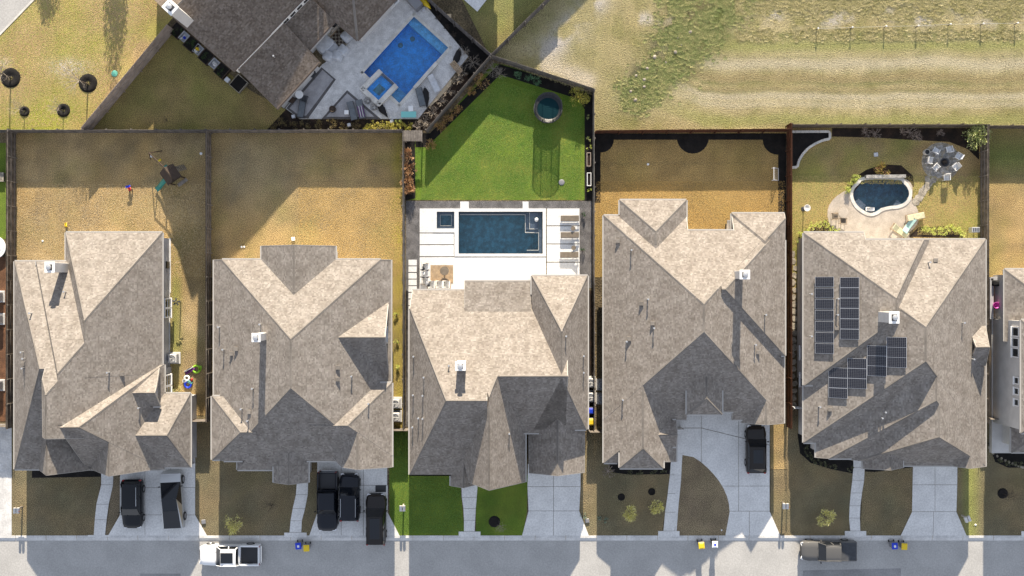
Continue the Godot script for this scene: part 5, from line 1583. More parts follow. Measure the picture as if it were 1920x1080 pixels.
	for s in [-1, 1]:
		for z in [-1, 1]:
			st = ST()
			tube(st, Vector3(s * .68, 0, z * .25), Vector3(s * .68, .4, z * .25), .02)
			put(st, "leg", M.galvanised, o)
	o = thing("storage_box", "white lidded box near the low glass table", "box", P(771, 205) + Vector3(0, .02, 0), .1)
	st = ST()
	cbox(st, Vector3(0, .2, 0), Vector3(.44, .4, .5), .03)
	put(st, "box", M.white_plastic, o)
	st = ST()
	cbox(st, Vector3(0, .41, 0), Vector3(.48, .05, .54), .02)
	put(st, "lid", M.white_plastic, o)
	o = thing("storage_cabinet", "grey storage cabinet by the fence at the top of the blue pool garden", "cabinet", P(776, 5), .75)
	st = ST()
	cbox(st, Vector3(0, .6, 0), Vector3(.9, 1.2, 1.9), .03)
	put(st, "casing", M.grey_plastic, o)
	o = thing("kayak", "yellow kayak lying by the fence at the top edge", "kayak", P(790, -2), .75)
	st = ST(true)
	var rg := []
	for i in 9:
		var t := i / 8.0
		var w := .4 * sin(t * PI) + .02
		rg.append([Vector3(-w, .25, -1.4 + 2.8 * t), Vector3(-w * .6, .05, -1.4 + 2.8 * t), Vector3(w * .6, .05, -1.4 + 2.8 * t), Vector3(w, .25, -1.4 + 2.8 * t), Vector3(0, .36, -1.4 + 2.8 * t)])
	loft(st, rg)
	put(st, "hull", M.yellow_plastic, o)
	for q in [["small white speaker box in the bed below the deck panels", 655, 235], ["small white box in the dark bed by the blue pool", 795, 18], ["small white box in the bed below the glass table", 735, 228], ["small pale box at the end of the larger deck panel", 551, 219]]:
		st = ST()
		cbox(st, P(q[1], q[2]) + Vector3(0, .15, 0), Vector3(.34, .3, .34), .03, Basis(Vector3.UP, .2))
		cbox(st, P(q[1], q[2]) + Vector3(0, .31, 0), Vector3(.28, .03, .28), .01, Basis(Vector3.UP, .2))
		tag(put(st, "garden_box", M.cover_grey, self), q[0], "box", "small boxes in the beds")
	# ---- raised beds along the slanted house
	k = 0
	for q in [[334, 59], [361, 84], [389, 108], [418, 134]]:
		o = planter("dark green raised bed by the slanted house, %s" % ["uppermost", "second from the top", "third from the top", "lowest"][k], P(q[0], q[1]), Vector3(1.15, .5, 1.3), -.72, M.dark_wood, M.mulch)
		leaf_clump(o, Vector3(0, .45, 0), Vector3(.5, .18, .55), 160, .09, [Color(.03, .07, .015), Color(.05, .1, .02)], "foliage")
		k += 1
	for q in [[348, 71, "blue_plastic", "blue and white crate between the raised beds, upper"], [374, 95, "yellow_plastic", "crate with yellow toys between the raised beds, middle"], [404, 121, "white_plastic", "pale crate between the raised beds, lower"]]:
		o = thing("storage_crate", q[3], "crate", P(q[0], q[1]), -.72)
		st = ST()
		for s in [-1, 1]:
			box(st, Vector3(s * .36, .25, 0), Vector3(.04, .5, .9))
			box(st, Vector3(0, .25, s * .43), Vector3(.68, .5, .04))
		box(st, Vector3(0, .04, 0), Vector3(.68, .06, .84))
		put(st, "crate", M.cover_grey, o)
		for i in 5:
			st = ST(true)
			cbox(st, Vector3(rng.randf_range(-.22, .22), rng.randf_range(.35, .5), rng.randf_range(-.3, .3)), Vector3(rng.randf_range(.15, .3), .16, rng.randf_range(.15, .3)), .05, Basis(Vector3.UP, i))
			put(st, "content", [M[q[2]], M.white_plastic, M.cover_grey][i % 3], o)
	o = planter("black-bottomed sandbox at the slanted house corner", P(449, 158), Vector3(1.3, .4, 1.4), -.72, M.flagstone_tan, M.mulch)
	o = thing("storage_box", "pale square box beside the black sandbox", "box", P(428, 151), -.72)
	st = ST()
	cbox(st, Vector3(0, .2, 0), Vector3(.42, .4, .42), .03)
	put(st, "box", M.white_plastic, o)
	st = ST()
	cbox(st, Vector3(0, .41, 0), Vector3(.46, .04, .46), .015)
	put(st, "lid", M.cover_grey, o)
	# ---- free-form pool patio
	lounger("cream sun lounger nearest the house roof by the free-form pool", P(1684, 433) + Vector3(0, .02, 0), -.6, M.cloth_cream, M.teak, .5)
	lounger("aqua and white sun lounger on the free-form pool patio", P(1701, 424) + Vector3(0, .02, 0), .9, M.cloth_aqua, M.teak, .4)
	lounger("cream sun lounger at the outer rim of the free-form pool patio", P(1713, 407) + Vector3(0, .02, 0), .2, M.cloth_cream, M.teak, .4)
	round_table("round tan patio table left of the free-form pool", P(1577, 400) + Vector3(0, .02, 0), .5, .72, M.patio_tan, M.metal_dark, "patio_table")
	chair("tan chair left of the round tan patio table", P(1563, 406) + Vector3(0, .02, 0), 1.6, M.cloth_taupe, M.teak)
	chair("tan chair below the round tan patio table", P(1578, 415) + Vector3(0, .02, 0), 3.1, M.cloth_taupe, M.teak)
	# ---- terrace of the two-storey house
	chair("black and white lounge chair on the raised terrace, upper", P(1870, 553) + Vector3(0, .4, 0), -1.5, M.cover_grey, M.black_plastic)
	chair("black and white lounge chair on the raised terrace, lower", P(1870, 576) + Vector3(0, .4, 0), -1.5, M.cover_grey, M.black_plastic)
	covered("black covered grill on the raised terrace", P(1859, 531) + Vector3(0, .4, 0), Vector3(.9, .9, .6), 0.0, M.cloth_black, "covered_grill", "grill", "")
	st = ST(true)
	lathe(st, P(1856, 572) + Vector3(0, .95, 0), [[0, 0], [.2, .02], [.3, .3], [.32, .42], [.27, .4], [.2, .1], [0, .08]], 16)
	tag(put(st, "toy_bucket", M.pink_plastic, self), "bright magenta bucket on the terrace parapet", "bucket")
# ================= plants =================
var counts := {}
func cnt(k: String) -> int:
	counts[k] = counts.get(k, -1) + 1
	return counts[k]
func leaf_clump(parent: Node, c: Vector3, r: Vector3, n: int, size: float, cols: Array, called: String, spiky := 0.0) -> MeshInstance3D:
	# many small leaves through the crown's volume, in uneven clumps
	var st := ST()
	var hubs := []
	for k in maxi(3, n / 28):
		var v := Vector3(rng.randfn(), absf(rng.randfn()) * .8 + .1, rng.randfn()).normalized() * pow(rng.randf(), .45)
		hubs.append(v)
	for i in n:
		var h: Vector3 = hubs[rng.randi() % hubs.size()]
		var p := h + Vector3(rng.randfn(), rng.randfn(), rng.randfn()) * .17
		if p.length() > 1.12: continue
		if p.y < 0: p.y = -p.y * .4
		var pos := c + p * r
		var out := (p + Vector3(0, .35, 0)).normalized()
		var dir := (out * (.7 + spiky) + Vector3(rng.randfn(), rng.randfn(), rng.randfn()) * .45).normalized()
		var side := dir.cross(Vector3(rng.randfn(), rng.randfn(), rng.randfn())).normalized()
		var l := size * rng.randf_range(.7, 1.4) * (1.0 + spiky)
		var w := size * rng.randf_range(.35, .6) * (1.0 - spiky * .5)
		var col: Color = cols[rng.randi() % cols.size()] * rng.randf_range(.75, 1.25)
		var nrm := dir.cross(side)
		var a := pos
		var b := pos + dir * l * .5 + side * w * .5 + nrm * w * .15
		var d := pos + dir * l * .5 - side * w * .5 + nrm * w * .15
		var e := pos + dir * l
		for v in [a, b, e, a, e, d]:
			st.set_color(col)
			st.add_vertex(v)
	var o := put(st, called, M.leaf, parent)
	return o
func branch(st, p: Vector3, d: Vector3, len: float, r: float, depth: int, spread: float, tips: Array):
	var q := p + d * len
	tube(st, p, q, r, r * .6, 5 if depth > 1 else 3, false)
	if depth == 0:
		tips.append(q)
		return
	for k in (3 if depth > 1 else 4):
		var nd := (d + Vector3(rng.randfn(), rng.randfn() * .6 + .1, rng.randfn()) * spread).normalized()
		branch(st, p.lerp(q, rng.randf_range(.55, 1.0)), nd, len * rng.randf_range(.55, .8), r * .5, depth - 1, spread, tips)
func bare_tree(label: String, at: Vector3, height: float, group := "young bare trees", bark: Material = null, called := "bare_tree", leaves := []):
	var o := thing(called, label, "tree", at, rng.randf() * 6.0, group)
	var st := ST(true)
	tube(st, Vector3(0, -.05, 0), Vector3(.05, height * .42, .03), height * .016, height * .012, 8)
	put(st, "trunk", bark if bark else M.bark, o)
	st = ST()
	var tips := []
	for k in 7:
		var a := k * 2.4
		branch(st, Vector3(.05, height * (.36 + .03 * (k % 3)), .03), Vector3(cos(a) * .55, 1.0, sin(a) * .55).normalized(), height * .24, height * .008, 3, .55, tips)
	put(st, "crown", bark if bark else M.twig_pale, o)
	if leaves: leaf_clump(o, Vector3(0, height * .7, 0), Vector3(height * .26, height * .3, height * .26), int(leaves[1]), leaves[2], leaves[0], "foliage")
func shrub(label: String, at: Vector3, r: float, h: float, cols: Array, n: int, group: String, size := .1, spiky := 0.0, called := "shrub"):
	var o := thing(called, label, "shrub", at, 0.0, group)
	var st := ST()
	for k in 7:
		var a := k * 2.4 + rng.randf()
		tube(st, Vector3(0, -.03, 0), Vector3(cos(a) * r * .6, h * .7, sin(a) * r * .6), .018, .008, 4, false)
	put(st, "stem", M.bark, o)
	leaf_clump(o, Vector3(0, h * .32, 0), Vector3(r, h * .68, r), n, size, cols, "foliage", spiky)
func twig_shrub(label: String, at: Vector3, r: float, h: float, mat: Material, group: String, called := "bare_shrub"):
	var o := thing(called, label, "shrub", at, rng.randf() * 6, group)
	var st := ST()
	var tips := []
	for k in 9:
		var a := k * 2.4
		branch(st, Vector3.ZERO, Vector3(cos(a) * r, h, sin(a) * r).normalized(), sqrt(r * r + h * h) * .45, .026, 2, .5, tips)
	put(st, "twigs", mat, o)
const YEL := [Color(.48, .42, .07), Color(.36, .38, .06), Color(.6, .5, .12)]
const LIME := [Color(.55, .6, .12), Color(.72, .74, .24), Color(.36, .44, .08)]
const TAWNY := [Color(.5, .29, .14), Color(.62, .4, .22), Color(.36, .19, .09)]
const DEEP := [Color(.035, .1, .03), Color(.06, .14, .05), Color(.03, .07, .03)]
const PALEG := [Color(.42, .46, .17), Color(.58, .6, .28), Color(.3, .36, .1)]
const OCHRE := [Color(.42, .27, .06), Color(.5, .36, .1), Color(.3, .2, .05)]
func build_plants():
	# ---- young trees on the top left lawn
	bare_tree("tall young bare tree in the mulch ring at the left frame edge", P(20, 146), 4.6)
	bare_tree("tall young bare tree in the mulch ring beside the slanting fence", P(165, 158), 4.6)
	bare_tree("smallest young bare tree, in the small mulch ring near the left edge", P(46, 209), 2.6)
	bare_tree("short young bare tree in the mulch ring near the back fence", P(119, 208), 2.9)
	# trees beyond the top of the frame whose shade falls on the lawn
	for q in [["narrow evergreen beyond the top edge, shading the lawn by the slanting fence", 222, -150, 1.15, 5.4], ["round evergreen beyond the top edge, shading the lawn near the street", 94, -120, 1.4, 2.7]]:
		var o := thing("evergreen_tree", q[0], "tree", P(q[1], q[2]))
		var st := ST()
		tube(st, Vector3.ZERO, Vector3(0, q[4] * .6, 0), .12, .06)
		put(st, "trunk", M.bark, o)
		leaf_clump(o, Vector3(0, q[4] * .32, 0), Vector3(q[3], q[4] * .66, q[3]), 2600, .22, DEEP, "crown")
	# ---- saplings in the front lawns
	for q in [["yellow-green sapling in the front lawn of the second house", 440, 978, .85, 1.7], ["yellow sapling in front of the limestone house, the fuller one", 1178, 958, .7, 1.6], ["yellow sapling in front of the limestone house, nearer the walk", 1228, 948, .6, 1.4], ["pale yellow-green sapling below the grey-bedded solar house", 1544, 967, .85, 1.6]]:
		var o := thing("sapling", q[0], "tree", P(q[1], q[2]), 0.0, "saplings in the front lawns")
		var st := ST(true)
		tube(st, Vector3.ZERO, Vector3(0, q[4] * .6, 0), .035, .02, 6)
		put(st, "trunk", M.bark, o)
		leaf_clump(o, Vector3(0, q[4] * .5, 0), Vector3(q[3], q[4] * .5, q[3]), 620, .16, [Color(.75, .68, .22), Color(.82, .76, .36), Color(.6, .58, .18)], "crown", .4)
	bare_tree("thin bare sapling on the green turf near the middle drive", P(938, 985), 1.9, "young bare trees", M.twig_pale)
	bare_tree("thin bare sapling in the dark lawn at the right frame edge", P(1880, 926), 2.2, "young bare trees", M.bark)
	bare_tree("thin bare sapling in the second house's lawn", P(512, 945), 2.0, "young bare trees", M.bark)
	bare_tree("low bare shrub with a few red stems below the slanting fence", P(315, 228), 1.3, "young bare trees", M.bark)
	# ---- green yard
	shrub("large yellow-green bush beside the trampoline", P(1085, 184), .95, 1.5, YEL, 900, "", .13, .3)
	var i := 0
	for q in [[764, 292, .62], [767, 318, .72], [765, 342, .62], [768, 357, .45]]:
		shrub("tawny ornamental grass by the left fence of the green lawn, %s" % ["uppermost", "second and largest", "third", "lowest and smallest"][i], P(q[0], q[1]), q[2], .9, TAWNY, 520, "tawny grasses by the green lawn", .14, .6)
		i += 1
	i = 0
	for q in [[808, 273, .5], [828, 236, .62], [856, 207, .55], [842, 220, .4], [905, 152, .8], [884, 172, .4]]:
		shrub(["ochre shrub at the bottom of the slanting fence in the green yard", "ochre shrub in the green yard, second up the slanting fence", "ochre shrub in the green yard, fourth up the slanting fence", "small ochre shrub, third up the slanting fence", "largest ochre shrub near the top corner of the green yard", "small ochre shrub, fifth up the slanting fence"][i], P(q[0], q[1]), q[2], .9, OCHRE + TAWNY, 420, "ochre shrubs along the slanting fence", .12, .35)
		i += 1
	i = 0
	for q in [[971, 141], [989, 147], [1007, 153]]:
		shrub("dark green shrub under the fence behind the trampoline, %s of three" % ["left", "middle", "right"][i], P(q[0], q[1]), .42, .8, [Color(.1, .22, .1), Color(.16, .3, .16)], 300, "dark green shrubs behind the trampoline", .1, .3)
		i += 1
	i = 0
	for q in [[1103, 222], [1103, 262], [1104, 276], [1104, 357]]:
		shrub(["small pale shrub right of the trampoline", "small yellow shrub above the planter boxes", "small yellow-green shrub just above the rose-brown planter", "bright lime shrub below the white planter"][i], P(q[0], q[1]), .26, .45, PALEG if i < 2 else LIME, 130, "small shrubs by the right fence of the green lawn", .09)
		i += 1
	shrub("small dark potted shrub in the gravel beside the top lounger", P(1092, 402), .26, .5, DEEP, 130, "small dark shrubs in the gravel", .09)
	shrub("small dark potted shrub in the gravel beside the lowest lounger", P(1092, 470), .26, .5, DEEP, 130, "small dark shrubs in the gravel", .09)
	# ---- bare twig shrubs round the far corner of the blue pool
	i = 0
	for q in [[872, 98, .7], [886, 118, .85], [925, 130, 1.0], [905, 132, .9], [866, 136, .6], [936, 140, .8], [858, 150, .7], [842, 172, .7], [828, 190, .75], [812, 212, .75], [797, 228, .7], [784, 238, .5]]:
		twig_shrub("%s pale bare twig shrub from the top in the blue pool bed" % ORD[cnt("twig row")], P(q[0], q[1]), q[2], .9, M.twig_pale, "pale twig shrubs in the blue pool bed")
		i += 1
	# ---- bed under the blue pool patio
	for q in [[703, 236, .5], [716, 238, .55], [729, 239, .5], [742, 238, .45], [756, 240, .5], [690, 240, .4], [768, 238, .4]]:
		shrub("%s yellow shrub of the row below the blue pool patio" % ORD[cnt("yellow row")], P(q[0], q[1]), q[2], .7, YEL, 330, "yellow shrubs in the row below the blue pool patio", .1)
	shrub("bright green shrub among the yellow row below the glass table", P(748, 230), .35, .6, LIME, 220, "", .1)
	for q in [[532, 228, .5], [552, 236, .5], [575, 232, .55], [598, 236, .5], [622, 234, .55], [645, 238, .4], [668, 234, .5], [515, 236, .4]]:
		shrub("%s dull brown shrub in the shaded bed below the grey deck panels" % ORD[cnt("dull row")], P(q[0], q[1]), q[2], .65, [Color(.2, .14, .06), Color(.28, .22, .09), Color(.14, .12, .05)], 260, "dull shrubs below the deck panels", .11, .3)
	for q in [[838, 52], [850, 66], [866, 80], [822, 34]]:
		twig_shrub("%s small dark shrub in the mulch right of the blue pool" % ORD[cnt("dark row")], P(q[0], q[1]), .4, .5, M.bark, "dark shrubs right of the blue pool")
	# ---- free-form pool yard
	for q in [[1505, 441], [1511, 432], [1521, 424], [1533, 422], [1546, 420], [1556, 427], [1566, 430]]:
		shrub("%s lime shrub from the left in the row left of the free-form pool patio" % ORD[cnt("left lime row")], P(q[0], q[1]), .36, .62, LIME, 240, "lime shrubs left of the pool patio", .1)
	for q in [[1500, 455], [1499, 441]]: shrub("%s lime shrub at the corner of the solar house" % ORD[cnt("corner lime row")], P(q[0], q[1]), .36, .6, LIME, 240, "lime shrubs at the solar house corner", .1)
	for q in [[1732, 430], [1745, 434], [1758, 432], [1770, 433], [1780, 428], [1790, 431], [1799, 438]]:
		shrub("%s lime shrub from the left in the row right of the free-form pool" % ORD[cnt("right lime row")], P(q[0], q[1]), .42, .65, LIME, 280, "lime shrubs right of the pool patio", .1)
	for q in [[1603, 332, .42], [1597, 341, .34], [1590, 347, .42], [1588, 358, .3]]:
		shrub("%s bright lime shrub from the top at the free-form pool's rim" % ORD[cnt("rim row")], P(q[0], q[1]), q[2], .55, LIME, 240, "lime shrubs at the pool rim", .1)
	shrub("round tawny grass above the raised pool wall", P(1652, 318), .7, .7, TAWNY + YEL, 520, "", .12, .6)
	shrub("big pale green bush in the fence corner above the fire circle", P(1824, 258), 1.25, 1.9, PALEG, 1300, "", .16, .25)
	for q in [[1622, 249, .7], [1640, 252, .7], [1706, 250, .8], [1718, 256, .7], [1690, 248, .5], [1760, 250, .5]]:
		twig_shrub("%s reddish bare shrub in the bed behind the free-form pool" % ORD[cnt("reddish row")], P(q[0], q[1]), q[2], .7, M.fence_rose, "reddish bare shrubs behind the pool")
	# ---- front beds
	for bed in [["the curved bed of the solar house", [1508, 838, 1512, 848, 1520, 856, 1528, 863, 1540, 868, 1552, 871, 1566, 874, 1594, 878]], ["the bed before the limestone house", [1180, 884, 1199, 884, 1226, 884, 1243, 884]], ["the stone-edged bed at the right frame edge", [1874, 865, 1886, 868, 1898, 870, 1910, 871]]]:
		for k in bed[1].size() / 2:
			shrub("%s grey-green shrub from the left in %s" % [ORD[k], bed[0]], P(bed[1][2 * k], bed[1][2 * k + 1]), .32, .4, [Color(.14, .15, .08), Color(.2, .2, .11), Color(.1, .11, .06)], 150, "small shrubs in the dark front beds", .09, .3)
	twig_shrub("reddish leafless bush at the corner of the limestone house bed", P(1140, 884), .8, .5, M.fence_rose, "")
	shrub("straw-coloured bush by the left house's window wall", P(333, 734), .7, .8, [Color(.45, .47, .16), Color(.6, .58, .26)], 420, "", .11, .4)
	for q in [[744, 590], [745, 640], [746, 690]]: shrub("%s yellow-green weed clump from the top beside the second house" % ORD[cnt("weed row")], P(q[0], q[1]), .3, .4, LIME, 130, "weeds beside the second house", .09)
	for q in [[1094, 968], [1126, 970], [1135, 974]]: shrub("%s low bluish weed clump from the left near the middle drive" % ORD[cnt("bluish row")], P(q[0], q[1]), .35, .2, [Color(.2, .3, .22), Color(.3, .38, .28)], 120, "bluish weeds near the middle drive", .08)
	grass_tufts()
func grass_tufts():
	# dry and green tufts: far too many to count, one mass for each stretch
	var st := ST()
	for k in 6:
		var a := TAU * k / 6.0
		var d := Vector3(cos(a), 0, sin(a))
		var s := Vector3(-sin(a), 0, cos(a)) * .022
		for v in [d * .02 - s, d * .02 + s, d * .1 + Vector3(0, .045, 0)]:
			st.set_color(Color.WHITE)
			st.add_vertex(v)
	var tuft := mesh_of(st, M.leaf)
	var runs := [
		["the left straw yard", 16000, px([30, 345, 395, 345, 395, 520, 320, 520, 320, 440, 30, 490]), [Color(.55, .39, .17), Color(.46, .32, .14), Color(.6, .46, .25)], .62],
		["the second straw yard", 10000, px([560, 350, 757, 350, 757, 520, 560, 490]), [Color(.55, .38, .14), Color(.46, .31, .11)], .62],
		["the yard with the goal", 14000, px([1118, 340, 1472, 340, 1472, 440, 1118, 410]), [Color(.55, .36, .11), Color(.46, .3, .1)], .62],
		["the free-form pool yard", 14000, px([1478, 330, 1836, 330, 1836, 440, 1720, 440, 1725, 400, 1700, 345, 1610, 345, 1552, 385, 1560, 430, 1478, 470]), [Color(.52, .38, .14), Color(.4, .36, .11)], .62],
		["the top left lawn", 20000, px([0, 70, 62, 0, 310, 0, 160, 235, 0, 240]), [Color(.56, .43, .18), Color(.5, .38, .14), Color(.4, .4, .1)], .7],
		["the green lawn by the trampoline", 26000, px([790, 300, 935, 150, 1090, 200, 1090, 372, 790, 372]), [Color(.1, .2, .018), Color(.14, .24, .022), Color(.2, .26, .035)], .6],
		["the green front turf", 10000, px([732, 810, 768, 810, 768, 895, 860, 895, 868, 1000, 750, 1000, 732, 960]), [Color(.09, .18, .016), Color(.13, .22, .022)], .6],
		["the weedy swale in the field", 5000, px([1120, 246, 1300, 246, 1520, 60, 1520, 0, 1180, 0]), [Color(.16, .2, .05), Color(.24, .26, .08), Color(.36, .33, .13)], 2.4, "swale"],
		["the rough top of the field", 7000, px([1380, 0, 1920, 0, 1920, 100, 1380, 100]), [Color(.26, .24, .08), Color(.36, .31, .13), Color(.5, .43, .22)], 2.2, "rough"],
		["the open field", 60000, px([940, 118, 1040, 0, 1920, 0, 1920, 234, 1480, 234, 1118, 246, 1115, 180]), [], 1.0]]
	for r in runs:
		var poly: PackedVector2Array = r[2]
		var lo := poly[0]
		var hi := poly[0]
		for p in poly:
			lo = lo.min(p)
			hi = hi.max(p)
		var n: int = r[1]
		var mm := MultiMesh.new()
		mm.transform_format = MultiMesh.TRANSFORM_3D
		mm.use_colors = true
		mm.mesh = tuft
		mm.instance_count = n
		var got := 0
		var tries := 0
		while got < n and tries < n * 12:
			tries += 1
			var p := Vector2(rng.randf_range(lo.x, hi.x), rng.randf_range(lo.y, hi.y))
			if not Geometry2D.is_point_in_polygon(p, poly): continue
			if r.size() > 5:
				var u := Vector2(p.x * S + 960, p.y * S + 540)
				var keep := 0.0
				if r[5] == "swale": keep = maxf(band(seg_d(u, Vector2(1390, -10), Vector2(1200, 175)), 0, 26), 0.8 * band(seg_d(u, Vector2(1285, -10), Vector2(1285, 60)), 0, 40)) * clampf(nz(u.x, u.y, 4.0, 120) * 3.0 - 0.8, 0.05, 1)
				else: keep = maxf(band(u.y, 5, 20), 0.7 * band(u.y, 66, 7)) * clampf(nz(u.x, u.y, 4.0, 121) * 3.0 - 0.9, 0.05, 1)
				if rng.randf() > keep: continue
			var sc: float = r[4] * rng.randf_range(.5, 1.2)
			mm.set_instance_transform(got, Transform3D(Basis(Vector3.UP, rng.randf() * 6.28).scaled(Vector3(sc, sc * rng.randf_range(.6, 1.2), sc)), Vector3(p.x, 0, p.y)))
			var c: Color
			if r[3]: c = r[3][rng.randi() % r[3].size()]
			else: c = field_color(p.x * S + 960, p.y * S + 540) * .6
			mm.set_instance_color(got, c * rng.randf_range(.85, 1.15))
			got += 1
		mm.visible_instance_count = got
		var o := MultiMeshInstance3D.new()
		o.multimesh = mm
		o.name = numbered("grass")
		add_child(o)
		tag(o, "short dry grass tufts growing over %s" % r[0], "grass", "", "stuff")
# ================= street things =================
func bin(label: String, at: Vector3, turn: float, lid: Material, body: Material, scale := 1.0, patch: Material = null):
	var o := thing("wheeled_bin", label, "bin", at, turn, "wheeled bins")
	var st := ST()
	var r0 := []
	var r1 := []
	for q in [[-.25, -.27], [.25, -.27], [.25, .27], [-.25, .27]]:
		r0.append(Vector3(q[0] * .82, .08, q[1] * .82) * scale)
		r1.append(Vector3(q[0], .98, q[1]) * scale)
	loft(st, [r0, r1])
	put(st, "body", body, o)
	st = ST()
	cbox(st, Vector3(0, 1.02, .02) * scale, Vector3(.58, .07, .64) * scale, .03)
	cbox(st, Vector3(0, 1.06, .03) * scale, Vector3(.4, .04, .44) * scale, .02)
	put(st, "lid", lid, o)
	st = ST()
	tube(st, Vector3(-.26, .98, -.36) * scale, Vector3(.26, .98, -.36) * scale, .025)
	for s in [-1, 1]: tube(st, Vector3(s * .24, .96, -.26) * scale, Vector3(s * .24, .98, -.36) * scale, .022)
	put(st, "handle", body, o)
	for s in [-1, 1]:
		st = ST()
		lathe(st, Vector3(s * .24, .12, -.27) * scale, [[0, -.03], [.12, -.03], [.12, .03], [0, .03]], 12, Basis(Vector3.BACK, PI / 2))
		put(st, "wheel", M.rubber, o)
	if patch:
		st = ST()
		box(st, Vector3(0, 1.084, .04) * scale, Vector3(.2, .004, .22) * scale)
		put(st, "label_plate", patch, o)
func mailbox(label: String, at: Vector3, turn: float, stone_base := false):
	var o := thing("mailbox", label, "mailbox", at, turn, "mailboxes by the kerb")
	var st := ST()
	cbox(st, Vector3(0, .55, 0), Vector3(.14, 1.1, .14), .015)
	cbox(st, Vector3(0, .95, .22), Vector3(.09, .09, .5), .01)
	put(st, "post", M.limestone if stone_base else M.rail_wood, o)
	for s in [-1, 1]:
		st = ST(true)
		var rings := []
		for z in [-.26, .26]:
			var r := []
			for k in 9:
				var t := PI * k / 8.0
				r.append(Vector3(s * .16 + .13 * cos(t), 1.24 + .11 * sin(t), .12 + z))
			r.append(Vector3(s * .16 - .13, 1.08, .12 + z))
			r.append(Vector3(s * .16 + .13, 1.08, .12 + z))
			rings.append(r)
		loft(st, rings)
		put(st, "box", M.stucco_white, o)
	st = ST()
	cbox(st, Vector3(.32, 1.3, .2), Vector3(.015, .2, .05), .005)
	put(st, "flag", M.red_plastic, o)
func ac_unit(label: String, at: Vector3, turn := 0.0, dark := false):
	var o := thing("air_conditioner", label, "air conditioner", at, turn, "outdoor air conditioning units")
	var st := ST()
	cbox(st, Vector3(0, .05, 0), Vector3(1.15, .1, 1.15), .02)
	put(st, "pad", M.concrete_light, o)
	st = ST()
	cbox(st, Vector3(0, .5, 0), Vector3(.86, .8, .86), .06)
	put(st, "casing", M.grey_plastic if dark else M.stucco_white, o)
	st = ST()
	for k in 9: box(st, Vector3(0, .2 + k * .075, 0), Vector3(.88, .025, .88))
	put(st, "louvres", M.galvanised, o)
	st = ST()
	lathe(st, Vector3(0, .9, 0), [[.36, .0], [.36, .05], [.33, .05], [.33, .0]], 24)
	for k in 4: lathe(st, Vector3(0, .93, 0), [[.07 + k * .07, 0.0], [.07 + k * .07, .012], [.08 + k * .07, .012], [.08 + k * .07, 0.0]], 20)
	for k in 6: tube(st, Vector3(0, .94, 0), Vector3(cos(TAU * k / 6) * .35, .94, sin(TAU * k / 6) * .35), .008, -1, 4)
	put(st, "fan_guard", M.galvanised, o)
	st = ST()
	lathe(st, Vector3(0, .905, 0), [[0, .02], [.1, .02], [.1, 0]], 12)
	for k in 3: cbox(st, Vector3(cos(TAU * k / 3) * .18, .905, sin(TAU * k / 3) * .18), Vector3(.3, .012, .14), .004, Basis(Vector3.UP, -TAU * k / 3) * Basis(Vector3.RIGHT, .3))
	put(st, "fan", M.metal_dark, o)
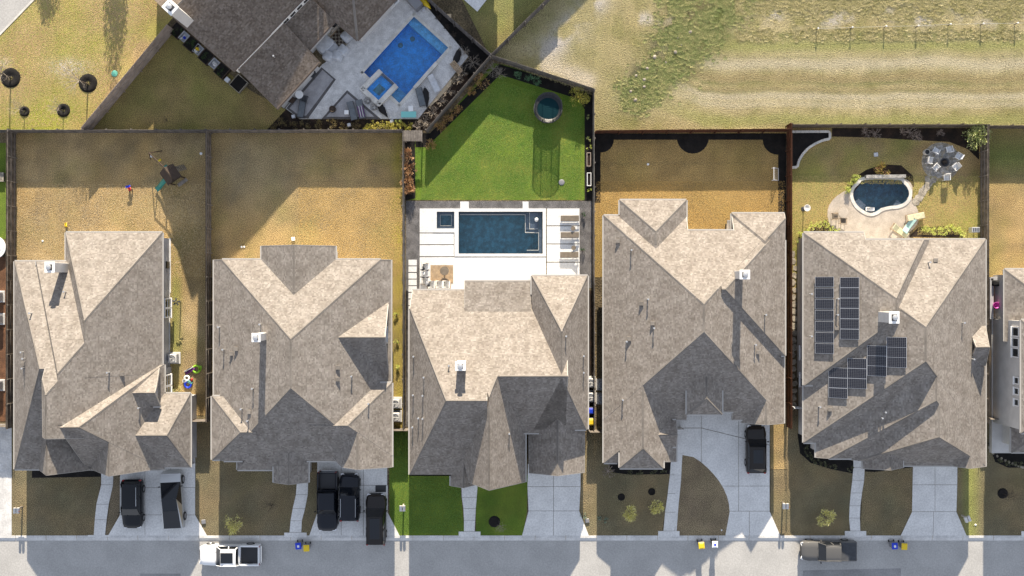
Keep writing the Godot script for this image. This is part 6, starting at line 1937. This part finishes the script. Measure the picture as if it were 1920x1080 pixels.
func build_street_things():
	var kb := func(x, y): return P(x, y) + Vector3(0, -0.1, 0)
	bin("grey bin with a blue lid standing in front of the second house's walk", kb.call(563, 1019), 0.1, M.blue_plastic, M.grey_plastic, 1.0, M.white_plastic)
	bin("yellow-lidded bin beside the grey one near the three-car drive", kb.call(578, 1023), 0.05, M.yellow_plastic, M.grey_plastic)
	bin("yellow-lidded bin at the kerb below the front island", kb.call(1312, 1018), 0.1, M.yellow_plastic, M.grey_plastic)
	bin("black bin with a blue rim and white lid below the front island", kb.call(1337, 1016), 0.0, M.white_plastic, M.black_plastic, 1.0, M.blue_plastic)
	bin("blue-lidded bin at the kerb right of the grey-brown pickup", kb.call(1671, 1019), 0.05, M.blue_plastic, M.grey_plastic, 1.0, M.white_plastic)
	bin("yellow-lidded bin beside the right-hand drive apron", kb.call(1689, 1020), -0.05, M.yellow_plastic, M.grey_plastic)
	bin("blue-lidded bin tucked in the side passage right of the middle house", P(1106.5, 768), 0.0, M.blue_plastic, M.grey_plastic, .9)
	bin("yellow-lidded bin tucked in the side passage right of the middle house", P(1107.5, 788), 0.0, M.yellow_plastic, M.grey_plastic)
	mailbox("pale double mailbox on a post at the left frame edge", P(42, 950), 0.0)
	mailbox("pale double mailbox on a post on the green turf", P(757, 946), 0.0, true)
	mailbox("white double mailbox on a post between the curved drive and a straw lawn", P(1467, 942), 0.0)
	mailbox("stout pale mailbox beside the right-hand drive", P(1803, 966), 0.4, true)
	ac_unit("white air conditioner on a pad in the yard beside the pool toys", P(328, 671))
	ac_unit("upper of two air conditioners beside the second house", P(743, 755))
	ac_unit("lower of two air conditioners beside the second house", P(743, 780))
	ac_unit("upper white air conditioner right of the middle house", P(1105.5, 716))
	ac_unit("lower white air conditioner right of the middle house", P(1105.5, 743))
	ac_unit("upper dark air conditioner left of the limestone house", P(1128, 721), 0.0, true)
	ac_unit("lower dark air conditioner left of the limestone house", P(1128, 747), 0.0, true)
	# utility lids, cleanouts and small boxes
	for q in [[215, 138, .32, "teal_lid", "round teal utility lid in the top left lawn"], [1353, 994, .08, "white_plastic", "tiny white cleanout cap in the front island"], [1053, 342, .3, "grey_plastic", "round grey lid set in the green lawn"], [1215, 308, .12, "white_plastic", "small white cap in the yard with the soccer goal"],
			[284, 293, .13, "white_plastic", "white ball beside the play set"], [377, 288, .14, "white_plastic", "white cap by the fence right of the play set"], [80, 452, .1, "white_plastic", "tiny white cap in the left yard near the chimney"], [453, 463, .1, "white_plastic", "left one of twin white caps behind the second house"], [458, 463, .1, "white_plastic", "right one of twin white caps behind the second house"], [1829, 984, .1, "white_plastic", "tiny white cap near the right-hand mailbox"]]:
		var st := ST(true)
		var r: float = q[2]
		lathe(st, P(q[0], q[1]), [[r, -.02], [r, .03], [r * .9, .05], [r * .5, .06], [0, .065]], 16)
		tag(put(st, "lawn_cap", M[q[3]], self), q[4], "cap", "small caps and covers in the lawns")
	for q in [[550, 448, .35, "white_plastic", "square white box lid in the second yard"], [1101, 976, .4, "grey_plastic", "dark grey utility box by the middle drive"], [1642, 290, .4, "cover_grey", "square grey lid in the lawn above the free-form pool"], [382, 978, .42, "grey_plastic", "dark utility box beside the steel pickup's drive"]]:
		var st := ST()
		cbox(st, P(q[0], q[1]) + Vector3(0, .05, 0), Vector3(q[2], .14, q[2]), .03, Basis(Vector3.UP, .12))
		cbox(st, P(q[0], q[1]) + Vector3(0, .125, 0), Vector3(q[2] * .86, .02, q[2] * .86), .008, Basis(Vector3.UP, .12))
		tag(put(st, "utility_box", M[q[3]], self), q[4], "box", "utility boxes in the lawns")
	var st := ST()
	cbox(st, P(714, 916) + Vector3(0, .04, 0), Vector3(1.05, .03, .68), .01)
	tag(put(st, "rubber_mat", M.black_plastic, self), "black rubber mat lying by the nose of the bronze car", "mat")
	# line of pale stakes across the field
	var k := 0
	for q in [[1530, 56], [1594, 54], [1657, 52], [1717, 51], [1777, 48], [1838, 47], [1902, 46]]:
		var o := thing("field_stake", "%s pale-capped stake in the row across the field" % ["leftmost", "second", "third", "fourth", "fifth", "sixth", "rightmost"][k], "stake", P(q[0], q[1]), 0.0, "stakes across the field")
		k += 1
		st = ST()
		tube(st, Vector3.ZERO, Vector3(.03, .62, 0), .045, .04, 7)
		put(st, "post", M.metal_dark, o)
		st = ST()
		tube(st, Vector3(.03, .6, 0), Vector3(.03, .72, 0), .09, .06, 8)
		put(st, "cap", M.trim_white, o)
	st = ST()
	# wire between the stakes
	for q in [[1530, 56, 1594, 54], [1594, 54, 1657, 52], [1657, 52, 1717, 51], [1717, 51, 1777, 48], [1777, 48, 1838, 47], [1838, 47, 1902, 46], [1902, 46, 1990, 44]]:
		tube(st, P(q[0], q[1]) + Vector3(0, .5, 0), P(q[2], q[3]) + Vector3(0, .5, 0), .008, -1, 4)
	tag(put(st, "fence_wire", M.galvanised, self), "thin wire strung along the field stakes", "wire")
# ================= yard things =================
func cushion(st, c: Vector3, s: Vector3, bas := Basis.IDENTITY):
	cbox(st, c, s, minf(s.y * 0.42, 0.06), bas)
func lounger(label: String, at: Vector3, turn: float, cloth: Material, frame: Material, back := 0.5, towel: Material = null) -> Node3D:
	# local x runs from head (-) to foot (+)
	var o := thing("sun_lounger", label, "sun lounger", at, turn, "sun loungers by the pools")
	var st := ST()
	for s in [-1, 1]: box(st, Vector3(0.05, .28, s * .31), Vector3(1.9, .06, .05))
	for x in [-.85, .95]: box(st, Vector3(x, .28, 0), Vector3(.05, .06, .62))
	put(st, "frame", frame, o)
	for x in [-.75, .85]:
		for s in [-1, 1]:
			st = ST()
			box(st, Vector3(x, .13, s * .31), Vector3(.05, .26, .05))
			put(st, "leg", frame, o)
	st = ST()
	cushion(st, Vector3(.38, .34, 0), Vector3(1.15, .08, .58))
	put(st, "seat", cloth, o)
	st = ST()
	cushion(st, Vector3(-.5, .34 + .32 * sin(back), 0), Vector3(.72, .08, .58), Basis(Vector3.BACK, -back))
	put(st, "backrest", cloth, o)
	if towel:
		for k in 5:
			st = ST()
			cbox(st, Vector3(.1, .395, -.24 + k * .12), Vector3(1.5, .018, .06), .006)
			put(st, "towel_stripe", towel if k % 2 == 0 else M.cloth_white, o)
	return o
func chair(label: String, at: Vector3, turn: float, cloth: Material, frame: Material, group := "patio chairs") -> Node3D:
	var o := thing("patio_chair", label, "chair", at, turn, group)
	var st := ST()
	cushion(st, Vector3(0, .42, 0), Vector3(.56, .1, .56))
	put(st, "seat", cloth, o)
	st = ST()
	cushion(st, Vector3(0, .68, -.27), Vector3(.56, .5, .09), Basis(Vector3.RIGHT, -.2))
	put(st, "backrest", cloth, o)
	for s in [-1, 1]:
		st = ST()
		box(st, Vector3(s * .3, .58, 0), Vector3(.05, .04, .56))
		put(st, "armrest", frame, o)
		for z in [-.25, .25]:
			st = ST()
			box(st, Vector3(s * .29, .28, z), Vector3(.04, .58, .04))
			put(st, "leg", frame, o)
	return o
func round_table(label: String, at: Vector3, r: float, h: float, top: Material, base: Material, called := "side_table") -> Node3D:
	var o := thing(called, label, "table", at)
	var st := ST()
	lathe(st, Vector3(0, h - .05, 0), [[0, 0], [r * .96, 0], [r, .015], [r, .04], [r * .96, .05], [0, .05]], 24)
	put(st, "table_top", top, o)
	st = ST()
	lathe(st, Vector3.ZERO, [[0, .03], [r * .55, .03], [r * .55, 0.0]], 16)
	tube(st, Vector3.ZERO, Vector3(0, h - .04, 0), .05, .04)
	put(st, "pedestal", base, o)
	return o
func planter(label: String, at: Vector3, size: Vector3, turn: float, wall: Material, fill: Material) -> Node3D:
	var o := thing("planter_box", label, "planter", at, turn, "raised planter boxes")
	for s in [-1, 1]:
		var st := ST()
		cbox(st, Vector3(s * (size.x / 2 - .03), size.y / 2, 0), Vector3(.06, size.y, size.z), .01)
		put(st, "side", wall, o)
		st = ST()
		cbox(st, Vector3(0, size.y / 2, s * (size.z / 2 - .03)), Vector3(size.x - .12, size.y, .058), .01)
		put(st, "side", wall, o)
	var st := ST()
	box(st, Vector3(0, size.y * .42, 0), Vector3(size.x - .13, size.y * .8, size.z - .13))
	put(st, "soil", fill, o)
	return o
func build_yard_things():
	# ---- play set
	var o := thing("play_set", "wooden play tower with green slide and swing beam in the left yard", "play set", P(331, 331), 0.62)
	var W: Material = M.dark_wood
	for sx in [-1, 1]:
		for sz in [-1, 1]:
			var st := ST()
			box(st, Vector3(sx * .6, .95, sz * .6), Vector3(.1, 1.9, .1))
			put(st, "post", W, o)
	for k in 9:
		var st := ST()
		box(st, Vector3(-.56 + k * .14, 1.2, 0), Vector3(.125, .04, 1.25))
		put(st, "deck_plank", W, o)
	for k in 6:
		for s in [-1, 1]:
			var st := ST()
			box(st, Vector3(s * (.09 + k * .13), 2.25 - k * .1, 0), Vector3(.14, .025, 1.5), Basis(Vector3.BACK, -s * .6))
			put(st, "roof_board", W, o)
	var st := ST()
	tube(st, Vector3(0, 2.1, -.6), Vector3(-.4, 2.1, -2.8), .06)
	put(st, "swing_beam", W, o)
	for s in [-1, 1]:
		st = ST()
		tube(st, Vector3(-.4, 2.1, -2.8), Vector3(-.4 + s * .7, 0, -2.9), .05)
		put(st, "beam_leg", W, o)
	for q in [[-1.3, M.green_plastic], [-2.1, M.yellow_plastic]]:
		st = ST()
		cbox(st, Vector3(q[0] * .17, .55, q[0]), Vector3(.45, .05, .2), .02)
		var sw := put(st, "swing_seat", q[1], o)
		st = ST()
		for s in [-1, 1]: tube(st, Vector3(q[0] * .17 + s * .2, .55, q[0]), Vector3(q[0] * .17, 2.08, q[0]), .012, -1, 4)
		put(st, "swing_chain", M.metal_dark, sw)
	st = ST(true)
	var rings := []
	for k in 9:
		var t := k / 8.0
		var y := lerpf(1.2, .12, t) + .08 * sin(t * TAU)
		var x := -.62 - 1.75 * t
		rings.append([Vector3(x, y + .16, -.24), Vector3(x, y, -.2), Vector3(x, y, .2), Vector3(x, y + .16, .24)])
	loft(st, rings, false, false)
	put(st, "slide", M.green_plastic, o)
	for k in 5:
		st = ST()
		box(st, Vector3(.75 + k * .12, 1.05 - k * .22, -.25), Vector3(.1, .04, .6))
		put(st, "ladder_rung", M.rail_wood, o)
	st = ST()
	box(st, Vector3(.25, .5, .95), Vector3(1.1, .05, .35))
	put(st, "bench", M.rail_wood, o)
	# ---- toys
	o = thing("toy_scooter", "small red and blue ride-on toy standing in the left yard", "toy", P(245, 354), 0.3)
	st = ST(true)
	cbox(st, Vector3(0, .3, 0), Vector3(.3, .22, .5), .07)
	put(st, "body", M.red_plastic, o)
	st = ST(true)
	cbox(st, Vector3(0, .55, -.18), Vector3(.5, .12, .22), .05)
	put(st, "handlebar", M.blue_plastic, o)
	for q in [[-.14, .2], [.14, .2], [0, -.24]]:
		st = ST()
		lathe(st, Vector3(q[0], .12, q[1]), [[0, -.03], [.12, -.03], [.12, .03], [0, .03]], 12, Basis(Vector3.BACK, PI / 2))
		put(st, "wheel", M.black_plastic, o)
	o = thing("toy_truck", "small yellow toy in the left yard above the roof edge", "toy", P(125, 422), 0.1)
	st = ST(true)
	cbox(st, Vector3(0, .16, 0), Vector3(.2, .18, .45), .05)
	put(st, "body", M.yellow_plastic, o)
	st = ST(true)
	cbox(st, Vector3(0, .27, .1), Vector3(.17, .12, .16), .04)
	put(st, "cab", M.yellow_plastic, o)
	o = thing("garden_spinner", "dark garden ornament on a post in the side yard of the left house", "ornament", P(339, 566), 0.2)
	st = ST()
	tube(st, Vector3.ZERO, Vector3(0, 1.25, 0), .05, .04)
	put(st, "post", M.metal_dark, o)
	st = ST()
	for k in 5: cbox(st, Vector3(cos(k * 1.26) * .22, 1.25 + .06 * k, sin(k * 1.26) * .22), Vector3(.3, .03, .14), .01, Basis(Vector3.UP, -k * 1.26))
	put(st, "vane", M.metal_dark, o)
	var toys := [["inflatable_ring", "lime green inflatable ring in the pile of pool toys", 369, 692, "lime_plastic", .34], ["inflatable_ring", "blue inflatable ring in the pile of pool toys", 353, 721, "blue_plastic", .3], ["inflatable_ring", "small white inflatable ring in the pile of pool toys", 351, 709, "white_plastic", .22]]
	for q in toys:
		st = ST(true)
		var pr := []
		for k in 11: pr.append([q[5] + .1 * cos(TAU * k / 10), .1 + .1 * sin(TAU * k / 10)])
		lathe(st, P(q[2], q[3]), pr, 20)
		tag(put(st, q[0], M[q[4]], self), q[1], "pool toy", "pool toys in the side yard")
	for q in [["purple lounge float with a white side among the pool toys", 357, 695, "cloth_purple", 1.1, .3, .5], ["white lounge float lying over the pool toys", 355, 692, "white_plastic", 1.0, .14, .5], ["lime green float arm by the fence end of the toy pile", 376, 690, "lime_plastic", .5, .3, 1.3], ["turquoise board in the pile of pool toys", 356, 716, "turquoise_plastic", .6, .26, -.5], ["red and white float at the edge of the toy pile", 360, 712, "red_plastic", .35, .2, .9], ["grey bag among the pool toys", 347, 714, "cover_grey", .4, .35, .2]]:
		st = ST(true)
		cushion(st, P(q[1], q[2]) + Vector3(0, .2 if q[3] == "white_plastic" else .12, 0), Vector3(q[4], .16, q[5]), Basis(Vector3.UP, q[6]))
		tag(put(st, "pool_float", M[q[3]], self), q[0], "pool toy", "pool toys in the side yard")
	# ---- trampoline
	o = thing("trampoline", "round trampoline with a safety net on the green lawn", "trampoline", P(1027, 207))
	var R := 1.35
	st = ST()
	lathe(st, Vector3(0, .82, 0), [[0, 0], [R * .8, 0], [R * .8, .012], [0, .012]], 24)
	put(st, "mat", M.mat_teal, o)
	st = ST()
	lathe(st, Vector3(0, .84, 0), [[R * .8, 0], [R * 1.02, 0], [R * 1.05, .03], [R * .8, .03]], 24)
	put(st, "pad", M.cloth_charcoal, o)
	st = ST()
	for k in 24: tube(st, Vector3(cos(TAU * k / 24) * R, .8, sin(TAU * k / 24) * R), Vector3(cos(TAU * (k + 1) / 24) * R, .8, sin(TAU * (k + 1) / 24) * R), .03, -1, 5)
	put(st, "frame", M.galvanised, o)
	for k in 8:
		var a := TAU * (k + .5) / 8
		st = ST()
		tube(st, Vector3(cos(a) * R, 0, sin(a) * R), Vector3(cos(a) * R, 2.5, sin(a) * R), .028, -1, 6)
		put(st, "net_post", M.metal_dark, o)
	st = ST()
	for k in 110:
		var a := TAU * k / 110
		tube(st, Vector3(cos(a) * R * .98, .85, sin(a) * R * .98), Vector3(cos(a) * R * .98, 2.45, sin(a) * R * .98), .011, -1, 3, false)
	for y in 24:
		for k in 24: tube(st, Vector3(cos(TAU * k / 24) * R * .98, .9 + y * .067, sin(TAU * k / 24) * R * .98), Vector3(cos(TAU * (k + 1) / 24) * R * .98, .9 + y * .067, sin(TAU * (k + 1) / 24) * R * .98), .009 if y < 23 else .025, -1, 3, false)
	put(st, "net", M.black_plastic, o)
	# ---- beds by the green lawn
	planter("long rose-brown planter box by the right fence of the green lawn", P(1103.5, 300), Vector3(.42, .45, 1.35), 0, M.fence_rose, M.mulch_brown)
	planter("long white planter box below the rose-brown one by the green lawn", P(1104, 337), Vector3(.42, .45, 1.3), 0, M.trim_white, M.mulch)
	o = thing("lean_to", "small lean-to shed roofed with weathered boards in the green yard corner", "shed", P(777, 259))
	for k in 11:
		st = ST()
		box(st, Vector3(-.84 + k * .168, 1.5 + .02 * (k % 2), 0), Vector3(.15, .03, 1.05), Basis(Vector3.RIGHT, .1))
		put(st, "roof_board", M.rail_wood, o)
	for sx in [-1, 1]:
		for sz in [-1, 1]:
			st = ST()
			box(st, Vector3(sx * .8, .72, sz * .42), Vector3(.09, 1.44, .09))
			put(st, "post", M.rail_wood, o)
	# ---- soccer goal
	o = thing("soccer_goal", "small pale blue goal frame by the stained fence", "goal", P(1447, 327), -PI / 2)
	st = ST()
	for s in [-1, 1]:
		tube(st, Vector3(s * .6, 0, 0), Vector3(s * .6, .8, 0), .03)
		tube(st, Vector3(s * .6, .8, 0), Vector3(s * .6, .02, -.65), .025)
		tube(st, Vector3(s * .6, .03, 0), Vector3(s * .6, .03, -.65), .025)
	tube(st, Vector3(-.6, .8, 0), Vector3(.6, .8, 0), .03)
	tube(st, Vector3(-.6, .03, -.65), Vector3(.6, .03, -.65), .025)
	put(st, "frame", M.white_plastic, o)
	st = ST()
	for k in 9: tube(st, Vector3(-.6 + k * .15, .8, 0), Vector3(-.6 + k * .15, .03, -.65), .005, -1, 3, false)
	for k in 6: tube(st, Vector3(-.6, .8 - k * .14, -.12 * k), Vector3(.6, .8 - k * .14, -.12 * k), .005, -1, 3, false)
	put(st, "net", M.cover_grey, o)
	# ---- grill behind the limestone house, and at the left house's side porch
	for q in [["covered white grill cart behind the limestone house", 1364, 427, "white_plastic"], ["black grill cart on the left house's side porch", 314, 497, "black_plastic"]]:
		o = thing("grill", q[0], "grill", P(q[1], q[2]))
		st = ST(true)
		var hood := []
		for z in [-.35, .35]:
			var r := []
			for k in 8: r.append(Vector3(.28 * cos(PI * k / 7), .85 + .3 * sin(PI * k / 7), z))
			hood.append(r)
		loft(st, hood)
		put(st, "hood", M[q[3]], o)
		st = ST()
		cbox(st, Vector3(0, .45, 0), Vector3(.52, .78, .7), .03)
		put(st, "cabinet", M.metal_dark, o)
		for s in [-1, 1]:
			st = ST()
			cbox(st, Vector3(0, .82, s * .52), Vector3(.45, .04, .32), .01)
			put(st, "shelf", M.metal, o)
	slabs("patio", [[300, 447, 320.5, 447, 320.5, 500, 300, 500], [300, 500.7, 320.5, 500.7, 320.5, 549, 300, 549], [300, 549.7, 319, 549.7, 319, 740, 300, 740]], M.concrete_light)
	o = thing("bench", "white bench on the left house's side porch", "bench", P(310, 470))
	st = ST()
	for k in 3: box(st, Vector3(-.14 + k * .14, .45, 0), Vector3(.11, .04, 1.3))
	put(st, "seat", M.trim_white, o)
	for s in [-1, 1]:
		st = ST()
		box(st, Vector3(0, .22, s * .55), Vector3(.36, .44, .06))
		put(st, "leg", M.trim_white, o)
	# ---- right-hand yard: corner planter wall, fire circle, cabinet
	o = thing("retaining_wall", "white stone corner planter wall with a curved side beside the stained fence", "planter")
	st = ST()
	flat(st, px([1482, 250, 1553, 249, 1553, 260, 1530, 268, 1508, 284, 1496, 300, 1493, 313, 1482, 314]), .3)
	put(st, "mulch_fill", M.mulch, o)
	var ring := [[1480, 248], [1552, 247.5], [1554, 249], [1554, 261], [1541, 264], [1527, 270], [1513, 279], [1503, 290], [1496, 302], [1493, 314], [1481, 315], [1480, 300], [1480, 275], [1480, 248]]
	for k in ring.size() - 1:
		var a := P2(ring[k][0], ring[k][1])
		var b := P2(ring[k + 1][0], ring[k + 1][1])
		var n := maxi(1, int(a.distance_to(b) / .45))
		for s in n:
			var u := a.lerp(b, (s + .5) / n)
			st = ST()
			cbox(st, Vector3(u.x, .2, u.y), Vector3(.24, .42 + rng.randf() * .03, a.distance_to(b) / n - .015), .025, Basis(Vector3.UP, atan2((b - a).x, (b - a).y)))
			put(st, "stone", M.coping, o)
	o = thing("fire_bowl", "round dark fire bowl at the middle of the stone circle", "fire bowl", P(1769, 305))
	st = ST(true)
	lathe(st, Vector3.ZERO, [[.3, 0], [.42, .18], [.46, .34], [.4, .35], [.34, .2], [0, .16]], 20)
	put(st, "bowl", M.metal_dark, o)
	st = ST()
	for k in 4: tube(st, Vector3(cos(k * 1.7) * .25, .26, sin(k * 1.7) * .25), Vector3(-cos(k * 1.3) * .22, .3, -sin(k * 1.3) * .22), .05)
	put(st, "log", M.bark, o)
	var k := 0
	for q in [[1751, 284, 2.6], [1776, 281, -2.9], [1793, 294, -2.1], [1740, 302, 1.4], [1751, 315, .8], [1788, 314, -.9], [1771, 334, .1]]:
		chair("pale square chair %s of the fire circle" % ["at the upper left", "at the top", "at the right", "at the far left", "at the lower left", "at the lower right", "at the bottom"][k], P(q[0], q[1]) + Vector3(0, .04, 0), q[2], M.cover_grey if k < 3 else M.cloth_white, M.trim_white, "chairs round the fire circle")
		k += 1
	o = thing("stock_tank", "small round pale tub with dark water above the fire circle", "tub", P(1735, 286))
	st = ST()
	lathe(st, Vector3.ZERO, [[.27, 0], [.27, .5], [.24, .5], [.24, .4], [0, .4]], 20)
	put(st, "tub", M.coping, o)
	st = ST()
	lathe(st, Vector3(0, .42, 0), [[0, 0.0], [.235, 0.0]], 20)
	put(st, "water", M.black, o)
	o = thing("utility_cabinet", "grey metal cabinet on legs by the fence near the solar roof", "cabinet", P(1820, 432))
	st = ST()
	cbox(st, Vector3(0, .75, 0), Vector3(.75, .8, .5), .02)
	put(st, "casing", M.galvanised, o)
	st = ST()
	for s in [-1, 1]: box(st, Vector3(s * .3, .18, 0), Vector3(.06, .36, .06))
	put(st, "leg", M.metal_dark, o)
	st = ST()
	for s in 4: box(st, Vector3(-.25 + s * .17, 1.16, 0), Vector3(.1, .012, .36))
	put(st, "vent", M.metal_dark, o)
	o = thing("bird_bath", "pale bird bath on a slim dark stand in the right-hand yard", "bird bath", P(1506, 392))
	st = ST(true)
	lathe(st, Vector3(0, 1.2, 0), [[0, 0], [.2, .03], [.34, .14], [.3, .14], [.15, .06], [0, .05]], 18)
	put(st, "bowl", M.coping, o)
	st = ST()
	tube(st, Vector3.ZERO, Vector3(0, 1.22, 0), .05, .03)
	lathe(st, Vector3.ZERO, [[0, .06], [.2, .05], [.24, 0]], 14)
	put(st, "stand", M.metal_dark, o)
	# left frame edge
	o = thing("spa_cover", "round white pool cover at the left frame edge", "cover", P(-6, 464))
	st = ST()
	for r in 4: lathe(st, Vector3(0, .4, 0), [[.25 + r * .22, .1 - r * .015], [.44 + r * .22, .095 - r * .015], [.46 + r * .22, .07 - r * .02]], 28)
	lathe(st, Vector3(0, 0, 0), [[.92, 0], [.95, .4], [0, .5]], 28)
	put(st, "lid", M.white_plastic, o)
	ac_unit("white air conditioner at the left frame edge, upper", P(-1, 556))
	ac_unit("white air conditioner at the left frame edge, second from the top", P(-1, 598))
	ac_unit("dark air conditioner at the left frame edge, lower", P(-1, 722), 0.0, true)
	plate(struct("edging"), px([-60, 324, 10, 324, 10, 341, -60, 341]), 0.0, 0.35, M.flagstone_tan, "stone")
	var ed := struct("edging")
	for q in 15: stone(ed, lerpf(1854, 1925, sin(q / 14.0 * PI / 2)) + 0.0, 838 + 40 * pow(sin(q / 14.0 * PI / 2), .6) + 1.0, 2.6, M.flagstone_tan)
	# rocks in the swale
	for q in 12:
		var t := q / 11.0
		var c := Vector2(lerpf(1278, 1172, t), lerpf(62, 186, t)) + Vector2(rng.randf_range(-20, 20), rng.randf_range(-3, 3))
		st = ST(true)
		var r := rng.randf_range(.09, .2)
		var rg := []
		for i in 4:
			var row := []
			for j in 7: row.append(P(c.x, c.y) + Vector3(cos(TAU * j / 7) * r * [1.0, 1.05, .7, .1][i] * rng.randf_range(.8, 1.15), r * [0.0, .3, .55, .65][i], sin(TAU * j / 7) * r * [1.0, 1.05, .7, .1][i] * rng.randf_range(.8, 1.15)))
			rg.append(row)
		loft(st, rg)
		tag(put(st, "rock", M.flagstone_tan, self), "%s pale rock from the top among the weeds of the field swale" % ORD[q], "rock", "rocks in the swale")
